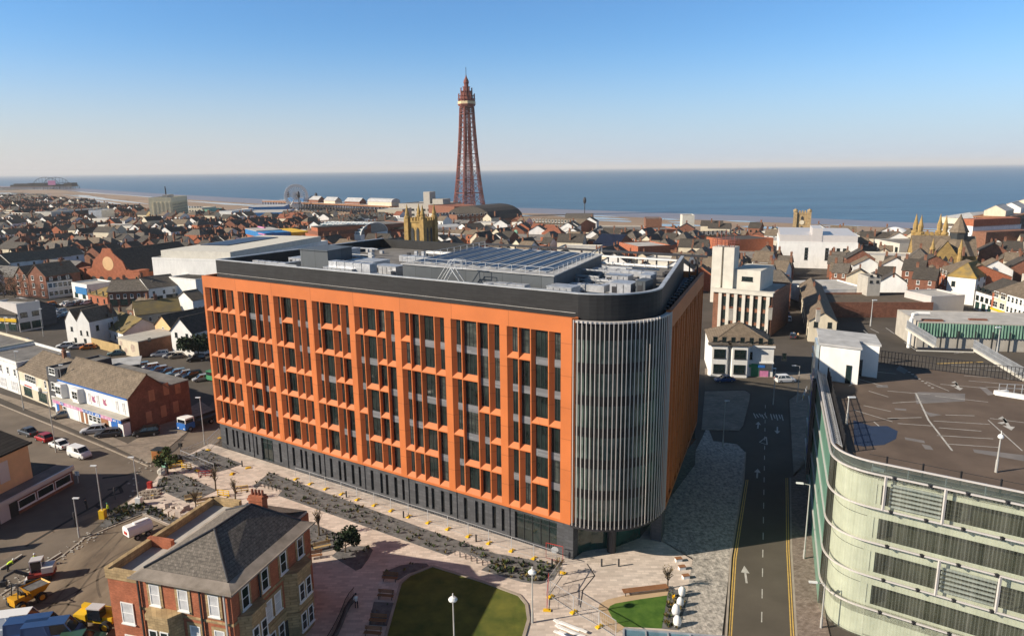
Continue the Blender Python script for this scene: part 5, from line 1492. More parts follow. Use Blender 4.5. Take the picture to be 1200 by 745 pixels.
# great white shed with a light roof, and its white front block
o, r_, w, h = front((183, 346), (268, 350), 304)
ws = bld('white_hall', 'very large white windowless hall with pale ribbed roof left of the orange office', 'hall', o, r_, w, 75, h, 'flat', 0, 'white_render', 'membrane', par=.8)
box_part(ws, 'upper_storey', 'concrete_pale', (1, 4, h + .05, w - .5, 70, h + 3.2)); box_part(ws, 'roof_panels', 'pv', (w * .1, 24, h + 3.22, w * .5, 60, h + 3.5))
o, r_, w, h = front((201, 352), (232, 356), 325)
bld('white_hall', 'plain white block standing in front of the large white hall', 'building', o, r_, w, 18, h, 'flat', 0, 'white_render', 'slate_dark', par=.3)
# ================================================================== the iron tower
TB = G(550, 254); TH_ = ZAT(79, TB)
tw = thing('iron_tower', 'tall dark red iron lattice tower with a crowned top rising above the town', 'tower', TB, R(31))
TR = M['tower_red']
K = TH_ / 158.0
def half(z):                         # half width of the shaft at height z (units of the whole 158)
    zs = [(11, 13.2), (25, 11.5), (45, 9.7), (70, 7.9), (95, 6.6), (117, 5.7)]
    for (a, b), (c, d) in zip(zs, zs[1:]):
        if z <= c: return b + (d - b) * (z - a) / (c - a)
    return zs[-1][1]
lv_ = [12, 19, 26, 33, 40, 47, 54, 61, 68, 75, 82, 89, 96, 103, 110, 117]
for sx, sy in ((-1, -1), (1, -1), (1, 1), (-1, 1)):
    lg = MB()
    leg_w = 2.2
    for z0, z1 in zip(lv_, lv_[1:]):
        for ox in (0, 1):
            for oy in (0, 1):
                w0 = leg_w * (1.5 - .5 * min(1, z0 / 60)); w1 = leg_w * (1.5 - .5 * min(1, z1 / 60))
                p = (sx * (half(z0) - ox * w0), sy * (half(z0) - oy * w0), z0); q = (sx * (half(z1) - ox * w1), sy * (half(z1) - oy * w1), z1)
                lg.bar([c * K for c in p], [c * K for c in q], .7 * K)
        for face in (0, 1):          # lacing
            w0 = leg_w * (1.5 - .5 * min(1, z0 / 60))
            for (a, b, za, zb) in ((0, 1, z0, z1), (1, 0, z0, z1), (0, 1, z1, z1)):
                if face == 0: p = (sx * (half(za) - a * w0), sy * half(za), za); q = (sx * (half(zb) - b * w0), sy * half(zb), zb)
                else: p = (sx * half(za), sy * (half(za) - a * w0), za); q = (sx * half(zb), sy * (half(zb) - b * w0), zb)
                lg.bar([c * K for c in p], [c * K for c in q], .26 * K)
    lg.build('leg', TR, tw)
lat = MB()
for i, (z0, z1) in enumerate(zip(lv_[::2], lv_[2::2] + [117])):
    for ax in (0, 1):
        for s in (-1, 1):
            def pt(t, z): h_ = half(z); return ((t * h_, s * h_, z) if ax == 0 else (s * h_, t * h_, z))
            for a, za, b, zb, tk_ in ((-1, z0, 1, z1, .34), (1, z0, -1, z1, .34), (-1, z1, 1, z1, .7)): lat.bar([c * K for c in pt(a, za)], [c * K for c in pt(b, zb)], tk_ * K)
lat.build('lattice', TR, tw)
mb = MB(); mb.box(-3 * K, -3 * K, 12 * K, 3 * K, 3 * K, 117 * K, 0); 
lift = MB()
for sx, sy in ((-1, -1), (1, -1), (1, 1), (-1, 1)): lift.bar((sx * 1.3 * K, sy * 1.3 * K, 12 * K), (sx * 1.3 * K, sy * 1.3 * K, 117 * K), .5 * K)
for k in range(26): z = (14 + k * 4) * K; lift.ring([(-1.5*K, -1.5*K), (1.5*K, -1.5*K), (1.5*K, 1.5*K), (-1.5*K, 1.5*K)], [(-1.1*K, -1.1*K), (1.1*K, -1.1*K), (1.1*K, 1.1*K), (-1.1*K, 1.1*K)], z, z + .5 * K)
lift.build('lift_shaft', TR, tw)
def oct_(r): return [(r * K * 1.0 * math.cos(R(22.5 + 45 * k)), r * K * math.sin(R(22.5 + 45 * k))) for k in range(8)]
top = MB()
for r0, z0, z1 in ((7.4, 116.5, 117.8), (9.0, 118, 119.2), (9.6, 119.2, 120.2)): top.prism(oct_(r0), z0 * K, z1 * K)
top.build('gallery_floor', TR, tw)
mb = MB(); mb.prism(oct_(9.6), 120.3 * K, 123.0 * K); mb.build('gallery_band', mat('cream_gallery_band', (.62, .50, .30), rough=.7), tw)
mb = MB()
for r0, z0, z1 in ((8.6, 123.1, 125.0), (9.6, 125.0, 125.7), (7.0, 125.7, 128.5), (7.8, 128.5, 129.1), (5.4, 129.1, 133.0), (6.6, 133.0, 133.6), (3.6, 133.6, 137.5), (4.3, 137.5, 138.1), (2.4, 138.1, 141)): mb.prism(oct_(r0), z0 * K, z1 * K)
for k in range(8):
    a = R(45 * k)
    for r_, z0, z1 in ((9.0, 123, 131), (6.3, 129, 137)): mb.bar((r_ * K * math.cos(a), r_ * K * math.sin(a), z0 * K), (r_ * K * math.cos(a), r_ * K * math.sin(a), z1 * K), .7 * K)
mb.lathe([(2.6 * K, 141 * K), (3.0 * K, 142.5 * K), (2.6 * K, 144.5 * K), (1.3 * K, 147 * K), (.7 * K, 148.5 * K), (.5 * K, 150 * K)], 0, 0, 12)
mb.build('crown_cage', TR, tw)
mb = MB(); mb.tube([(0, 0, 150 * K), (0, 0, 158 * K)], .28 * K, 6); mb.build('flagpole', M['steel_dark'], tw)
# ================================================================== landmark blocks across the town
def lm(name, label, cat, a, b, yt, d, roof='flat', rh=3, wall='brick', rm='felt', **k):
    o, r_, w = site(a, b); h = max(3, ZAT(yt, o)); return bld(name, label, cat, o, r_, w, d, h, roof, rh, wall, rm, **k), w, h
# red base building and the ballroom roof by the tower
t_, w, h = lm('entertainment_hall', 'red brick and terracotta entertainment building under the iron tower', 'building', (533, 262), (566, 260), 243, 50, 'flat', 0, 'brick', 'tile_red', wins=[('F', 3, 3, 4, 7), ('F', 11, 3, 3, 7)], occ=True)
t_, w, h = lm('ballroom_hall', 'dark barrel-roofed hall with a white gable edge beside the iron tower', 'hall', (576, 268), (612, 263), 258, 46, 'barrel', 11, 'brick_brown', 'slate_dark')
lm('stone_hotel', 'stone-faced hotel block with small windows in front of the iron tower', 'hotel', (511, 268), (534, 267), 252, 20, 'flat', 0, 'concrete', 'felt', wins=grid('F', 3, 3, 4, 2, 2, 6))
lm('stone_hotel', 'brown brick hotel block directly below the tower legs', 'hotel', (536, 270), (572, 268), 253, 16, 'flat', 0, 'brick_brown', 'felt', wins=grid('F', 3, 3, 4, 1.6, 2, 7))
lm('metal_shed', 'pale grey metal shed with a white wall between church tower and iron tower', 'shed', (514, 279), (543, 277), 267, 22, 'gx', 1.2, 'fin', 'membrane')
lm('metal_shed', 'long dark metal shed with white doors right of the yellow church tower', 'shed', (519, 294), (546, 290), 279, 24, 'flat', 0, 'galv', 'felt', wins=[('F', 1, 3, 4, 1, 'curtain', 3, 3)])
lm('gabled_house', 'white gable-fronted house with black roof in front of the tower base', 'house', (534, 277), (550, 279), 268, 16, 'gy', 4, 'white_render', 'slate_dark')
lm('brick_warehouse', 'brown brick warehouse with a wide shallow gable right of the white gabled house', 'warehouse', (552, 284), (578, 284), 274, 22, 'gy', 3.5, 'brick_brown', 'tile_brown')
# concrete block and neighbours on the skyline
t_, w, h = lm('concrete_block', 'grey concrete building with a tall lift slab left of the iron tower', 'building', (468, 256), (520, 257), 239, 40, 'flat', 0, 'concrete', 'felt', wins=grid('F', 2, 3, 5, 4, 2, 8, 'dark'))
box_part(t_, 'lift_tower', 'concrete', (w * .52, 4, h, w * .66, 16, ZAT(225, t_.location))); box_part(t_, 'roof_block', 'concrete', (w * .72, 4, h, w * .95, 20, h + 5))
lm('cream_building', 'cream building with dark window row before the pier', 'building', (443, 262), (472, 262), 246, 30, 'flat', 0, 'cream', 'felt_pale', wins=[('F', 6, 4, 3, 6, 'dark')])
lm('long_white_hall', 'long white flat hall roof left of the church tower', 'hall', (440, 270), (482, 270), 259, 34, 'flat', 0, 'white_render', 'felt_pale')
lm('brick_tower_block', 'small orange brick block beside the cream building', 'building', (428, 263), (441, 264), 250, 14, 'flat', 0, 'brick_bright', 'felt')
lm('brick_car_park', 'open-deck brick car park with dark horizontal bands', 'car park', (446, 284), (481, 281), 264, 34, 'flat', 0, 'brick', 'felt', wins=[('F', 3, 5.5, 1.6, 5, 'dark'), ('F', 8, 5.5, 1.6, 5, 'dark')])
# stepped brick theatre
def depth_to(a, b, px, mx=90):
    o, r_, w = site(a, b); c = Vector((o.x, o.y)) + Vector((math.cos(r_), math.sin(r_))) * w; d = 10
    while d < mx and PX(*(c + Vector((-math.sin(r_), math.cos(r_))) * d), 0)[0] < px: d += 1
    return d
D_ = depth_to((346, 292), (374, 300), 436)
t_, w, h = lm('brick_theatre', 'huge brick theatre block with a stepped orange end wall', 'theatre', (346, 292), (374, 300), 288, D_, 'flat', 0, 'brick_bright', 'slate_dark', par=.2)
for k in range(6):
    mb = MB(); mb.prism([(w * .15 * k, .2), (w, .2), (w, D_ - .2), (w * .15 * k, D_ - .2)], h + k * 2.2, h + k * 2.2 + 2.15); mb.build('stepped_wall', M['brick_bright' if k % 2 else 'brick'], t_)
box_part(t_, 'upper_roof', 'slate_dark', (w * .74, .1, h + 13.2, w + .1, D_, h + 13.5))
lm('brick_theatre', 'square brown brick stage block beside the glass winter garden roof', 'theatre', (408, 297), (432, 296), 270, 28, 'flat', 0, 'brick_brown', 'slate_dark')
lm('orange_shop', 'low orange-fronted shop with a flat roof behind the brick theatre', 'shop', (378, 270), (408, 268), 261, 20, 'flat', 0, 'brick_bright', 'felt_pale')
# glass barrel of the winter garden
o, r_, w = site((424, 297), (455, 291)); h = 11
wg = bld('winter_garden', 'arched glass winter garden roof with white glazing bars', 'winter garden', o, r_, w, 34, h, 'flat', 0, 'white_render', 'felt', par=0)
mb = MB(); gb = MB(); n = 12; RZ = ZAT(263, o) - h
for k in range(n):
    t0, t1 = math.pi * k / n, math.pi * (k + 1) / n
    a = (w/2 - math.cos(t0) * w/2, h + math.sin(t0) * RZ); b = (w/2 - math.cos(t1) * w/2, h + math.sin(t1) * RZ)
    mb.face([(a[0], 0, a[1]), (b[0], 0, b[1]), (b[0], 34, b[1]), (a[0], 34, a[1])])
    gb.bar((a[0], 0, a[1]), (a[0], 34, a[1]), .4)
    for y in range(0, 35, 4): gb.bar((a[0], y, a[1]), (b[0], y, b[1]), .35)
    mb.face([(w/2, 0, h), (b[0], 0, b[1]), (a[0], 0, a[1])])
M['wg_glass'] = mat('winter_garden_glass', (.10, .16, .18), rough=.2, spec=.7)
mb.build('glass_vault', M['wg_glass'], wg); gb.build('glazing_bars', M['white'], wg)
# cinema with blue and yellow bands
D_ = depth_to((290, 292), (312, 299), 366)
t_, w, h = lm('cinema', 'orange brick leisure block with blue and yellow roof bands', 'cinema', (290, 292), (312, 299), 275, D_, 'flat', 0, 'brick_bright', 'felt')
box_part(t_, 'blue_band', 'blue_bright', (-.3, -.3, h + .55, w + .3, D_ * .55, h + 3.6)); box_part(t_, 'pale_roof', 'felt_pale', (-.2, -.2, h + 3.61, w * .6, D_ * .55, h + 4)); box_part(t_, 'yellow_roof', 'yellow', (w * .2, D_ * .56, h + .55, w + .2, D_ * .95, h + 3.2))
mb = MB()
for k in range(4): mb.box(w * .78, -1.2, 4 + k * 4, w + 4, -.05, 4.5 + k * 4)
mb.build('fire_escape', M['pink_sign'], t_)
# blue warehouses
t_, w, h = lm('blue_warehouse', 'bright blue metal warehouse near the beach', 'warehouse', (273, 263), (331, 262), 250, 55, 'flat', 0, 'blue_bright', 'felt_pale', par=.2)
lm('blue_warehouse', 'dark blue metal warehouse with a pale roof behind the bright blue one', 'warehouse', (292, 254), (334, 253), 243, 60, 'flat', 0, 'blue_bright', 'membrane', par=.1)
lm('white_shed', 'white metal shed joined to the left end of the blue warehouse', 'shed', (258, 263), (273, 263), 248, 40, 'flat', 0, 'white_render', 'felt_pale')
lm('pastel_hotel', 'small cream hotel with a green end right of the concrete tower block', 'hotel', (222, 256), (238, 256), 244, 26, 'flat', 0, 'cream', 'felt_pale', wins=grid('F', 3, 3, 4, 2, 2, 5))
lm('pastel_hotel', 'pale green hotel end beside the cream one', 'hotel', (238, 256), (246, 256), 246, 26, 'flat', 0, 'copper', 'felt_pale')
# concrete telephone-exchange-like tower block
o, r_, w = site((203.5, 263), (222, 258.5)); w = min(w, 60); h = ZAT(234, o)
dd = 20
while PX(*(Vector((o.x, o.y)) + Vector((-math.sin(r_), math.cos(r_))) * dd), 0)[0] > 188 and dd < 70: dd += 1
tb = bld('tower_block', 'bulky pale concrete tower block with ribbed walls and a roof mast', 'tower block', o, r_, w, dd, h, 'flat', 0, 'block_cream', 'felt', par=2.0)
rb = MB()
for k in range(int(dd / 3.6)): rb.box(-.5, 1 + k * 3.6, 3, -.0, 2.1 + k * 3.6, h - 2)
for k in range(int(w / 4)): rb.box(1 + k * 4.0, -.5, 3, 2.1 + k * 4.0, 0, h - 2)
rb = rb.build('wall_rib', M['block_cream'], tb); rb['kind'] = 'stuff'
for k in range(6): put_win(tb, w, dd, 'F', w / 2, 5 + k * (h - 8) / 6, w * .9, 1.3, 'dark', off=-.02)
mb = MB(); mb.box(w * .3, 8, h, w * .7, dd * .6, h + 4); mb.build('roof_block', M['concrete'], tb)
mb = MB(); mb.tube([(w * .5, 12, h + 4), (w * .5, 12, ZAT(219, tb.location))], .5, 6); mb.tube([(w * .4, 10, h + 4), (w * .4, 10, h + 10)], .3, 6); mb.build('mast', M['steel_dark'], tb)
# long pale slab blocks far left
for k, (a, b, yt, lab) in enumerate((((-20, 260), (42, 262), 250, 'long pale grey slab block at the far left edge'), ((62, 264), (122, 258), 249, 'long pale grey slab block left of the concrete towers'), ((43, 263), (50, 263), 249, 'slim white tower between the grey slab blocks'), ((52, 263), (59, 263), 250, 'second slim white tower between the grey slab blocks'), ((121, 266), (136, 264), 247, 'blue-grey tower with a white lit edge at the end of the slab block'))):
    lm('slab_block', lab, 'apartment block', a, b, yt, 12, 'flat', 0, 'white_render' if k in (2, 3) else ('galv' if k == 4 else 'concrete_pale'), 'felt_pale', wins=grid('F', 2, 3, 4, 2, 1.6, 12 if k < 2 else 1, 'dark'))
# two church towers and clock tower
def church_tower(name, label, p, w, h, rot, pin, wallm, lanc=2, pin_h=9.0):
    t = thing(name, label, 'church tower', p, rot)
    mb = MB(); mb.box(-w/2, -w/2, 0, w/2, w/2, h); mb.box(-w/2 - .25, -w/2 - .25, h * .62, w/2 + .25, w/2 + .25, h * .64); mb.box(-w/2 - .3, -w/2 - .3, h - .3, w/2 + .3, w/2 + .3, h + .3)
    mb.build('wall', wallm, t)
    cr_ = MB()
    n_ = 5
    for k in range(n_):
        x = -w/2 + w * (k + .2) / n_
        for s in (-1, 1):
            cr_.box(x, s * w/2 - .3, h + .3, x + w / n_ * .6, s * w/2 + .3, h + 1.5); cr_.box(s * w/2 - .3, x, h + .3, s * w/2 + .3, x + w / n_ * .6, h + 1.5)
    cr_.build('battlement', wallm, t)
    for sx, sy in ((-1, -1), (1, -1), (1, 1), (-1, 1)):
        pb_ = MB(); x, y = sx * w/2, sy * w/2; b_ = w * .13
        pb_.box(x - b_, y - b_, 0, x + b_, y + b_, h + 1.2)
        pb_.lathe([(b_ * 1.25, h + 1.2), (b_ * 1.25, h + 2.0), (b_ * .75, h + 2.4), (b_ * .9, h + pin_h * .45), (b_ * .45, h + pin_h * .7), (.08, h + pin_h)], x, y, 8)
        pb_.build('pinnacle', wallm, t)
    for face in range(4):
        for k in range(lanc):
            ww = w * .17; xx = (k - (lanc - 1) / 2) * w * .34
            for (z0, hh) in ((h * .66, h * .26), (h * .40, h * .15)):
                lm_ = MB(); lm_.face([(xx - ww/2, -w/2 - .28, z0), (xx + ww/2, -w/2 - .28, z0), (xx + ww/2, -w/2 - .28, z0 + hh * .8), (xx, -w/2 - .28, z0 + hh), (xx - ww/2, -w/2 - .28, z0 + hh * .8)])
                o_ = lm_.build('louvred_opening', M['frame_dark'], t); o_.rotation_euler = (0, 0, face * math.pi / 2)
    OCC.append((Vector((p[0], p[1])), Vector((1, 0)), Vector((0, 1)), w, w))
    return t
p = G(496, 334); wpx = 22 * (p.length / 820)
church_tower('church_tower', 'golden sandstone church tower with four pinnacles behind the orange office', p, wpx, ZAT(259, p), R(-30), True, M['sandstone_gold'], pin_h=ZAT(239, p) - ZAT(259, p))
p = G(938, 282)
t = church_tower('clock_tower', 'square sandstone clock tower with battlements beside the white hotel', p, 14 * p.length / 820, ZAT(250, p), R(-22), True, M['sandstone'], 1, 3.0)
for face in range(4):
    mb = MB(); r_ = 1.5; hh = ZAT(260, p); y_ = -14 * p.length / 820 / 2 - .35
    mb.face([(r_ * math.cos(R(24 * a)), y_, hh + r_ * math.sin(R(24 * a))) for a in range(15)]); o_ = mb.build('clock_face', M['cream'], t); o_.rotation_euler = (0, 0, face * math.pi / 2)
# the big church on the right: octagon lantern, nave, west front, four tall pinnacles
p = G(1099, 318)
cs = p.length / 820
ch = thing('stone_church', 'golden stone church with octagonal lantern, steep slate roofs and gabled west front', 'church', p, R(-18))
def cpx(n): return n * cs
mb = MB(); L_ = cpx(62); W_ = cpx(24)
# transept-like crossing and nave
mb.box(-cpx(26), -cpx(10), 0, cpx(30), cpx(14), 8); mb.box(-cpx(12), -cpx(26), 0, cpx(10), cpx(10), 8)
mb.face([(-cpx(26), -cpx(10), 8), (-cpx(26), cpx(14), 8), (-cpx(26), cpx(2), 16)]); mb.face([(-cpx(12), -cpx(26), 8), (cpx(10), -cpx(26), 8), (-cpx(1), -cpx(26), 15)])
mb.build('wall', M['sandstone_gold'], ch)
mb = MB()
mb.face([(-cpx(26.5), -cpx(10.6), 7.8), (cpx(30), -cpx(10.6), 7.8), (cpx(30), cpx(2), 16.2), (-cpx(26.5), cpx(2), 16.2)]); mb.face([(-cpx(26.5), cpx(2), 16.2), (cpx(30), cpx(2), 16.2), (cpx(30), cpx(14.6), 7.8), (-cpx(26.5), cpx(14.6), 7.8)])
mb.face([(-cpx(12.6), -cpx(26.5), 7.8), (-cpx(1), -cpx(26.5), 15.2), (-cpx(1), 0, 15.2), (-cpx(12.6), 0, 7.8)]); mb.face([(-cpx(1), -cpx(26.5), 15.2), (cpx(10.6), -cpx(26.5), 7.8), (cpx(10.6), 0, 7.8), (-cpx(1), 0, 15.2)])
rfo = mb.build('roof', M['tile_brown'], ch)
mb = MB(); mb.lathe([(cpx(19), 8), (cpx(8.2), 14.5), (cpx(7.6), 14.5), (cpx(7.6), 18), (cpx(9), 18), (cpx(1), 25), (.2, 26)], cpx(15), cpx(2), 8, 0, R(22.5)); mb.build('octagon_lantern', M['tile_brown'], ch)
for k in range(8):
    mb = MB(); mb.face([(-1.4, -cpx(7.6) * .93 - .05, 15.0), (1.4, -cpx(7.6) * .93 - .05, 15.0), (1.4, -cpx(7.6) * .93 - .05, 17.6), (-1.4, -cpx(7.6) * .93 - .05, 17.6)]); o_ = mb.build('lantern_window', M['frame_dark'], ch, (cpx(15), cpx(2), 0)); o_.rotation_euler = (0, 0, R(45 * k))
for k in range(5):
    mb = MB(); xx = -cpx(22) + k * cpx(4.4); z = 1.6; mb.face([(xx - .8, -cpx(10) - .05, z), (xx + .8, -cpx(10) - .05, z), (xx + .8, -cpx(10) - .05, z + 3), (xx, -cpx(10) - .05, z + 4.4), (xx - .8, -cpx(10) - .05, z + 3)]); mb.build('lancet_window', M['frame_dark'], ch)
for k in range(3):
    mb = MB(); xx = -cpx(6) + k * cpx(5); z = 2; mb.face([(xx - .9, -cpx(26) - .05, z), (xx + .9, -cpx(26) - .05, z), (xx + .9, -cpx(26) - .05, z + 5), (xx, -cpx(26) - .05, z + 6.6), (xx - .9, -cpx(26) - .05, z + 5)]); mb.build('lancet_window', M['frame_dark'], ch)
for sx in (-1, 1):
    mb = MB(); mb.lathe([(1.2, 0), (1.0, 11), (1.2, 11.4), (.6, 13), (.1, 16)], -cpx(1) + sx * cpx(12), -cpx(26), 8); mb.build('pinnacle', M['sandstone_gold'], ch)
occupy((p.x - cpx(28), p.y - cpx(26)), R(-18), cpx(60), cpx(44))
p = G(1086, 303); w_ = 27 * p.length / 820; hh = ZAT(276, p)
church_tower('church_tower', 'cluster of four tall golden stone pinnacles on the tower of the big church', p, w_ * .8, hh, R(-18), True, M['sandstone_gold'], 2, ZAT(251, p) - hh)
# green copper dome on a small turret
p = G(606, 287); dm = thing('dome_turret', 'small stone turret with a green copper dome', 'turret', p)
s_ = p.length / 820; hh = ZAT(273, p)
mb = MB(); mb.lathe([(4.6 * s_, 0), (4.6 * s_, hh)], 0, 0, 10); mb.build('drum', M['concrete_pale'], dm)
mb = MB(); mb.lathe([(5 * s_, hh), (4.8 * s_, hh + 1.6 * s_), (3.6 * s_, hh + 4.6 * s_), (1.2 * s_, hh + 7 * s_), (.6 * s_, hh + 9 * s_), (.1, hh + 12 * s_)], 0, 0, 12); mb.build('dome', M['copper'], dm)
# centre-right blocks
lm('victorian_hotel', 'long orange brick Victorian hotel with white gables', 'hotel', (624, 276), (676, 279), 263, 26, 'gx', 4, 'brick_bright', 'tile_brown', wins=grid('F', 3, 3, 3.6, 1.4, 2, 14))
lm('barrel_hall', 'pair of barrel-roofed halls with a pale front behind the Victorian hotel', 'hall', (662, 270), (694, 270), 261, 40, 'barrel', 6, 'cream', 'slate')
lm('cream_hall', 'long cream windowless hall in the middle of the town', 'hall', (652, 288), (690, 289), 277, 26, 'flat', 0, 'cream', 'felt_pale')
t_, w, h = lm('roof_car_park', 'low concrete car park with small cars on its roof deck', 'car park', (690, 284), (762, 285), 274, 60, 'flat', 0, 'concrete', 'felt', par=.9)
rc_ = random.Random(8)
box_part(t_, 'red_awning', 'red', (w * .45, -3, 3, w * .95, -.1, 5))
lm('brick_block', 'square brown brick tower block beside the roof car park', 'building', (756, 280), (775, 280), 257, 16, 'flat', 0, 'brick_brown', 'felt')
lm('brick_block', 'low orange brick block in front of the brown tower block', 'building', (768, 288), (794, 287), 270, 18, 'flat', 0, 'brick_bright', 'felt')
lm('cream_tower', 'small cream tower above dark roofs near the beach', 'building', (799, 276), (813, 276), 253, 14, 'flat', 0, 'concrete_pale', 'felt')
lm('town_hall', 'long sandstone hall with a row of windows and square end pavilion', 'hall', (806, 290), (868, 288), 276, 20, 'flat', 0, 'sandstone', 'felt', wins=grid('F', 2, 3, 4.4, 1.6, 2.4, 12))
lm('orange_block', 'long plain orange brick block above the white concrete building', 'building', (852, 306), (905, 303), 282, 20, 'flat', 0, 'brick_bright', 'slate_dark', par=.3)
lm('brick_club', 'orange brick club with a white flat roof above the office roof plant', 'building', (747, 316), (785, 314), 290, 22, 'flat', 0, 'brick_bright', 'felt_pale')
lm('brick_club', 'low orange brick building beneath the green-domed turret', 'building', (600, 304), (626, 305), 292, 22, 'flat', 0, 'brick_bright', 'felt')
lm('shed_row', 'broad shed with blue rooflights near the roof car park', 'shed', (694, 304), (722, 306), 287, 22, 'gx', 5, 'brick', 'pv')
# white concrete building with lift tower
t_, w, h = lm('concrete_offices', 'white concrete office building with vertical piers and a tall lift tower', 'office building', (834, 387), (902, 395), 340, 22, 'flat', 0, 'brick_brown', 'felt_pale')
for k in range(7):
    box_part(t_, 'pier', 'concrete_pale', (w * (.10 + .135 * k), -.55, 0, w * (.10 + .135 * k) + w * .135 - 1.35, -.02, h - .4))
box_part(t_, 'coping', 'concrete_pale', (-.3, -.8, h - .35, w + .3, -.02, h + .6), (-.3, -.01, h + .52, w + .3, 2, h + .6))
for k in range(6):
    for z in (h - 4.2, h - 8.2, h - 12): put_win(t_, w, 22, 'F', w * (.10 + .135 * (k + 1)) - .68, z, 1.15, 2.7, 'dark')
box_part(t_, 'upper_block', 'concrete_pale', (w * .27, 3, h + .1, w * .74, 18, ZAT(313, t_.location + Vector((0, 5, 0)))))
put_win(t_, w, 22, 'F', w * .52, h + 3, 3.2, 1.3, 'dark', off=-3.0)
mb = MB(); hz_ = ZAT(290, t_.location); mb.box(-1.6, 2, h - 4, 1.3, 7, hz_); mb.box(1.9, 2, h, 4.9, 7, hz_); mb.box(1.3, 3, h, 1.9, 7, hz_ - 1); mb.build('lift_tower', M['concrete_pale'], t_)
mb = MB()
for k in range(10): mb.bar((-1.6 + k * .7, 2.1, hz_), (-1.6 + k * .7, 2.1, hz_ + 2.2), .12)
for z in (.8, 1.5, 2.2): mb.bar((-1.6, 2.1, hz_ + z), (4.9, 2.1, hz_ + z), .12); mb.bar((-1.6, 6.9, hz_ + z), (4.9, 6.9, hz_ + z), .12)
for k in range(5): mb.bar((-1 + k * 1.3, 4, hz_), (-1 + k * 1.3, 4, hz_ + 3 + (k % 3)), .15)
mb.build('aerial_cage', M['tower_red'], t_)
# white Victorian corner terrace
t_, w, h = lm('corner_terrace', 'white Victorian corner terrace with bay windows and hipped grey roof', 'house', (831, 439), (905, 442), 402, 14, 'hip', 3.6, 'white_render', 'tile_brown', wins=[('F', h_ - 3.0, 1.0, 1.7, 7, 'dark') for h_ in (10.6,)] + [('R', 7, 1.0, 1.7, 3, 'dark'), ('R', 3.6, 1.0, 1.7, 3, 'dark'), ('F', 4.2, 1.0, 1.7, 3, 'dark', 9, 24)], chim=[(5, 7, 13), (14, 7, 13.4), (25, 8, 13)], cm='concrete')
for t, m in ((.14, 'green_sign'), (.46, 'steel_dark')):
    b_ = MB(); c = w * t; b_.prism([(c - 2.4, -.01), (c - 1.7, -1.5), (c + 1.7, -1.5), (c + 2.4, -.01)], 0, 7.6); b_ = b_.build('bay', M['white_render'], t_)
    for z in (1.0, 4.6): link('window', win_mesh(2.6, 2.1, 'dark')[0], b_, (c, -1.52, z))
    box_part(t_, 'bay_roof', 'slate', (c - 2.6, -1.8, 7.61, c + 2.6, -.02, 7.95))
box_part(t_, 'shopfront', 'steel_dark', (w * .02, -.2, .1, w * .34, -.015, 3.1)) ; box_part(t_, 'shopfront', 'green_sign', (w * .66, -.22, .1, w * .78, -.015, 3.1)); box_part(t_, 'shopfront', 'pink_sign', (w * .80, -.22, .1, w * .93, -.015, 1.5)); box_part(t_, 'shopfront', 'charcoal', (w * .8, -.22, 1.6, w * .98, -.015, 3.3))
box_part(t_, 'cornice', 'white', (-.2, -.35, h - .6, w + .2, -.02, h - .15)); box_part(t_, 'string_course', 'white', (-.1, -.2, 3.3, w + .1, -.023, 3.65))
for k in range(5): box_part(t_, 'shop_sign', ('yellow', 'red', 'white', 'green_sign', 'blue')[k], (w * (.04 + .18 * k), -.3, 2.3, w * (.04 + .18 * k) + 1.6, -.225, 2.9))
o, r_, w = site((936, 352), (946.5, 400)); h = 6.0
bld('street_terrace', 'row of cream and white shops along the narrow street before the stair tower', 'shop', o, r_, w, 7, h, 'gx', 2.4, 'cream', 'tile_brown', wins=[('F', 3.9, 1.1, 1.6, 12, 'dark'), ('F', .5, 2.6, 2.3, 8, 'shop'), ('R', 4.2, 1.1, 1.6, 2, 'dark')], chim=[(w * .3, 3.5, 8), (w * .7, 3.5, 8)])
# white hotel block with grey-blue roof storey
t_, w, h = lm('white_hotel', 'large white hotel block with a blue-grey top storey', 'hotel', (911, 313), (1003, 316), 284, 46, 'flat', 0, 'white_render', 'galv')
box_part(t_, 'roof_storey', 'fin', (.3, .4, h + .05, w - .3, 45, ZAT(275, t_.location))); box_part(t_, 'roof_storey', 'fin', (w * .42, .2, h + .06, w * .55, 20, ZAT(267, t_.location)))
M['fin'] = M['fin']
for k in range(4):
    for t in (.36, .62, .70, .76, .84): put_win(t_, w, 46, 'F', w * t, 4 + k * (h - 6) / 4, 1.5, 1.3, 'dark')
# right-hand district
lm('brown_brick_hall', 'long low red-brown brick hall beyond the car park roof', 'hall', (972, 372), (1092, 372), 356, 18, 'flat', 0, 'brick', 'tile_brown', chim=[])
lm('white_flat_roof', 'white flat-roofed building with a brick edge behind the brick hall', 'building', (948, 358), (1016, 356), 341, 20, 'flat', 0, 'white_render', 'felt_pale')
lm('lift_tower', 'brown concrete lift tower with small dark windows', 'tower', (1014, 362), (1029, 362), 326, 8, 'flat', 0, 'concrete', 'felt', wins=grid('F', 2, 9, 2.0, .9, .8, 2, 'dark'))
lm('white_box', 'plain pale pink windowless building left of the half-timbered pub', 'building', (1089, 372), (1128, 370), 349, 12, 'flat', 0, 'fin', 'felt_pale')
lm('brick_terrace_tall', 'tall red brick terrace with white sash windows near the church', 'house', (1093, 344), (1107, 352), 316, 20, 'gx', 4, 'brick_bright', 'tile_brown', wins=grid('F', 3, 2, 3.3, 1.2, 1.9, 4), chim=[(2, 8, 16)])
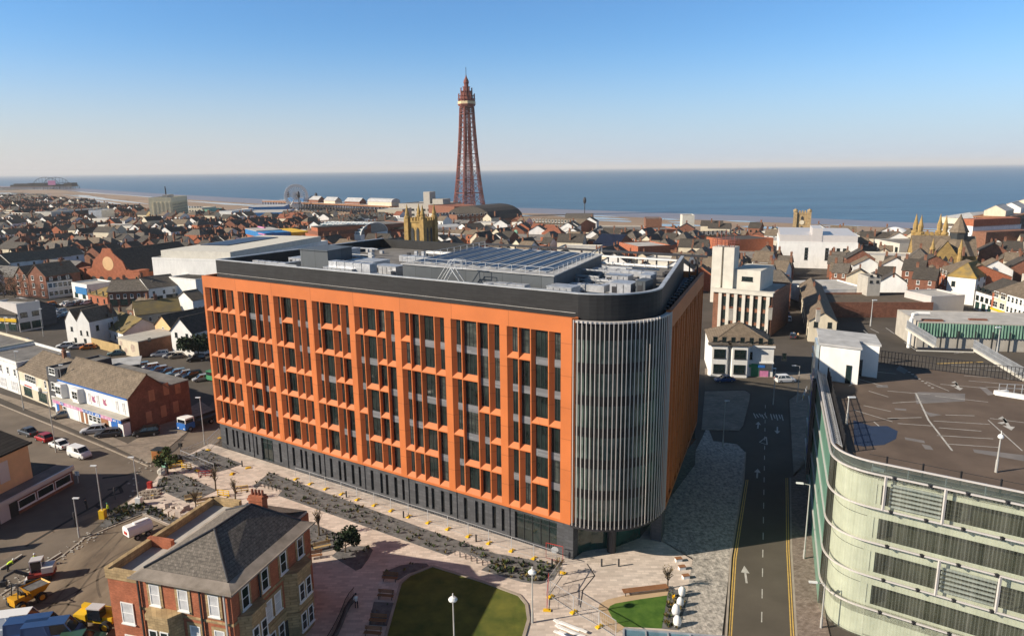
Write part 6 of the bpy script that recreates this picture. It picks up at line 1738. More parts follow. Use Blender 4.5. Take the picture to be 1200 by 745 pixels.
lm('white_corner_house', 'white three-storey corner house with a yellow mossy hipped roof', 'house', (1107, 354), (1140, 358), 323, 18, 'hip', 4.5, 'white_render', 'moss_yellow', wins=grid('R', 3, 2, 3.2, 1.2, 1.8, 3, 'dark') + [('F', 6, 1.2, 1.8, 1, 'dark', 2, 2)])
lm('timbered_pub', 'black and white half-timbered pub with a slate roof', 'pub', (1141, 362), (1163, 370), 340, 16, 'gx', 4, 'white', 'slate_dark', wins=grid('F', 2, 3.4, 3.0, 1.8, 1.6, 4, 'dark') + [('F', .5, 2.4, 2.3, 3, 'shop')])
t_, w, h = lm('yellow_shop', 'orange brick and cream shop with an ochre fascia on the right street', 'shop', (1160, 372), (1176, 378), 342, 20, 'gx', 4, 'cream', 'tile_brown', wins=grid('F', 2, 3.8, 3.1, 2.6, 1.9, 2)); box_part(t_, 'fascia', 'yellow', (0, -.3, 2.8, w, -.01, 3.4)); box_part(t_, 'brick_end', 'brick_bright', (-.1, -.1, 3.5, .9, 8, h))
lm('white_terrace', 'white rendered terrace running out of the picture on the right street', 'house', (1176, 379), (1225, 396), 344, 22, 'gx', 4, 'white_render', 'tile_brown', wins=grid('F', 2, 3.8, 3.1, 1.2, 1.8, 10) + [('F', .5, 2.4, 2.3, 6, 'shop')])
lm('mossy_hall', 'broad hall with a mossy yellow-green roof at the right edge', 'hall', (1150, 334), (1196, 338), 326, 24, 'gx', 3, 'brick', 'moss_yellow')
lm('gabled_house', 'orange brick gabled house at the right edge behind the mossy hall', 'house', (1176, 326), (1192, 330), 314, 20, 'gy', 4, 'brick_bright', 'slate', wins=grid('F', 2, 2, 3.3, 1.4, 1.8, 2))
t_, w, h = lm('copper_theatre', 'white block with a tall orange brick side and dark roof near the north pier', 'theatre', (1120, 298), (1136, 300), 265, 34, 'flat', 0, 'white_render', 'felt'); box_part(t_, 'brick_side', 'brick_bright', (.2, .1, h + .1, w, 33, h + 4)); box_part(t_, 'brick_flank', 'brick_brown', (w + .05, 0, 0, w + 8, 32, h - 2))
lm('white_block', 'plain white tall block between the church pinnacles and the lantern', 'building', (1100, 296), (1119, 297), 270, 24, 'flat', 0, 'white_render', 'felt_pale')
lm('brown_terrace', 'brown brick parapet terrace beside the north pier entrance', 'building', (1136, 300), (1166, 300), 283, 20, 'flat', 0, 'brick_brown', 'tile_brown')
lm('stone_arcade', 'classical stone building with dark arched openings left of the church', 'building', (1022, 302), (1052, 309), 281, 28, 'flat', 0, 'concrete_pale', 'felt', wins=[('F', 2, 2.4, 6, 5, 'dark')])
o, r_, w = site((1040, 284), (1078, 284)); dm = thing('arena_dome', 'shallow white domed roof near the beach left of the church pinnacles', 'dome', o)
mb = MB(); mb.lathe([(w * .5, 0), (w * .5, 3), (w * .42, 5.5), (w * .28, 7.5), (w * .1, 8.6), (.2, 8.8)], w/2, w/2, 20); mb.build('shell', M['white'], dm, smooth=True); occupy(o, 0, w, w)
# green profiled building beyond the deck and its roof
pL, pR = G(1073, 402, 8), G(1240, 412, 8)
d = G(1240, 412) - G(1073, 402)
o = G(1073, 408); r_ = math.atan2((G(1240, 414) - o).y, (G(1240, 414) - o).x); w = (G(1240, 414) - o).length
h = ZAT(378, o)
gh = bld('green_hall', 'wide hall clad in streaked green profiled glass behind the car park deck', 'hall', o, r_, w, 17, h, 'flat', 0, 'concrete', 'felt_pale', par=.2)
mb = MB(); n = 46
for k in range(n):
    x0 = w * k / n; x1 = w * (k + 1) / n
    mb.face([(x0, -.25, 3.5), ((x0 + x1) / 2, -.55, 3.5), ((x0 + x1) / 2, -.35, h), (x0, -.1, h)]); mb.face([((x0 + x1) / 2, -.55, 3.5), (x1, -.25, 3.5), (x1, -.1, h), ((x0 + x1) / 2, -.35, h)])
M['green_cladding'] = mat('streaked_green_cladding', (.05, .13, .095), c2=(.20, .33, .26), rough=.4, scale=1.1, stretch=(1, 1, .2), detail=7)
mb.build('green_cladding', M['green_cladding'], gh)
box_part(gh, 'roof_patch', 'brick', (w * .05, 2, h + .03, w * .2, 3.2, h + .5), (w * .42, 5, h + .03, w * .55, 6, h + .4))
mb = MB()
for k in range(7): mb.bar((w * .12 * k + 1.5, -.9, 0), (w * .12 * k + 1.5, -.9, h * .75), .3)
mb.build('cladding_post', M['frame_dark'], gh)
mb = MB(); mb.tube([(-1.6, .5, 0), (-1.6, .5, h + 1), (-1.2, 1, h + 2), (0, 1.5, h + 2.2), (3, 1.6, h + 2.2)], .5, 8); mb.build('flue', M['white'], gh)
# ================================================================== piers, wheel, rides, wind-mast ovals
def pier(name, label, a, b, wd, zt, legs, cat='pier'):
    p, q = G(*a), G(*b); d = q - p; L_ = d.length
    t = thing(name, label, cat, p, math.atan2(d.y, d.x))
    mb = MB(); mb.box(0, -wd/2, zt - 1, L_, wd/2, zt); mb.build('deck', M['timber'], t)
    lg = MB(); n = legs
    for k in range(n + 1):
        for y in (-wd/2 + 1, 0, wd/2 - 1): lg.bar((L_ * k / n, y, -1.2), (L_ * k / n, y, zt - 1), .7)
        if k < n: lg.bar((L_ * k / n, -wd/2 + 1, 0), (L_ * (k + 1) / n, -wd/2 + 1, zt - 1), .35); lg.bar((L_ * (k + 1) / n, -wd/2 + 1, 0), (L_ * k / n, -wd/2 + 1, zt - 1), .35)
    o = lg.build('trestle', M['steel_dark'], t); o['kind'] = 'stuff'
    rl_ = MB()
    for y in (-wd/2, wd/2): rl_.bar((0, y, zt + 1.1), (L_, y, zt + 1.1), .2)
    rl_.build('rail', M['white'], t)
    return t, L_
t, L_ = pier('seaside_pier', 'wooden pier with pavilions and a big wheel left of the iron tower', (468, 251), (318, 243), 26, 9, 40)
rr = random.Random(5)
for k, (u, wd, ln, hh, m, rmn) in enumerate(((.02, 12, 44, 4, 'cream', 'barrel'), (.24, 10, 30, 3.5, 'brick', 'gx'), (.42, 10, 24, 3.5, 'cream', 'gx'), (.66, 14, 40, 6, 'blue_bright', 'flat'), (.55, 10, 24, 4, 'brick', 'gx'))):
    mb = wall_mesh(ln, wd, hh, rmn if rmn != 'barrel' else 'flat', 3, 0); r2 = roof_mesh(ln, wd, hh, rmn, 4)
    pv = mb.build('pavilion', M[m], t, (L_ * u, -wd/2, 9)); r2.build('pavilion_roof', M['membrane'], pv)
wp = G(348.5, 246); s_ = wp.length / 820; zc = ZAT(229.5, wp); rad = 12 * s_
wh = thing('big_wheel', 'white big wheel standing on the pier', 'ferris wheel', wp, R(18))
mb = MB(); n = 28
for k in range(n):
    a, b = 2 * math.pi * k / n, 2 * math.pi * (k + 1) / n
    for y in (-1.5, 1.5):
        mb.bar((rad * math.cos(a), y, zc + rad * math.sin(a)), (rad * math.cos(b), y, zc + rad * math.sin(b)), 2.0)
        mb.bar((rad * .86 * math.cos(a), y, zc + rad * .86 * math.sin(a)), (rad * .86 * math.cos(b), y, zc + rad * .86 * math.sin(b)), 1.2)
    mb.bar((0, 0, zc), (rad * math.cos(a), 0, zc + rad * math.sin(a)), .9)
mb.lathe([(2.2, -2), (2.2, 2)], 0, 0, 12)
mb.build('rim', M['white'], wh)
mb = MB()
for y in (-4, 4):
    for x in (-rad * .55, rad * .55): mb.bar((x, y, 6), (0, y * .4, zc), 1.1)
mb.build('support_leg', M['white'], wh)
cabs = None
for k in range(n):
    a = 2 * math.pi * (k + .5) / n
    if cabs is None:
        cb = MB(); cb.box(-1.1, -1.2, -2.4, 1.1, 1.2, -.2); cabs = cb.build('cabin', M['white'], wh)
        o_ = cabs
    else: o_ = link('cabin', cabs.data, wh)
    o_.location = (rad * math.cos(a), 0, zc + rad * math.sin(a))
for (px, yb, yc, lab) in ((338.5, 243, 228, 'dark oval sculpture on a mast just left of the big wheel'), (351, 247, 228.5, 'dark oval sculpture on a mast in front of the big wheel'), (371.5, 245, 230, 'dark oval sculpture on a mast right of the big wheel'), (685, 257, 235, 'tall lone dark oval sculpture on a mast against the sea')):
    p = G(px, yb); s_ = p.length / 820; zc = ZAT(yc, p)
    t = thing('mast_sculpture', lab, 'sculpture', p, 0, 'oval mast sculptures along the promenade')
    mb = MB(); mb.tube([(0, 0, 0), (0, 0, zc - 2)], .4, 6); mb.build('mast', M['steel_dark'], t)
    mb = MB(); mb.ball((0, 0, zc), 1.8 * s_, 8, 0, 2.2); mb.build('oval', M['steel_dark'], t, smooth=True)
# far amusement pier and coasters on the left horizon
t, L_ = pier('amusement_pier', 'distant dark pier with rides on the left horizon', (-60, 223.5), (88, 221.5), 40, 9, 60)
mb = MB(); rr = random.Random(2)
for k in range(26):
    x = L_ * rr.uniform(.5, .99); hh = rr.uniform(2, 12); ww = rr.uniform(10, 40); mb.box(x, -19, 9, min(L_, x + ww), 19, 9 + hh)
o = mb.build('ride_sheds', M['slate_dark'], t); o['kind'] = 'stuff'
mb = MB(); x = L_ * .82; mb.box(x, -24, 14, x + 22, -20, 28); mb.build('pink_board', M['pink_sign'], t)
for (px, yt, lab) in ((55, 208, 'faint tall looping coaster mast on the far left horizon'), (67, 208, 'second faint coaster mast on the far left horizon'), (78, 214, 'low hump of a coaster at the far end of the left horizon')):
    p = G(px, 221.5); hh = ZAT(yt, p); t = thing('roller_coaster', lab, 'roller coaster', p, R(30))
    mb = MB(); prev = None
    for k in range(13):
        a = math.pi * k / 12; q = (-38 * math.cos(a), 0, hh * math.sin(a) ** .7)
        if prev: mb.bar(prev, q, 1.3)
        mb.bar((q[0], 0, 0), q, .7); prev = q
    mb.build('track', M['steel_dark'], t)
# north pier on the right
t, L_ = pier('seaside_pier', 'wooden pier with white pavilion at the right edge of the sea', (1160, 268), (1215, 254), 24, 9, 24)
for u, wd, ln, hh, m in ((.05, 14, 26, 4, 'cream'), (.35, 14, 26, 4, 'white_render'), (.62, 24, 34, 5, 'cream')):
    pv = wall_mesh(ln, wd, hh, 'gx', 4).build('pavilion', M[m], t, (L_ * u, -wd/2, 9)); roof_mesh(ln, wd, hh, 'gx', 4).build('pavilion_roof', M['membrane'], pv)
p = G(1142, 262); d_ = G(1200, 262) - p
o, r_, w = site((1143, 264), (1186, 261)); bld('pier_pavilion', 'broad cream pavilion building with low hipped roof by the north pier', 'pavilion', o, r_, w, 30, ZAT(257, o), 'hip', ZAT(251, o) - ZAT(257, o), 'cream', 'membrane', wins=[('F', 2, 5, 4, 6, 'dark')])
for k, (px, py) in enumerate(((1147, 262), (1173, 261))):
    p = G(px, py + 3); s_ = p.length / 820; t = thing('pier_kiosk', ('small white domed kiosk at the left of the north pier', 'small white domed kiosk in the middle of the north pier')[k], 'kiosk', p)
    mb = MB(); hh = ZAT(py - 3, p); mb.lathe([(3.4 * s_, 0), (3.4 * s_, hh * .6), (4 * s_, hh * .62), (3 * s_, hh * .8), (1 * s_, hh), (.1, hh * 1.25)], 0, 0, 12); mb.build('dome', M['white'], t)
# ================================================================== the town itself: streets of houses
TU, TV = R(-32.5), R(68.5)
GU = Vector((math.cos(TU), math.sin(TU))); GV = Vector((math.cos(TV), math.sin(TV)))
# ground kept clear round the modelled places (roads, plaza, car parks, yards)
CLEAR = [[(-260, 470), (-40, 352), (60, 338), (110, 352), (232, 350), (262, 372), (330, 330), (560, 345), (840, 345), (835, 395), (925, 395), (935, 300), (962, 300), (975, 385), (1010, 352), (1300, 380), (1500, 760), (-400, 900), (-500, 620)]]
CLEAR.append([(88, 330), (174, 334), (178, 364), (92, 364)])
CLW = [[tuple(G(*p)[:2]) for p in poly] for poly in CLEAR]
PROMW = [(p.x, p.y) for p in pl]
def inside(p, poly):
    c = False; n = len(poly)
    for i in range(n):
        x0, y0 = poly[i]; x1, y1 = poly[(i + 1) % n]
        if (y0 > p[1]) != (y1 > p[1]) and p[0] < (x1 - x0) * (p[1] - y0) / (y1 - y0) + x0: c = not c
    return c
def prom_gap(p):
    best = 1e9; side = 1
    for a, b in zip(PROMW, PROMW[1:]):
        A, B_ = Vector(a), Vector(b); d = B_ - A; t = max(0, min(1, (Vector(p) - A).dot(d) / d.length_squared)); q = A + d * t
        ds = (Vector(p) - q).length
        if ds < best: best = ds; side = 1 if d.x * (p[1] - A.y) - d.y * (p[0] - A.x) < 0 else -1
    return best * side
# house kinds
def house_proto(name, w, d, h, roof, rh, wall, rm, wins, chim, cm='brick_brown'):
    return bld(name, 'x', 'house', (0, -300, 0), 0, w, d, h, roof, rh, wall, rm, wins=wins, chim=chim, occ=False, cm=cm)
PRO = []
W2 = lambda n, st='white': [('F', 1.0, 1.3, 1.6, n, st), ('F', 3.9, 1.0, 1.5, n, st), ('B', 3.9, .9, 1.3, n, st), ('B', 1.0, 1.0, 1.5, 1, st), ('L', 3.9, .8, 1.3, 1, st)]
W3 = lambda n, st='white': W2(n, st) + [('F', 6.6, 1.0, 1.4, n, st), ('B', 6.6, .9, 1.3, 1, st)]
kinds = [
 ('terraced_house', 5.6, 9, 5.8, 'gx', 2.9, 'brick', 'slate_dark', W2(2), [(5.2, 4.5, 8.6)], 'red brick terraced house with dark slate roof'),
 ('terraced_house', 5.6, 9, 5.8, 'gx', 2.9, 'brick_bright', 'tile_brown', W2(2), [(5.2, 4.5, 8.6)], 'bright brick terraced house with brown tile roof'),
 ('terraced_house', 5.6, 9, 5.8, 'gx', 2.9, 'white_render', 'slate_dark', W2(2, 'dark'), [(5.2, 4.5, 8.6)], 'white rendered terraced house with dark slate roof'),
 ('terraced_house', 5.6, 9, 6.0, 'gx', 3.0, 'cream', 'tile_brown', W2(2), [(5.2, 4.5, 8.8)], 'cream rendered terraced house with brown tile roof'),
 ('terraced_house', 5.6, 9, 5.6, 'gx', 2.8, 'brick_brown', 'slate', W2(2), [(5.2, 4.5, 8.3)], 'brown brick terraced house with grey slate roof'),
 ('guest_house', 7.2, 11, 8.6, 'gx', 3.4, 'brick', 'slate_dark', W3(2), [(6.7, 5.5, 11.8), (.5, 5.5, 11.8)], 'three-storey brick guest house with two chimneys'),
 ('guest_house', 7.2, 11, 8.6, 'gx', 3.4, 'white_render', 'tile_brown', W3(2, 'dark'), [(6.7, 5.5, 11.8)], 'three-storey white guest house with brown roof'),
 ('shop_house', 7.5, 13, 8.4, 'hip', 3.2, 'brick_bright', 'slate', W3(3), [(3.5, 6.5, 11.4)], 'three-storey bright brick shop house with hipped slate roof'),
 ('shop_house', 8.0, 14, 9.0, 'gy', 3.4, 'cream', 'slate_dark', W3(2), [(1.0, 7, 11)], 'gable-fronted cream shop house with slate roof'),
 ('workshop', 13, 17, 5.6, 'flat', 0, 'brick_brown', 'felt', W2(4, 'dark'), [], 'flat-roofed brown brick workshop'),
 ('workshop', 15, 20, 8.0, 'flat', 0, 'concrete_pale', 'felt_pale', W2(5, 'dark'), [], 'flat-roofed pale commercial block'),
 ('workshop', 14, 22, 5.6, 'gy', 3.2, 'brick', 'felt', [('F', 1, 3, 3, 2, 'dark')], [], 'gabled brick workshop with felt roof'),
]
for k in kinds:
    PRO.append((house_proto(*k[:10]), k[10], k[1], k[2]))
def weights(p):
    x = p[0]
    if x < -60: return [22, 6, 8, 6, 24, 7, 4, 3, 3, 3, 2, 3]
    return [9, 8, 9, 7, 8, 7, 9, 9, 8, 7, 7, 5]
rnd = random.Random(21)
cand = []
HASH = {}
def hfree(p, r):
    for i in range(int((p[0] - r) // 20), int((p[0] + r) // 20) + 1):
        for j in range(int((p[1] - r) // 20), int((p[1] + r) // 20) + 1):
            for q, rr in HASH.get((i, j), ()):
                if (q - Vector((p[0], p[1]))).length < rr + r: return False
    return True
def try_place(p, rot, ki, sy):
    pr = PRO[ki]; w, d = pr[2], pr[3]
    c = Vector((math.cos(rot), math.sin(rot))); s = Vector((-c.y, c.x)); m = Vector(p) + c * w/2 + s * d/2
    if m.y < 95: return
    px, py = PX(m.x, m.y, 6)
    if not (-60 < px < 1262): return
    if prom_gap(m) < 14: return
    if any(inside(m, q) or inside(Vector(p), q) or inside(Vector(p) + c * w + s * d, q) or inside(Vector(p) + c * w, q) or inside(Vector(p) + s * d, q) for q in CLW): return
    for q in (m, Vector(p), Vector(p) + c * w, Vector(p) + s * d, Vector(p) + c * w + s * d):
        if not is_free(q): return
    cand.append((m.length, p, rot, ki, sy)); HASH.setdefault((int(m.x // 20), int(m.y // 20)), []).append((m, min(w, d) * .5 + .12 * max(w, d)))
# rows of houses: streets follow the two directions of the town grid, block by block
base = Vector((0.0, 300.0))
B1, B2 = 74.0, 66.0                       # block size along GV and GU
for bi in range(-34, 26):
    for bj in range(-10, 34):
        rb_ = random.Random(bi * 131 + bj * 17 + 900)
        bo = base + GU * (bi * B2) + GV * (bj * B1)
        if bo.y < 60 or bo.y > 4200 or abs(bo.x) > .82 * max(bo.y, 120) + 90: continue
        far = bo.length > 1500
        if far and rb_.random() < .0: continue
        along_v = rb_.random() < .68
        dirv, perp = (GV, GU) if along_v else (GU, GV)
        Lb, Wb = (B1, B2) if along_v else (B2, B1)
        rot_d = math.atan2(dirv.y, dirv.x)
        nrow = 3 if not along_v else 3
        if rb_.random() < (.12 if bo.x < -60 else .40):
            for _ in range(6):            # a block of larger buildings
                ki = rb_.choice((9, 10, 11, 7, 8)); pp_ = bo + dirv * rb_.choice((4, 28, 50)) + perp * rb_.choice((4, 34))
                try_place(pp_, rot_d, ki, 1)
                if cand and (Vector(cand[-1][1]) - pp_).length < .1: occupy(pp_, rot_d, PRO[ki][2], PRO[ki][3], .5)
            continue
        for r_i in range(nrow):
            off = 4 + r_i * (Wb - 8) / nrow
            t = rb_.uniform(2, 6)
            wt = weights(bo); main = rb_.choices(range(12), wt)[0]
            main = main if main < 9 else 0
            while t < Lb - 8:
                ki = main if rb_.random() < .62 else rb_.choices(range(9), wt[:9])[0]
                flip = (r_i % 2 == 1)
                w_, d_ = PRO[ki][2], PRO[ki][3]
                if flip: o_ = bo + dirv * (t + w_) + perp * (off + d_); try_place(o_, rot_d + math.pi, ki, rb_.uniform(.94, 1.12))
                else: try_place(bo + dirv * t + perp * off, rot_d, ki, rb_.uniform(.94, 1.12))
                t += w_ + (.02 if rb_.random() < .86 else rb_.uniform(2, 5))
# odd buildings squeezed into what is left between the rows and the landmarks
rf2 = random.Random(77)
for k in range(5200):
    px, py = (rf2.uniform(560, 1250), rf2.uniform(264, 366)) if k % 4 else (rf2.uniform(-40, 560), rf2.uniform(246, 352))
    g_ = G(px, py); ki = rf2.choices(range(12), [3, 3, 4, 4, 4, 4, 5, 5, 4, 6, 6, 5])[0]
    w_, d_ = PRO[ki][2], PRO[ki][3]
    rt = rf2.choice((TU, TV, TU + math.pi, TV + math.pi)) + R(rf2.uniform(-5, 5))
    c = Vector((math.cos(rt), math.sin(rt))); s_ = Vector((-c.y, c.x)); m = Vector((g_.x, g_.y))
    if not hfree(m, min(w_, d_) * .5 + .12 * max(w_, d_) + .2): continue
    try_place(m - c * w_ / 2 - s_ * d_ / 2, rt, ki, rf2.uniform(.9, 1.15))
cand.sort(key=lambda c: c[0])
def zone(p):
    px, py = PX(p[0], p[1], 0)
    side = 'left of the theatre' if px < 345 else ('near the iron tower' if px < 545 else ('right of the iron tower' if px < 760 else ('near the town hall' if px < 910 else 'near the stone church')))
    return side
NT = 300
for i, (ds, p, rot, ki, sy) in enumerate(cand[:NT]):
    pr, lab = PRO[ki][0], PRO[ki][1]
    dup(pr, (p[0], p[1], 0), rot, lab + ' ' + zone(p), 'houses of the town', (1, 1, sy))
for pr in PRO:                               # the patterns themselves are not part of the town
    r_ = pr[0]
    for ch in list(r_.children):
        for g_ in list(ch.children): bpy.data.objects.remove(g_)
        bpy.data.objects.remove(ch)
    bpy.data.objects.remove(r_)
# everything farther off reads as one mass of roofs
mass = MB()
MM = ['brick', 'brick_bright', 'white_render', 'cream', 'brick_brown', 'slate_dark', 'tile_brown', 'slate', 'felt', 'felt_pale', 'glass', 'concrete_pale', 'tile_red']
mi = {m: i for i, m in enumerate(MM)}
for ds, p, rot, ki, sy in cand[NT:]:
    k = kinds[ki]; w, d, h, roof, rh = k[1], k[2], k[3] * sy, k[4], k[5]
    ca, sa = math.cos(rot), math.sin(rot)
    T = lambda x, y, z: (p[0] + x * ca - y * sa, p[1] + x * sa + y * ca, z)
    wm, rm2 = mi[k[6]], mi[k[7]]
    q = rnd.random()
    if q < .10: wm = mi['white_render']
    elif q < .15: wm = mi['brick_bright']
    elif q < .20: rm2 = mi['tile_brown']
    elif q < .23: rm2 = mi['tile_red']
    c0, c1, c2, c3 = (0, 0), (w, 0), (w, d), (0, d)
    for a, b in ((c0, c1), (c1, c2), (c2, c3), (c3, c0)): mass.face([T(*a, 0), T(*b, 0), T(*b, h), T(*a, h)], wm)
    if roof == 'gx':
        mass.face([T(-.3, -.3, h - .1), T(w + .3, -.3, h - .1), T(w + .3, d/2, h + rh), T(-.3, d/2, h + rh)], rm2); mass.face([T(-.3, d/2, h + rh), T(w + .3, d/2, h + rh), T(w + .3, d + .3, h - .1), T(-.3, d + .3, h - .1)], rm2)
        mass.face([T(0, 0, h), T(0, d/2, h + rh - .1), T(0, d, h)], wm); mass.face([T(w, 0, h), T(w, d, h), T(w, d/2, h + rh - .1)], wm)
    elif roof == 'gy':
        mass.face([T(-.3, -.3, h - .1), T(w/2, -.3, h + rh), T(w/2, d + .3, h + rh), T(-.3, d + .3, h - .1)], rm2); mass.face([T(w/2, -.3, h + rh), T(w + .3, -.3, h - .1), T(w + .3, d + .3, h - .1), T(w/2, d + .3, h + rh)], rm2)
        mass.face([T(0, 0, h), T(w, 0, h), T(w/2, 0, h + rh - .1)], wm); mass.face([T(w, d, h), T(0, d, h), T(w/2, d, h + rh - .1)], wm)
    elif roof == 'hip':
        P1, P2 = T(w/2, w/2, h + rh), T(w/2, d - w/2, h + rh)
        mass.face([T(0, 0, h), T(w, 0, h), P1], rm2); mass.face([T(w, 0, h), T(w, d, h), P2, P1], rm2); mass.face([T(w, d, h), T(0, d, h), P2], rm2); mass.face([T(0, d, h), T(0, 0, h), P1, P2], rm2)
    else:
        mass.face([T(0, 0, h), T(w, 0, h), T(w, d, h), T(0, d, h)], rm2)
    if ds < 900:
        for z in (1, 3.9) + ((6.6,) if h > 8 else ()):
            for xx in (.25, .72):
                for y_, o_ in ((-.04, 1), (d + .04, -1)):
                    x0, x1 = w * xx - .5, w * xx + .5
                    f = [T(x0, y_, z), T(x1, y_, z), T(x1, y_, z + 1.5), T(x0, y_, z + 1.5)]; mass.face(f if o_ > 0 else f[::-1], mi['glass'])
    if roof in ('gx', 'gy') and ds < 1500:
        cx, cy = (w - .5, d/2) if roof == 'gx' else (1, d/2)
        zb = h + rh - (.6 if roof == 'gx' else 2.4)
        b = [T(cx - .5, cy - .4, 0), T(cx + .5, cy - .4, 0), T(cx + .5, cy + .4, 0), T(cx - .5, cy + .4, 0)]
        zt = h + rh + 1.5
        for a_, b_ in ((0, 1), (1, 2), (2, 3), (3, 0)): mass.face([(*b[a_][:2], zb), (*b[b_][:2], zb), (*b[b_][:2], zt), (*b[a_][:2], zt)], mi['brick_brown'])
        mass.face([(*q_[:2], zt) for q_ in b], mi['brick'])
print('TOWN', len(cand), len(mass.f))
o = mass.build('distant_rooftops', [M[m] for m in MM]); o['kind'] = 'stuff'
o['label'] = 'distant sea of small brick and slate houses fading towards the beach'
# ================================================================== vehicles
PAINT = {}
def paint(n, c, metal=.3):
    if n not in PAINT: PAINT[n] = mat(n + '_car_paint', c, rough=.28, var=.03, metal=metal, spec=.6)
    return PAINT[n]
PAL = {'silver': (.46, .47, .48), 'white': (.74, .74, .73), 'black': (.012, .012, .014), 'blue': (.04, .09, .22), 'dark grey': (.06, .063, .07), 'red': (.40, .02, .02), 'orange': (.62, .18, .02), 'pale blue': (.20, .33, .45), 'green': (.05, .12, .08), 'teal': (.10, .20, .24), 'beige': (.36, .31, .24)}
KIND = {  # length, belt height, roof height, windscreen base, roof front, roof rear, tail base, width
 'hatchback': (3.95, .92, 1.48, .95, 1.75, 3.35, 3.85, .86), 'saloon': (4.6, .92, 1.44, 1.25, 2.05, 3.25, 4.0, .88),
 'estate': (4.7, .95, 1.50, 1.2, 2.0, 4.2, 4.6, .89), 'suv': (4.6, 1.08, 1.72, 1.15, 1.9, 4.15, 4.5, .93), 'van': (4.5, 1.18, 1.86, .85, 1.55, 4.42, 4.48, .92), 'large_van': (5.6, 1.35, 2.45, .75, 1.45, 5.52, 5.58, 1.0)}
def lower(mb, L, belt, hw, wsb, tb):
    st = [(0, .40, .62, hw * .70), (.08, .28, .70, hw * .86), (.45, .22, belt - .12, hw * .97), (wsb, .20, belt, hw), (L * .55, .20, belt + .02, hw), (tb, .22, belt, hw * .99), (L - .08, .30, belt - .12, hw * .90), (L, .42, belt - .25, hw * .78)]
    rings = []
    for x, zb, zt, w in st:
        rings.append([(x, -w * .94, zb), (x, -w, zb + .18), (x, -w, zt - .16), (x, -w * .90, zt), (x, w * .90, zt), (x, w, zt - .16), (x, w, zb + .18), (x, w * .94, zb)])
    i0 = len(mb.v)
    for r_ in rings: mb.v += r_
    n = 8
    for k in range(len(rings) - 1):
        for j in range(n):
            j2 = (j + 1) % n; mb.f.append([i0 + k*n + j, i0 + k*n + j2, i0 + (k+1)*n + j2, i0 + (k+1)*n + j]); mb.m.append(0)
    mb.f.append([i0 + j for j in range(n)][::-1]); mb.m.append(0)
    e = i0 + (len(rings) - 1) * n; mb.f.append([e + j for j in range(n)]); mb.m.append(0)
CARP = {}
def car_proto(kind):
    L, belt, roof, a, b, c, d, hw = KIND[kind]
    root = thing(kind + '_car' if 'van' not in kind else kind, 'x', 'car', (0, -400, 0))
    body = MB(); lower(body, L, belt, hw, a, d)
    tw = hw * .76; bw_ = hw * .90
    T0 = [(b, -tw, roof), (c, -tw, roof), (c, tw, roof), (b, tw, roof)]; B0 = [(a, -bw_, belt), (d, -bw_, belt), (d, bw_, belt), (a, bw_, belt)]
    for p, q in zip(B0, T0): body.bar(p, q, .09)
    body.prism([(b - .05, -tw - .03), (c + .05, -tw - .03), (c + .05, tw + .03), (b - .05, tw + .03)], roof - .03, roof + .05)
    m = (b + c) / 2
    for s in (-1, 1):
        for t in ((.48,) if kind in ('hatchback', 'van', 'large_van') else (.40, .78)):
            x0 = a + (d - a) * t; x1 = b + (c - b) * t; body.bar((x0, s * bw_, belt), (x1, s * tw, roof), .10, .07)
    if 'van' in kind:
        for s in (-1, 1):
            x0 = a + (d - a) * .42; x1 = b + (c - b) * .36
            f = [(x0, s * (bw_ + .015), belt), (d, s * (bw_ + .015), belt), (c, s * (tw + .015), roof), (x1, s * (tw + .015), roof)]
            body.face(f if s < 0 else f[::-1])
        body.face([(d + .015, -bw_, belt), (d + .015, bw_, belt), (c + .015, tw, roof), (c + .015, -tw, roof)])
    b_ = body.build('body', paint('silver', PAL['silver']), root)
    gl = MB()
    gl.face([B0[3], B0[0], T0[0], T0[3]]); gl.face([B0[1], B0[2], T0[2], T0[1]]); gl.face([B0[0], B0[1], T0[1], T0[0]]); gl.face([B0[2], B0[3], T0[3], T0[2]])
    gl.build('glass', M['carglass'], root)
    wm = None
    r_ = .33 if kind in ('suv', 'large_van') else .30
    for x in (L * .18 + .05, L * .80):
        for s in (-1, 1):
            w_ = MB(); 
            for y0, y1 in ((-.1, .1),):
                n = 14; pts0 = [(r_ * math.cos(2*math.pi*k/n), y0, r_ * math.sin(2*math.pi*k/n)) for k in range(n)]; pts1 = [(p[0], y1, p[2]) for p in pts0]
                w_.face(pts0[::1]); w_.face(pts1[::-1])
                for k in range(n): k2 = (k+1) % n; w_.face([pts0[k2], pts0[k], pts1[k], pts1[k2]])
            if wm is None: o = w_.build('wheel', M['tyre'], root); wm = o.data; rm_ = None
            else: o = link('wheel', wm, root)
            o.location = (x, s * (hw - .09), r_)
            if rm_ is None:
                rb = MB()
                for y in (-.106, .106):
                    f = [(.62 * r_ * math.cos(2*math.pi*k/10), y, .62 * r_ * math.sin(2*math.pi*k/10)) for k in range(10)]; rb.face(f if y < 0 else f[::-1])
                q = rb.build('rim', M['rim'], o); rm_ = q.data
            else: link('rim', rm_, o)
    hl = None
    for s in (-1, 1):
        h = MB(); h.box(-.02, -.17, -.07, .12, .17, .08)
        o = h.build('headlight', M['lampglass'], root) if hl is None else link('headlight', hl, root); hl = hl or o.data; o.location = (.06, s * hw * .62, .62)
    tl = None
    for s in (-1, 1):
        h = MB(); h.box(-.08, -.12, -.12, .03, .12, .14)
        o = h.build('tail_light', M['taillamp'], root) if tl is None else link('tail_light', tl, root); tl = tl or o.data; o.location = (L - .02, s * hw * .68, belt - .18)
    pl_ = MB(); pl_.box(-.015, -.26, .38, .0, .26, .49); pl_.build('number_plate', M['white'], root)
    CARP[kind] = (root, b_.data, L)
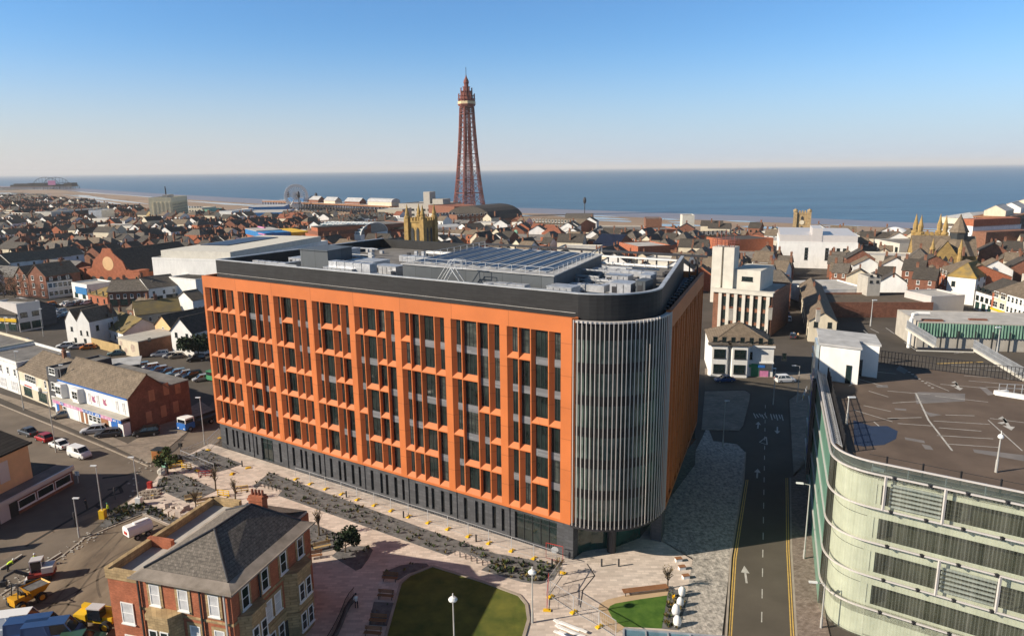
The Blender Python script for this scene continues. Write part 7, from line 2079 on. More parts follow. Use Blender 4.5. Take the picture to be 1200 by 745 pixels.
BODY = {}
carn = 0
def car(kind, col, px, py, ang, label, group=None, z=0.02):
    """ang: heading of the bonnet, world degrees; px,py: middle of the car on the ground"""
    if kind not in CARP: car_proto(kind)
    root, me, L = CARP[kind]
    if (kind, col) not in BODY:
        m2 = me.copy(); m2.materials.clear(); m2.materials.append(paint(col, PAL[col], .0 if col in ('white', 'orange') else .3)); BODY[(kind, col)] = m2
    g_ = G(px, py); a = R(ang); rot = a + math.pi      # model's front is at x = 0 looking along -x
    loc = g_ - Vector((math.cos(rot), math.sin(rot), 0)) * L / 2
    o = dup(root, (loc.x, loc.y, z), rot, label, group, swap={'body': BODY[(kind, col)]})
    o['category'] = 'van' if 'van' in kind else 'car'
    return o
UA = -32.5
car('estate', 'silver', 111, 507, 180 + 15, 'silver estate car parked in front of the blue and white shop', z=.07)
car('estate', 'dark grey', 128, 511, 180 + 15, 'dark grey estate car parked beside the silver one before the shop', z=.07)
car('hatchback', 'beige', 73.5, 489, 180 + 35, 'pale beige hatchback parked on the forecourt left of the shop', z=.07)
car('suv', 'black', 172, 510, 200, 'black off-road pickup parked under the brick gable end', z=.07)
car('saloon', 'dark grey', 33, 509, 150, 'grey saloon car on the road behind the peach building')
car('hatchback', 'red', 52, 516, 150, 'bright red car on the road behind the peach building')
car('saloon', 'white', 70, 524, 150, 'white saloon car queuing behind the white van')
car('van', 'white', 94, 535, -28, 'small white van turning at the junction beyond the peach building')
row = [('pale blue', 167, 431, 'hatchback'), ('white', 176, 433, 'estate'), ('silver', 186, 436, 'estate'), ('dark grey', 197, 438, 'saloon'), ('pale blue', 207, 439.5, 'estate'), ('silver', 216, 441, 'hatchback'), ('black', 226, 443, 'suv'), ('silver', 236, 446, 'hatchback')]
ordn = ['first', 'second', 'third', 'fourth', 'fifth', 'sixth', 'seventh', 'eighth']
for k, (c, x, y, kd) in enumerate(row): car(kd, c, x, y, 215, '%s %s, %s from the left in the parking row behind the brick shop' % (c, kd, ordn[k]), 'row of parked cars behind the shop')
for c, x, y, kd, l in (('white', 188, 417, 'estate', 'white estate car parked by the mural building'), ('silver', 200, 419, 'hatchback', 'silver hatchback parked between the mural building and white gable'), ('beige', 207, 419.5, 'hatchback', 'yellowish hatchback parked under the white gable house'), ('black', 230, 423, 'suv', 'black car parked under the dark bush beside the orange office'),
        ('white', 77, 407, 'estate', 'white estate car behind the parade beside the twin white gables'), ('silver', 91, 408.5, 'estate', 'silver estate car behind the parade next to the orange car'), ('orange', 103, 409, 'hatchback', 'bright orange hatchback parked below the white gables'), ('blue', 27, 403, 'hatchback', 'small blue car on the far street left of the white gables'), ('teal', 137, 416, 'saloon', 'dark teal saloon behind the timber fence')):
    car(kd, c, x, y, 200, l)
up = [('orange', 58, 358.5), ('black', 63, 360), ('white', 77, 357.5), ('silver', 83, 358.5), ('white', 89, 356.5), ('dark grey', 93, 357.5), ('white', 100, 356.5), ('white', 64, 365), ('silver', 71, 366.5), ('white', 61, 371), ('dark grey', 72, 373), ('pale blue', 80, 370), ('dark grey', 57, 377)]
for k, (c, x, y) in enumerate(up): car('hatchback' if k % 3 else 'estate', c, x, y, 60 if k % 2 else 240, '%s car, number %d from the far left in the lot before the Victorian houses'.replace('number %d from the far left', '%s') % (c, ['at the far left end', 'tucked behind the orange one', 'first of the back row', 'second of the back row', 'third of the back row', 'fourth of the back row', 'last of the back row', 'first of the middle row', 'second of the middle row', 'first of the front row', 'second of the front row', 'near the white gables', 'nearest the street'][k]), 'cars in the lot before the Victorian houses')
car('suv', 'white', 920, 447.5, 5, 'white off-road car crossing in front of the white corner terrace')
car('saloon', 'blue', 849, 447, 185, 'dark blue saloon in the shade left of the corner terrace')
for k, (c, x, y) in enumerate((('silver', 919, 358), ('dark grey', 921, 364), ('black', 922.5, 370), ('white', 924, 376), ('dark grey', 929, 396))): car('hatchback', c, x, y, 70, '%s car, %s in the narrow shaded street beside the corner terrace' % (c, ['farthest', 'second farthest', 'middle', 'second nearest', 'nearest'][k]), 'cars in the narrow shaded street')
car('large_van', 'white', 22, 742, 12, 'white van, left of the parked vans at the bottom left', z=.05); car('large_van', 'blue', 46, 748, 12, 'first blue van beside the white one at the bottom left', z=.05); car('large_van', 'blue', 66, 752, 12, 'second blue van, right of the first at the bottom left', z=.05)
car('estate', 'green', 96, 757, 12, 'dark green car right of the blue vans at the bottom left', z=.05)
for nm in list(CARP):
    r_ = CARP[nm][0]
    for ch in list(r_.children):
        for g_ in list(ch.children): bpy.data.objects.remove(g_)
        bpy.data.objects.remove(ch)
    bpy.data.objects.remove(r_)
def wheel(root, x, y, r_, w_=.35, m='tyre', rm='rim'):
    mb = MB(); n = 16
    p0 = [(x + r_ * math.cos(2*math.pi*k/n), y - w_/2, r_ + r_ * math.sin(2*math.pi*k/n)) for k in range(n)]; p1 = [(p[0], y + w_/2, p[2]) for p in p0]
    mb.face(p0); mb.face(p1[::-1])
    for k in range(n): k2 = (k+1) % n; mb.face([p0[k2], p0[k], p1[k], p1[k2]])
    o = mb.build('wheel', M[m], root)
    rb = MB()
    for yy, rev in ((y - w_/2 - .006, 0), (y + w_/2 + .006, 1)):
        f = [(x + .55 * r_ * math.cos(2*math.pi*k/12), yy, r_ + .55 * r_ * math.sin(2*math.pi*k/12)) for k in range(12)]; rb.face(f[::-1] if rev else f)
    rb.build('rim', M[rm], o); return o
# tipper lorry by the gable end
p = G(214, 506); t = thing('tipper_lorry', 'blue and white cab lorry with an empty dark flat bed by the brick gable', 'lorry', p, R(62))
mb = MB(); mb.prism([(-.2, -1.2), (1.9, -1.2), (1.9, 1.2), (-.2, 1.2)], .55, 1.75); mb.build('cab', M['blue'], t)
mb = MB(); mb.prism([(-.05, -1.15), (1.85, -1.15), (1.85, 1.15), (-.05, 1.15)], 2.45, 2.75); 
for x in (.0, 1.8):
    for y in (-1.1, 1.1): mb.bar((x, y, 1.75), (x, y, 2.5), .12)
mb.build('cab_roof', M['white'], t)
mb = MB(); mb.prism([(-.02, -1.08), (1.8, -1.08), (1.8, 1.08), (-.02, 1.08)], 1.76, 2.44); mb.build('windscreen', M['carglass'], t)
mb = MB(); mb.box(2.0, -1.2, .9, 8.6, 1.2, 1.15); mb.box(2.0, -1.25, 1.15, 2.15, 1.25, 2.3); mb.box(2.15, -1.25, 1.15, 8.6, -1.17, 1.6); mb.box(2.15, 1.17, 1.15, 8.6, 1.25, 1.6); mb.build('bed', M['steel_dark'], t)
for x in (.85, 5.6, 7.2):
    for y in (-1.05, 1.05): wheel(t, x, y, .5)
for y in (-.8, .8): mb = MB(); mb.box(-.24, y - .2, .7, -.19, y + .2, .9); mb.build('headlight', M['lampglass'], t)
p = G(246, 448); t = thing('green_lorry', 'green lorry cab half hidden behind the corner of the orange office', 'lorry', p, R(60))
mb = MB(); mb.box(0, -1.1, .6, 2.0, 1.1, 2.7); mb.build('cab', M['green_sign'], t); mb = MB(); mb.box(2.05, -1.1, .9, 6, 1.1, 2.0); mb.build('body', M['timber_pale'], t); mb = MB(); mb.box(-.02, -1.0, 1.7, .0, 1.0, 2.5); mb.build('windscreen', M['carglass'], t)
for x in (.9, 4.8):
    for y in (-1, 1): wheel(t, x, y, .45)
# dumper
p = G(34, 706); t = thing('site_dumper', 'yellow site dumper with a raised front skip on the dirt yard', 'dumper', p, R(62))
mb = MB(); mb.box(-1.7, -.55, .55, .3, .55, 1.05); mb.box(-1.75, -.75, .9, -.6, .75, 1.5); mb.build('chassis', M['site_yellow'], t)
mb = MB()
a, b = [(.1, -.75, .95), (1.5, -.75, .95), (1.5, .75, .95), (.1, .75, .95)], [(-.25, -1.0, 1.9), (2.1, -1.0, 1.75), (2.1, 1.0, 1.75), (-.25, 1.0, 1.9)]
for k in range(4): k2 = (k+1) % 4; mb.face([a[k], a[k2], b[k2], b[k]])
mb.face(a[::-1]); mb.build('skip', M['site_yellow'], t)
mb = MB(); mb.face([(-.2, -.95, 1.72), (2.0, -.95, 1.62), (2.0, .95, 1.62), (-.2, .95, 1.72)]); mb.build('skip_load', M['gravel'], t)
mb = MB(); mb.box(-.75, -.35, 1.1, -.25, .35, 1.5); mb.box(-.85, -.35, 1.5, -.75, .35, 2.0); mb.build('seat', M['black'], t)
mb = MB()
for y in (-.65, .65): mb.bar((-1.3, y, 1.5), (-1.1, y, 2.9), .09)
mb.bar((-1.1, -.65, 2.9), (-1.1, .65, 2.9), .09); mb.build('roll_bar', M['black'], t)
for x in (-1.2, .9):
    for y in (-.95, .95): wheel(t, x, y, .55, .5, rm='site_yellow')
# mini excavator
p = G(48, 678); t = thing('mini_excavator', 'white and red tracked mini excavator with a grey cab at the yard edge', 'excavator', p, R(200))
for y in (-.85, .85):
    mb = MB(); pr = [(-1.3, .12), (-1.05, 0), (1.05, 0), (1.3, .12), (1.3, .5), (1.05, .64), (-1.05, .64), (-1.3, .5)]
    f0 = [(x, y - .22, z) for x, z in pr]; f1 = [(x, y + .22, z) for x, z in pr]; mb.face(f0); mb.face(f1[::-1])
    for k in range(8): k2 = (k+1) % 8; mb.face([f0[k2], f0[k], f1[k], f1[k2]])
    mb.build('track', M['tyre'], t)
mb = MB(); mb.prism([(-1.5, -.9), (.9, -.9), (1.1, -.5), (1.1, .9), (-1.5, .9), (-1.7, .4), (-1.7, -.4)], .72, 1.05); mb.build('platform', mat('dark_red_paint', (.22, .03, .025), rough=.5), t)
mb = MB(); mb.box(-1.6, -.85, 1.05, -.4, .85, 1.75); mb.build('engine_cover', M['fin'], t)
mb = MB(); mb.box(-.38, -.85, 1.06, .85, .25, 2.45); mb.build('cab', M['carglass'], t)
mb = MB(); mb.box(-.42, -.9, 2.46, .9, .3, 2.6)
for x in (-.36, .83):
    for y in (-.85, .25): mb.bar((x, y, 1.05), (x, y, 2.5), .1)
mb.build('cab_frame', M['fin'], t)
mb = MB(); mb.bar((1.0, .55, 1.1), (2.3, .55, 1.9), .3); mb.bar((2.3, .55, 1.9), (3.4, .55, 1.4), .26); mb.bar((3.4, .55, 1.4), (3.6, .55, .8), .22); mb.build('boom', M['steel_dark'], t)
mb = MB(); mb.prism([(3.3, .2), (3.9, .2), (3.9, .9), (3.3, .9)], .25, .9); mb.build('bucket', M['steel_dark'], t)
mb = MB(); mb.box(1.2, -.95, .05, 1.5, .95, .5); mb.build('dozer_blade', M['white'], t)
# telehandler half hidden by the villa
p = G(118, 732); t = thing('telehandler', 'yellow telehandler with big tyres parked against the villa', 'telehandler', p, R(-8))
mb = MB(); mb.prism([(-2.2, -.7), (2.0, -.7), (2.0, .7), (-2.2, .7)], .75, 1.5); mb.box(-2.3, -.95, .95, -.9, .2, 1.75); mb.build('chassis', M['yellow'], t)
mb = MB(); mb.bar((-2.1, .35, 2.0), (2.9, .35, 1.5), .5, .55); mb.bar((2.9, .35, 1.5), (3.3, .35, .6), .3); mb.build('boom', M['yellow'], t)
mb = MB(); mb.box(-.6, -.95, 1.2, .9, -.02, 2.5); mb.build('cab', M['carglass'], t)
mb = MB(); mb.box(-.65, -1.0, 2.51, .95, .05, 2.65); mb.build('cab_roof', M['fin'], t)
for x in (-1.45, 1.45):
    for y in (-1.0, 1.0): wheel(t, x, y, .62, .45, rm='yellow')
# site bowser (pale rounded tank on wheels)
p = G(163, 628); t = thing('tank_trailer', 'white rounded tank trailer with red marks standing in the dirt yard', 'trailer', p, R(52))
mb = MB(); pr = [(-.85, .75), (.85, .75), (.95, 1.1), (.9, 1.7), (.55, 2.05), (-.55, 2.05), (-.9, 1.7), (-.95, 1.1)]
f0 = [(-1.6, y, z) for y, z in pr]; f1 = [(1.6, y * .92, z * .97) for y, z in pr]; mb.face(f0[::-1]); mb.face(f1)
for k in range(8): k2 = (k+1) % 8; mb.face([f0[k], f0[k2], f1[k2], f1[k]])
mb.box(-.5, -.3, 2.0, 1.3, .3, 2.2); mb.build('tank', M['white'], t)
mb = MB(); mb.box(-1.66, -.4, 1.0, -1.61, .4, 1.4); mb.build('red_mark', M['red'], t)
mb = MB(); mb.box(-1.5, -.6, .55, 1.7, .6, .74); mb.bar((1.6, 0, .6), (2.6, 0, .5), .14); mb.build('chassis', M['steel_dark'], t)
for x in (-.6, .8):
    for y in (-.9, .9): wheel(t, x, y, .36, .25)
# ================================================================== street lamps, posts
def lamp(px, py, ytop, label, kind='arm', ang=0.0, base=None, cat='street lamp', z0=0.0, grp=None):
    p = G(px, py, z0); h = ZAT(ytop, p) - z0
    t = thing('street_lamp', label, cat, (p.x, p.y, z0), R(ang), grp)
    mb = MB(); mb.tube([(0, 0, 0), (0, 0, 1.3), (0, 0, 1.31), (0, 0, h)], [.13, .13, .09, .06], 8); mb.build('pole', M['pole'], t)
    if kind == 'arm':
        mb = MB(); mb.tube([(0, 0, h), (.9, 0, h + .12)], .045, 6); mb.build('arm', M['pole'], t)
        mb = MB(); mb.prism([(.75, -.16), (1.6, -.12), (1.6, .12), (.75, .16)], h + .05, h + .2); mb.build('lamp_head', M['lampglass'], t)
    elif kind == 'top':
        mb = MB(); mb.prism([(-.1, -.14), (.75, -.12), (.75, .12), (-.1, .14)], h, h + .14); mb.build('lamp_head', M['lampglass'], t)
    else:
        mb = MB(); mb.lathe([(q * (.6 if z0 else 1), h + w) for q, w in ((.10, 0), (.42, .10), (.46, .24), (.30, .42), (.06, .5), (.05, .85))], 0, 0, 14); mb.build('lamp_head', M['lampglass'], t)
    if base:
        mb = MB(); mb.box(-.38, -.38, 0, .38, .38, 1.3); mb.build('base_box', M[base], t)
    return t
lamp(942, 655, 568, 'tall lamp post with left-pointing arm beside the car park base', 'arm', 165)
lamp(962, 736, 684, 'lamp post with left-pointing arm at the bottom of the car park corner', 'arm', 170)
lamp(121, 607, 546, 'lamp post with a yellow cabinet at its base beside the dirt yard', 'top', 180, 'yellow')
lamp(93, 629, 584, 'plain lamp post standing on the kerb of the dirt yard', 'top', 0)
lamp(240, 521, 466, 'lamp post on the pavement left of the orange office corner', 'top', 180)
lamp(163.5, 592, 536, 'lamp post with a white base block among the planting', 'top', 180, 'white')
lamp(66, 530, 460, 'lamp post rising behind the peach building', 'top', 180); lamp(28, 480, 412, 'lamp post at the kerb before the cream shop', 'top', 0)
lamp(10, 402, 372, 'lamp post before the dark pub on the far street', 'top', 0); lamp(51, 394, 362, 'lamp post left of the twin white gables on the far street', 'top', 0); lamp(77.5, 482, 428, 'thin tall post between the flat-roofed shop and gabled shop', 'top', 0)
lamp(533, 772, 704, 'white lantern lamp post on the large lawn', 'globe'); lamp(847, 524, 470, 'lamp post in deep shade on the side pavement of the office', 'top', 0)
lamp(624, 730, 672, 'slender grey lamp post on the plaza at the lawn corner', 'globe'); lamp(934, 472, 429, 'lamp post with short arm at the sunny junction by the car park', 'arm', 180); lamp(906, 474, 432, 'thin post on the sunny pavement by the corner terrace', 'top', 180)
lamp(992, 497, 466, 'lamp post on the car park deck behind the side fence', 'top', 0, None, 'street lamp', ZD); lamp(1167, 553, 514, 'ball-topped lamp post on the car park deck near edge', 'globe', 0, None, 'street lamp', ZD); lamp(1168, 415, 384, 'lamp post at the top of the car park ramp', 'top', 180, None, 'street lamp', ZD); lamp(1020, 382, 352, 'lamp post at the far edge of the car park deck', 'top', 0, None, 'street lamp', ZD)
for (px, py, yt, l) in ((135, 585, 571, 'short wooden post in the shaded road left of the planting'), (88, 616, 600, 'short wooden post in the shaded road beside the yard kerb'), (92, 566, 552, 'small white sign on a thin post beside the peach shopfront'), (212, 527, 519, 'small dark sign post on the corner pavement')):
    p = G(px, py); h = ZAT(yt, p); t = thing('sign_post', l, 'post', p); mb = MB(); mb.tube([(0, 0, 0), (0, 0, h)], .09, 6); mb.build('post', M['pole'] if 'white' in l else M['pole_dark'], t)
    if 'sign' in l: mb = MB(); mb.box(-.35, -.03, h - .7, .35, .03, h); mb.build('sign_plate', M['white'] if 'white' in l else M['black'], t)
# ================================================================== temporary fencing
def fence_panel(a, b, label, name='site_fence', foot=True, m='galv', grp='temporary fence panels along the office front', h=2.0, infill=True, z=.1):
    p, q = G(*a), G(*b); d = q - p; L = d.length
    t = thing(name, label, 'fence', (p.x, p.y, z), math.atan2(d.y, d.x), grp)
    mb = MB(); r_ = .03
    mb.bar((0, 0, .08), (0, 0, h), .05); mb.bar((L - .05, 0, .08), (L - .05, 0, h), .05); mb.bar((0, 0, h), (L - .05, 0, h), .06); mb.bar((0, 0, .12), (L - .05, 0, .12), .045)
    mb.build('frame', M[m], t)
    if infill:
        mb = MB()
        n = max(3, int(L / .28))
        for k in range(1, n): mb.bar((L * k / n, 0, .12), (L * k / n, 0, h), .012)
        for z_ in (.7, 1.3): mb.bar((0, 0, z_), (L, 0, z_), .014)
        o = mb.build('mesh_infill', M['galv'], t)
    if foot:
        mb = MB(); mb.box(-.22, -.42, 0, .22, .42, .13); mb.box(-.14, -.2, .13, .14, .2, .2); mb.build('foot', M['yellow'], t)
    return t
feet = [(347, 562), (364, 567.5), (382, 573.5), (400.6, 579.5), (419, 586), (439, 592.5), (458.6, 599), (479, 606), (502, 613), (525, 620.5), (549, 629), (573, 637), (599.7, 646), (625.8, 655), (652, 664)]
for a, b in zip(feet, feet[1:]): fence_panel(a, b, 'temporary steel fence panel with yellow foot along the office front')
f2 = [(284, 548), (262, 541), (240, 534)]
fence_panel((258, 514), (244, 528), 'temporary fence panel by the corner of the office with yellow foot'); fence_panel((244, 528), (213, 541), 'temporary fence panel beside the corner planting bed')
fence_panel((213, 541), (252, 558), 'temporary fence panel slanting across the corner planting bed', foot=True)
fence_panel((659, 672), (640, 700), 'temporary fence panel between the two red barriers on the plaza', grp='plaza fence panels'); fence_panel((645, 700), (672, 718), 'first slanting fence panel above the stacked boards', grp='plaza fence panels'); fence_panel((672, 718), (702, 735), 'second slanting fence panel above the stacked boards', grp='plaza fence panels'); fence_panel((702, 735), (722, 748), 'third slanting fence panel next to the glass canopy', grp='plaza fence panels')
fence_panel((640, 655), (660, 660), 'red site gate panel with a white disc at the office corner', 'site_gate', False, 'red', 'red barriers', 2.2); fence_panel((641, 716), (643, 690), 'red site gate panel standing on the plaza', 'site_gate', True, 'red', 'red barriers', 2.0)
p = G(650, 657.5); mb = MB(); mb.face([(.45 * math.cos(R(24*k)), -.06, 1.5 + .45 * math.sin(R(24*k))) for k in range(15)]); mb.face([(.45 * math.cos(R(-24*k)), -.02, 1.5 + .45 * math.sin(R(-24*k))) for k in range(15)])
for k in range(15):
    a_, b_ = R(24*k), R(24*k + 24); mb.face([(.45*math.cos(a_), -.06, 1.5+.45*math.sin(a_)), (.45*math.cos(a_), -.02, 1.5+.45*math.sin(a_)), (.45*math.cos(b_), -.02, 1.5+.45*math.sin(b_)), (.45*math.cos(b_), -.06, 1.5+.45*math.sin(b_))])
tag(mb.build('sign_disc', M['white'], None, (p.x, p.y, .1)), 'white round notice fixed to the red site gate', 'sign')
for k, (x, y) in enumerate(((272, 556), (231, 552), (291, 549), (178, 583))):
    p = G(x, y); mb = MB(); mb.box(-.25, -.45, 0, .25, .45, .14); mb.box(-.15, -.25, .14, .15, .25, .22); tag(mb.build('fence_weight', M['yellow'], None, (p.x, p.y, .1), rot=k), ('loose yellow fence foot on the plaza path', 'loose yellow fence foot beside the corner bed', 'loose yellow fence foot near the office door', 'loose yellow fence foot among the stone blocks')[k], 'fence foot')
def barrier(px, py, ang, m, label):
    p = G(px, py); t = thing('plastic_barrier', label, 'barrier', (p.x, p.y, .1), R(ang))
    mb = MB()
    for x in (-1, 0, 1): mb.bar((x, 0, .05), (x, 0, 1.0), .08)
    for z in (.25, .6, .98): mb.bar((-1, 0, z), (1, 0, z), .09)
    mb.build('frame', M[m], t)
    for x in (-.8, .8):
        mb = MB(); mb.box(x - .1, -.35, 0, x + .1, .35, .06); mb.build('foot', M['black'], t)
barrier(219, 550, -20, 'yellow', 'yellow plastic barrier beside the material heap'); barrier(241, 559, 10, 'red', 'red plastic barrier lying on the plaza path'); barrier(283, 577, 15, 'yellow', 'yellow plastic barrier left of the villa chimney'); barrier(206, 548, 30, 'yellow', 'yellow plastic barrier against the corner bed'); barrier(262, 582, -15, 'yellow', 'long yellow barrier behind the villa parapet')
# ================================================================== benches, seats, stones, racks, bollards
def bench(px, py, ang, label, m='timber', L=1.9, back=True, z=.1, wd=.5):
    p = G(px, py); t = thing('park_bench', label, 'bench', (p.x, p.y, z), R(ang))
    mb = MB(); n = 5
    for k in range(n): mb.box(-L/2, -wd/2 + k * wd / n, .42, L/2, -wd/2 + (k + .8) * wd / n, .48)
    mb.build('seat', M[m], t)
    if back:
        mb = MB()
        for k in range(3): mb.box(-L/2, wd/2 + .02 + k * .03, .58 + k * .14, L/2, wd/2 + .06 + k * .03, .69 + k * .14)
        mb.build('backrest', M[m], t)
    for x in (-L/2 + .2, L/2 - .2):
        mb = MB(); mb.bar((x, -wd/2 + .05, 0), (x, -wd/2 + .05, .42), .07); mb.bar((x, wd/2, 0), (x, wd/2 + (.12 if back else 0), .95 if back else .42), .07); mb.bar((x, -wd/2, .40), (x, wd/2, .40), .06); mb.build('leg', M['steel_dark'], t)
bench(457, 681, -8, 'dark timber bench beside the curved bed above the lawn'); bench(452, 702, -8, 'dark timber bench between the two dark beds by the lawn'); bench(443, 731, -8, 'dark timber bench on the lower dark bed by the lawn'); bench(437, 746, -8, 'dark timber bench at the bottom edge by the lawn')
bench(378, 644, 25, 'pale new timber bench beside the villa corner bed', 'timber_pale', 2.2); bench(227, 587, 25, 'pale timber bench on the plaza behind the villa, left one', 'timber_pale', 2.4); bench(241, 592, 25, 'pale timber bench on the plaza behind the villa, right one', 'timber_pale', 2.4); bench(369, 655, 15, 'dark bench in the shade left of the pine bed')
bench(756, 694, 10, 'long backless timber bench at the edge of the small green lawn', 'timber', 5.4, False, .1, .9)
for k, (x, y) in enumerate(((795, 658), (799, 667.5), (803.5, 678))):
    p = G(x, y); t = thing('stone_stool', 'small timber-topped stone seat, %s of three on the plaza' % ('nearest the office', 'middle', 'nearest the planting')[k], 'seat', (p.x, p.y, .1), R(10), 'timber-topped seats')
    mb = MB(); mb.box(-.4, -.25, 0, .4, .25, .38); mb.build('base', M['white'], t); mb = MB(); mb.box(-.42, -.27, .381, .42, .27, .47); mb.build('seat', M['timber'], t)
for k, (x, y, s) in enumerate(((799, 699, 1), (797, 711, .95), (792, 721, 1.1), (793.5, 734, 1.05))):
    p = G(x, y); mb = MB(); rr = random.Random(k)
    mb.lathe([(.12, 0), (.34, .05), (.42, .4), (.38, .85), (.22, 1.15), (.04, 1.22)], 0, 0, 9)
    mb.v = [(a * rr.uniform(.9, 1.1), b * rr.uniform(.75, .95), c) for a, b, c in mb.v]
    o = mb.build('standing_stone', M['white'], None, (p.x, p.y, .1), True); o.scale = (s, s, s); tag(o, 'rounded white standing stone, %s in the row by the green lawn' % ('farthest', 'second', 'third', 'nearest')[k], 'stone', 'white standing stones')
def hoop(px, py, ang, label, grp):
    p = G(px, py); mb = MB(); pts = [(0, -.38, 0), (0, -.38, .65), (0, -.28, .8), (0, .28, .8), (0, .38, .65), (0, .38, 0)]
    mb.tube(pts, .04, 6); tag(mb.build('bike_stand', M['steel_dark'], None, (p.x, p.y, .1), rot=R(ang)), label, 'bike stand', grp)
for k in range(6): hoop(536 + 6.6 * k, 652 + 2.4 * k, 55, 'dark steel cycle hoop in the row beside the long planting bed', 'cycle hoops by the long bed')
for k in range(5): hoop(308 + 4.6 * k, 571.5 + 1.2 * k, 55, 'dark steel cycle hoop in the row behind the villa chimney', 'cycle hoops behind the chimney')
for k, (x, y) in enumerate(((284, 547), (406, 583), (473, 607), (558, 635), (647, 664), (705, 664), (725, 664))):
    p = G(x, y); mb = MB(); mb.lathe([(.11, 0), (.11, .95), (.09, 1.0)], 0, 0, 10); tag(mb.build('bollard', M['steel_dark'], None, (p.x, p.y, .1)), ('dark bollard beside the corner planting bed', 'dark bollard at the left end of the fence line', 'dark bollard midway along the fence line', 'dark bollard near the cycle hoops and fence', 'dark bollard at the tip of the long bed', 'dark bollard under the rounded corner, left one', 'dark bollard under the rounded corner, right one')[k], 'bollard')
# building materials: boards, kerb blocks, crate, heap
rr = random.Random(9)
for k in range(9):
    p = G(664 + (k % 3) * 5 + rr.uniform(-2, 2), 733 + k * 2.2); mb = MB(); mb.box(-1.6, -.16, 0, 1.6, .16, .09); tag(mb.build('board', M['white'], None, (p.x, p.y, .102 + .10 * (k % 3)), rot=R(-33 + rr.uniform(-7, 7))), 'white plank in the loose stack at the plaza fence', 'plank', 'white planks by the fence')
for k in range(26):
    p = G(166 + (k % 9) * 2.6, 578 + (k // 9) * 3.6 - (k % 9) * .25); mb = MB(); mb.box(-.45, -.13, 0, .45, .13, .28); tag(mb.build('kerb_block', M['kerb'], None, (p.x, p.y, .1), rot=R(60 + rr.uniform(-25, 25))), 'loose pale kerb stone in the pile beside the planting', 'kerb stone', 'loose kerb stones')
for k in range(8):
    p = G(198 + (k % 4) * 6.5, 596 + (k // 4) * 7 + (k % 4) * 1.2); mb = MB()
    mb.box(-.6, -.5, 0, .6, .5, .14); mb.box(-.5, -.42, .141, .5, .42, .7 if k % 3 else 1.0); tag(mb.build('paver_pallet', M['paving'], None, (p.x, p.y, .1), rot=R(30 + k * 9)), 'pallet of pale paving slabs on the plaza behind the villa', 'pallet', 'pallets of paving slabs')
p = G(188, 539); t = thing('skip_box', 'rusty orange-brown steel box at the road corner', 'skip', (p.x, p.y, .1), R(-10)); mb = MB(); mb.box(-1.0, -.8, 0, 1.0, .8, 1.9); mb.build('body', M['timber_pale'], t); mb = MB(); mb.box(-1.05, -.85, 1.9, 1.05, .85, 2.0); mb.build('lid', M['frame_dark'], t); mb = MB(); mb.box(-.9, -.84, .2, .9, -.8, 1.8); mb.build('panel', mat('rust_orange', (.42, .16, .05), rough=.8), t)
for k, (x, y, m, l) in enumerate(((196, 548, 'copper', 'green and white tarpaulin bundle beside the site heap'), (202, 543, 'white', 'white builders bag beside the site heap'), (209, 541, 'black', 'dark plastic bin beside the yellow barriers'), (191, 556, 'concrete', 'grey rubble bag at the road edge'))):
    p = G(x, y); mb = MB(); q = random.Random(k); mb.lathe([(.7, 0), (.8, .3), (.75, .8), (.4, 1.05), (.1, 1.1)], 0, 0, 9); mb.v = [(a * q.uniform(.85, 1.15), b * q.uniform(.85, 1.15), c * q.uniform(.9, 1.1)) for a, b, c in mb.v]
    tag(mb.build('builders_bag', M[m], None, (p.x, p.y, .1)), l, 'bag')
mb = MB(); p = G(176, 572); mb.box(-.3, -.3, 0, .3, .3, 1.0); tag(mb.build('litter_bin', M['red'], None, (p.x, p.y, .1)), 'small red bin at the edge of the corner bed', 'bin')
# glass canopy at the bottom of the picture
zc = 5.0; a, b = G(731, 737, zc), G(862, 748, zc); d = b - a; L = d.length
t = thing('glass_canopy', 'glazed blue-grey canopy with steel frame at the bottom edge', 'canopy', (a.x, a.y, 0), math.atan2(d.y, d.x))
mb = MB(); mb.face([(0, 0, zc), (0, -5, zc + .4), (L, -5, zc + .4), (L, 0, zc)][::-1]); mb.build('glass', mat('canopy_glass', (.12, .22, .27), rough=.12, spec=.7, var=.3), t)
mb = MB()
for k in range(6): mb.bar((L * k / 5, .05, zc + .03), (L * k / 5, -5, zc + .43), .14)
mb.bar((0, .05, zc + .03), (L, .05, zc + .03), .18); mb.bar((0, -2.5, zc + .24), (L, -2.5, zc + .24), .1)
for k in (0, 2.5, 5): mb.bar((L * k / 5, -.3, 0), (L * k / 5, -.3, zc), .2)
mb.build('frame', M['galv'], t)
# timber fence by the twin gables
p, q = G(108, 406), G(141, 415); d = q - p; t = thing('timber_fence', 'pale timber plank fence between the white gables and mural building', 'fence', p, math.atan2(d.y, d.x)); mb = MB(); n = int(d.length / .35)
for k in range(n): mb.box(k * .35, -.03, 0, k * .35 + .3, .03, 2.6 + .1 * (k % 2))
mb.build('planks', M['timber_pale'], t)
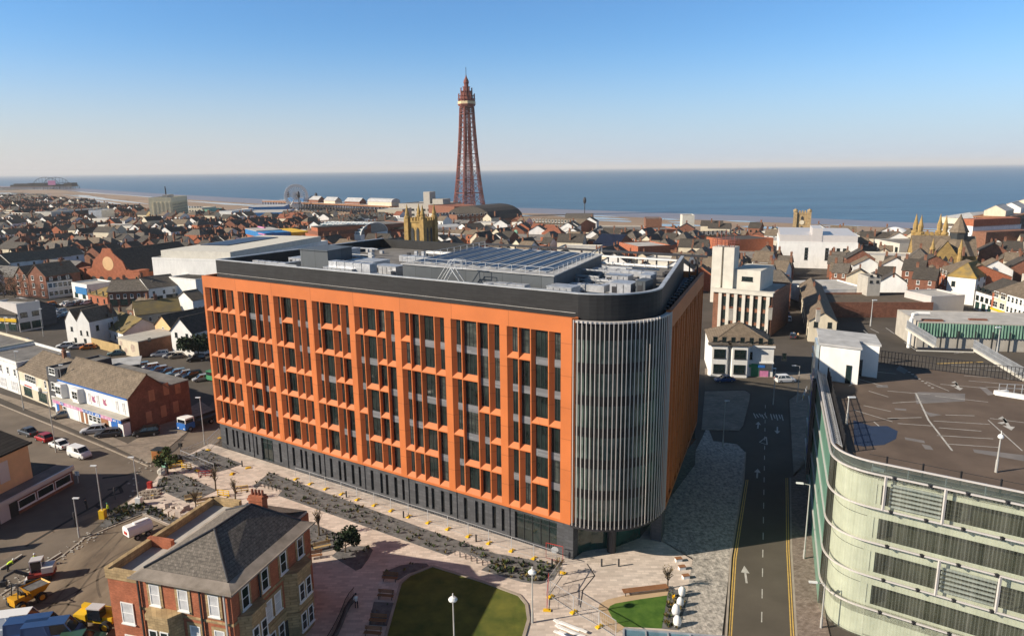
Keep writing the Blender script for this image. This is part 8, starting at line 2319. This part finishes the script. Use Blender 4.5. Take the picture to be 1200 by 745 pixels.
# ================================================================== plants and trees
def leafcloud(mb, c, r, n, size, rnd, m=0, flat=1.0):
    for _ in range(n):
        v = Vector((rnd.gauss(0, 1), rnd.gauss(0, 1), rnd.gauss(0, 1))).normalized() * r * rnd.random() ** .45
        p = Vector(c) + Vector((v.x, v.y, v.z * flat)); a = Vector((rnd.gauss(0, 1), rnd.gauss(0, 1), rnd.gauss(0, 1))).normalized(); b = a.cross(Vector((rnd.gauss(0, 1), rnd.gauss(0, 1), rnd.gauss(0, 1)))).normalized()
        s = size * rnd.uniform(.6, 1.4); mb.face([p - a*s - b*s*.6, p + a*s - b*s*.6, p + a*s + b*s*.6, p - a*s + b*s*.6], m)
def tree(px, py, h, r, label, name='tree', leaf='leaf', n=900, size=.22, bare=False, z=.15, seed=1, cat='tree', flat=1.2):
    p = G(px, py); rnd = random.Random(seed); t = thing(name, label, cat, (p.x, p.y, z))
    tr = MB(); tr.tube([(0, 0, 0), (.05, .03, h * .35), (0, 0, h * .75)], [h * .025 + .03, h * .018 + .02, .03], 7)
    tips = []
    for k in range(16 if bare else 9):
        a = rnd.uniform(0, 6.28); z0 = h * rnd.uniform(.28, .6); e = Vector((math.cos(a) * r * rnd.uniform(.5, .95), math.sin(a) * r * rnd.uniform(.5, .95), z0 + h * rnd.uniform(.15, .42)))
        m_ = Vector((e.x * .45, e.y * .45, z0 + (e.z - z0) * .6)); tr.tube([(0, 0, z0), m_, e], [.05 + h * .006, .035 + h * .003, .015], 5); tips.append(e)
        if bare:
            for j in range(6):
                b = m_.lerp(e, rnd.random()); q = b + Vector((rnd.gauss(0, .35), rnd.gauss(0, .35), rnd.uniform(.2, .8))) * r * .4; tr.tube([b, q], [.025, .008], 4)
    tr.build('trunk', M['bark'], t)
    cr_ = MB()
    if bare: leafcloud(cr_, (0, 0, h * .72), r * .9, n, size, rnd, 0, flat)
    else:
        for e in tips + [Vector((0, 0, h * .8))]: leafcloud(cr_, e, r * rnd.uniform(.34, .6), n // 10, size, rnd, 0, flat)
    cr_.build('crown', M[leaf], t)
    return t
tree(405, 648, 3.0, 1.5, 'dark shrubby pine in the small bed by the villa', 'pine_tree', 'leaf_dark', 1500, .13, seed=3)
tree(197, 556, 3.6, 1.6, 'leafy green young tree among the building materials', 'young_tree', 'leaf', 1100, .14, seed=4)
tree(233, 420, 6, 4.0, 'dense dark bush against the left corner of the orange office', 'dark_bush', 'leaf_dark', 2200, .3, seed=5, flat=.8)
tree(18, 352, 9, 6.0, 'bare brown winter tree before the Victorian houses', 'bare_tree', 'bark', 900, .16, True, seed=6)
tree(5, 350, 8, 5.0, 'second bare brown winter tree at the left edge', 'bare_tree', 'bark', 700, .16, True, seed=16)
for k, (x, y, h, l) in enumerate(((253, 575, 4.2, 'thin bare sapling at the tip of the corner bed'), (276, 586, 3.8, 'thin bare sapling beside the yellow barrier'), (374, 628, 4.4, 'thin bare sapling next to the villa eaves'), (782, 690, 3.2, 'thin bare sapling at the end of the long backless bench'), (230, 600, 3.6, 'thin bare sapling beside the pale benches'), (655, 675, 2.6, 'thin bare sapling by the red site gate'))):
    tree(x, y, h, .8, l, 'sapling', 'leaf_dry', 60, .06, True, seed=30 + k)
# low planting in the beds
def bedplants(px, dens, seed, cols=('leaf', 'leaf_dry', 'leaf_dark'), z=.15, smax=.5, wts=(3, 4, 3)):
    poly = [tuple(G(*q)[:2]) for q in px]; rnd = random.Random(seed); mb = MB()
    x0, x1 = min(p[0] for p in poly), max(p[0] for p in poly); y0, y1 = min(p[1] for p in poly), max(p[1] for p in poly)
    n = int((x1 - x0) * (y1 - y0) * dens)
    for _ in range(n):
        q = (rnd.uniform(x0, x1), rnd.uniform(y0, y1))
        if not inside(q, poly): continue
        s = rnd.uniform(.12, smax) * rnd.uniform(.5, 1); m = rnd.choices(range(3), wts)[0]
        for j in range(9):
            a = rnd.uniform(0, 6.28); d = Vector((math.cos(a), math.sin(a), 0)); w = Vector((-d.y, d.x, 0)) * s * .22; tip = Vector((q[0], q[1], z)) + d * s * rnd.uniform(.3, .9) + Vector((0, 0, s * rnd.uniform(.5, 1.3)))
            b = Vector((q[0], q[1], z - .02)); mid = b.lerp(tip, .5) + Vector((0, 0, s * .2)); mb.face([b, mid - w, tip, mid + w], m)
    o = mb.build('bed_planting', [M[c] for c in cols]); o['kind'] = 'stuff'; return o
DEN = [1.7, 1.3, 1.6, 2.4, 1.2, 1.0, .9, .5, 3.0]
for k, b in enumerate(BEDS): bedplants(b, DEN[k], 50 + k)
bedplants([(575, 658), (640, 664), (655, 668), (640, 682), (612, 682), (580, 672)], 4.0, 71, wts=(5, 3, 3), smax=.7)
bedplants([(130, 602), (142, 594), (165, 589), (205, 606), (198, 614), (167, 601), (128, 616)], 4.0, 72, wts=(5, 2, 3), smax=.7)
bedplants([(783, 693), (798, 691), (800, 700), (794, 738), (776, 737)], 4.0, 73, ('leaf', 'leaf_dry', 'yellow'), wts=(3, 6, 1), smax=.6)
# tyre sweeps and rubble on the yard; stones along the kerb
rnd = random.Random(14); mb = MB()
for _ in range(260):
    u = rnd.random(); a = G(0, 697).lerp(G(125, 618), u); q = a + Vector((rnd.uniform(-1.6, 1.2), rnd.uniform(-1.4, .8), 0)); s = rnd.uniform(.04, .15)
    if rnd.random() < .5: q = G(rnd.uniform(150, 240), rnd.uniform(538, 612)); s = rnd.uniform(.04, .18)
    z = .06 if q.y < 92 else .1; mb.box(q.x - s, q.y - s * .7, z, q.x + s, q.y + s * .7, z + s * rnd.uniform(.4, 1.1))
o = mb.build('rubble', M['concrete']); o['kind'] = 'stuff'
for a, b, l in (((28, 676), (72, 649), 'long pale timber rail lying along the yard kerb'), ((0, 668), (26, 651), 'pair of long rails lying on the road edge at the left')):
    p, q = G(*a), G(*b); mb = MB(); d = q - p; mb.bar((0, 0, .16), (d.x, d.y, .16), .25, .18); tag(mb.build('timber_rail', M['concrete'], None, (p.x, p.y, .02)), l, 'rail')
# patched trench lines in the shaded road
def scar(px, w, m='asphalt_scar'):
    return stripes('trench_patch', list(zip(px, px[1:])), w, m, z=.026)
M['asphalt_scar'] = mat('fresh_tar', (.02, .019, .018), c2=(.04, .037, .034), rough=.9)
scar([(30, 640), (60, 622), (90, 604), (112, 592), (128, 580), (150, 563)], .5); scar([(112, 592), (128, 600)], .5); scar([(126, 574), (140, 570), (143, 577), (128, 581)], .5); scar([(120, 560), (150, 556), (165, 552)], .7)
scar([(181, 545), (206, 527), (214, 519)], .35)
M['road_patch'] = mat('brown_trench_fill', (.16, .12, .09), c2=(.22, .17, .13), rough=.95)
stripes('trench_patch', [((0, 655), (60, 622)), ((60, 622), (140, 590))], 1.4, 'road_patch', z=.023)
M['track'] = mat('tyre_track', (.075, .057, .042), c2=(.16, .125, .09), rough=.95)
for (x0, y0), (x1, y1), (x2, y2) in (((20, 735), (90, 690), (190, 640)), ((5, 728), (80, 684), (180, 632)), ((60, 735), (110, 668), (150, 622)), ((45, 728), (95, 664), (138, 624)), ((118, 700), (100, 660), (160, 640)), ((0, 712), (60, 700), (115, 715))):
    px_ = [((1-t)**2*x0 + 2*t*(1-t)*x1 + t*t*x2, (1-t)**2*y0 + 2*t*(1-t)*y1 + t*t*y2) for t in [k / 12 for k in range(13)]]
    stripes('tyre_track', list(zip(px_, px_[1:])), .26, 'track', z=.046)
# ---- people
def person(px, py, facing, top, legs, label, bend=0.0, z=.1, helmet=None):
    p = G(px, py); name = 'person'
    me = bpy.data.meshes.new('person'); b = bend
    J = [(0, 0, .95), (.02 + .25*b, 0, 1.18 - .1*b), (.05 + .5*b, 0, 1.42 - .3*b), (.07 + .58*b, 0, 1.53 - .35*b), (.09 + .64*b, 0, 1.68 - .4*b),
         (0, .1, .90), (.08, .11, .50), (.02, .12, .06), (.16, .12, .03), (0, -.1, .90), (-.06, -.11, .50), (-.12, -.12, .06), (.02, -.12, .03),
         (.05 + .5*b, .2, 1.38 - .3*b), (.10 + .5*b, .26, 1.12 - .3*b), (.28 + .4*b, .22, .95 - .25*b), (.05 + .5*b, -.2, 1.38 - .3*b), (.12 + .5*b, -.26, 1.12 - .3*b), (.30 + .4*b, -.2, 1.0 - .25*b)]
    E_ = [(0,1),(1,2),(2,3),(3,4),(0,5),(5,6),(6,7),(7,8),(0,9),(9,10),(10,11),(11,12),(2,13),(13,14),(14,15),(2,16),(16,17),(17,18)]
    Rr = [.16,.15,.17,.06,.11,.10,.075,.055,.05,.10,.075,.055,.05,.075,.055,.045,.075,.055,.045]
    me.from_pydata(J, E_, []); o = bpy.data.objects.new(name, me)
    sk = o.modifiers.new('skin', 'SKIN'); me.skin_vertices[0].data[0].use_root = True if hasattr(me.skin_vertices[0].data[0], 'use_root') else True
    for k, v in enumerate(me.skin_vertices[0].data): v.radius = (Rr[k], Rr[k])
    o.modifiers.new('sub', 'SUBSURF').levels = 1
    C.objects.link(o); bpy.context.view_layer.update()
    m2 = bpy.data.meshes.new_from_object(o.evaluated_get(bpy.context.evaluated_depsgraph_get())); bpy.data.objects.remove(o)
    m2.materials.clear()
    for m in (top, legs, 'skin'): m2.materials.append(M[m])
    hd = Vector(J[4])
    for f in m2.polygons:
        c = f.center; f.material_index = 2 if (c - hd).length < .16 or ((c - Vector(J[15])).length < .08 or (c - Vector(J[18])).length < .08) else (1 if c.z < .93 else 0); f.use_smooth = True
    o = link(name, m2, None, (p.x, p.y, z), R(facing)); tag(o, label, 'person')
    h = MB(); h.ball((hd.x, 0, hd.z + .05), .135, 6, 0, .8); h.build('helmet' if helmet else 'hair', M[helmet] if helmet else M['cloth_dark'], o, smooth=True)
    return o
person(128, 603, 200, 'hivis', 'cloth_dark', 'worker in yellow hi-vis jacket and green helmet walking past the planting', helmet='green_sign')
person(102, 597, 220, 'cloth_dark', 'cloth_dark', 'worker in dark clothing standing in the shaded road', z=.02)
person(43, 664, 150, 'hivis', 'cloth_dark', 'worker in hi-vis vest standing behind the mini excavator', z=.05, helmet='white')
person(10, 669, 40, 'hivis', 'cloth_dark', 'worker in lime hi-vis bending over at the left road edge', .9, z=.03, helmet='white')
person(930, 396, 250, 'white', 'cloth_dark', 'pedestrian in a white top on the far sunny pavement', z=.12); person(935, 397, 70, 'peach', 'cloth_dark', 'pedestrian in a tan top on the far sunny pavement', z=.12)
person(418, 713, 120, 'fin', 'cloth_dark', 'person in grey top crossing the shaded plaza', z=.1)
# railings in front of the street corner, letting board
p, q = G(940, 470), G(950, 448); d = q - p; t = thing('street_barrier', 'white crowd barrier with a yellow board beside the car park corner', 'barrier', (p.x, p.y, .1), math.atan2(d.y, d.x)); mb = MB()
for z in (.3, 1.1): mb.bar((0, 0, z), (d.length * .5, 0, z), .06)
for k in range(5): mb.bar((d.length * .125 * k, 0, 0), (d.length * .125 * k, 0, 1.1), .05)
mb.build('rail', M['white'], t); mb = MB(); mb.box(.5, -.08, .3, 1.6, -.04, 1.0); mb.build('board', M['yellow'], t)
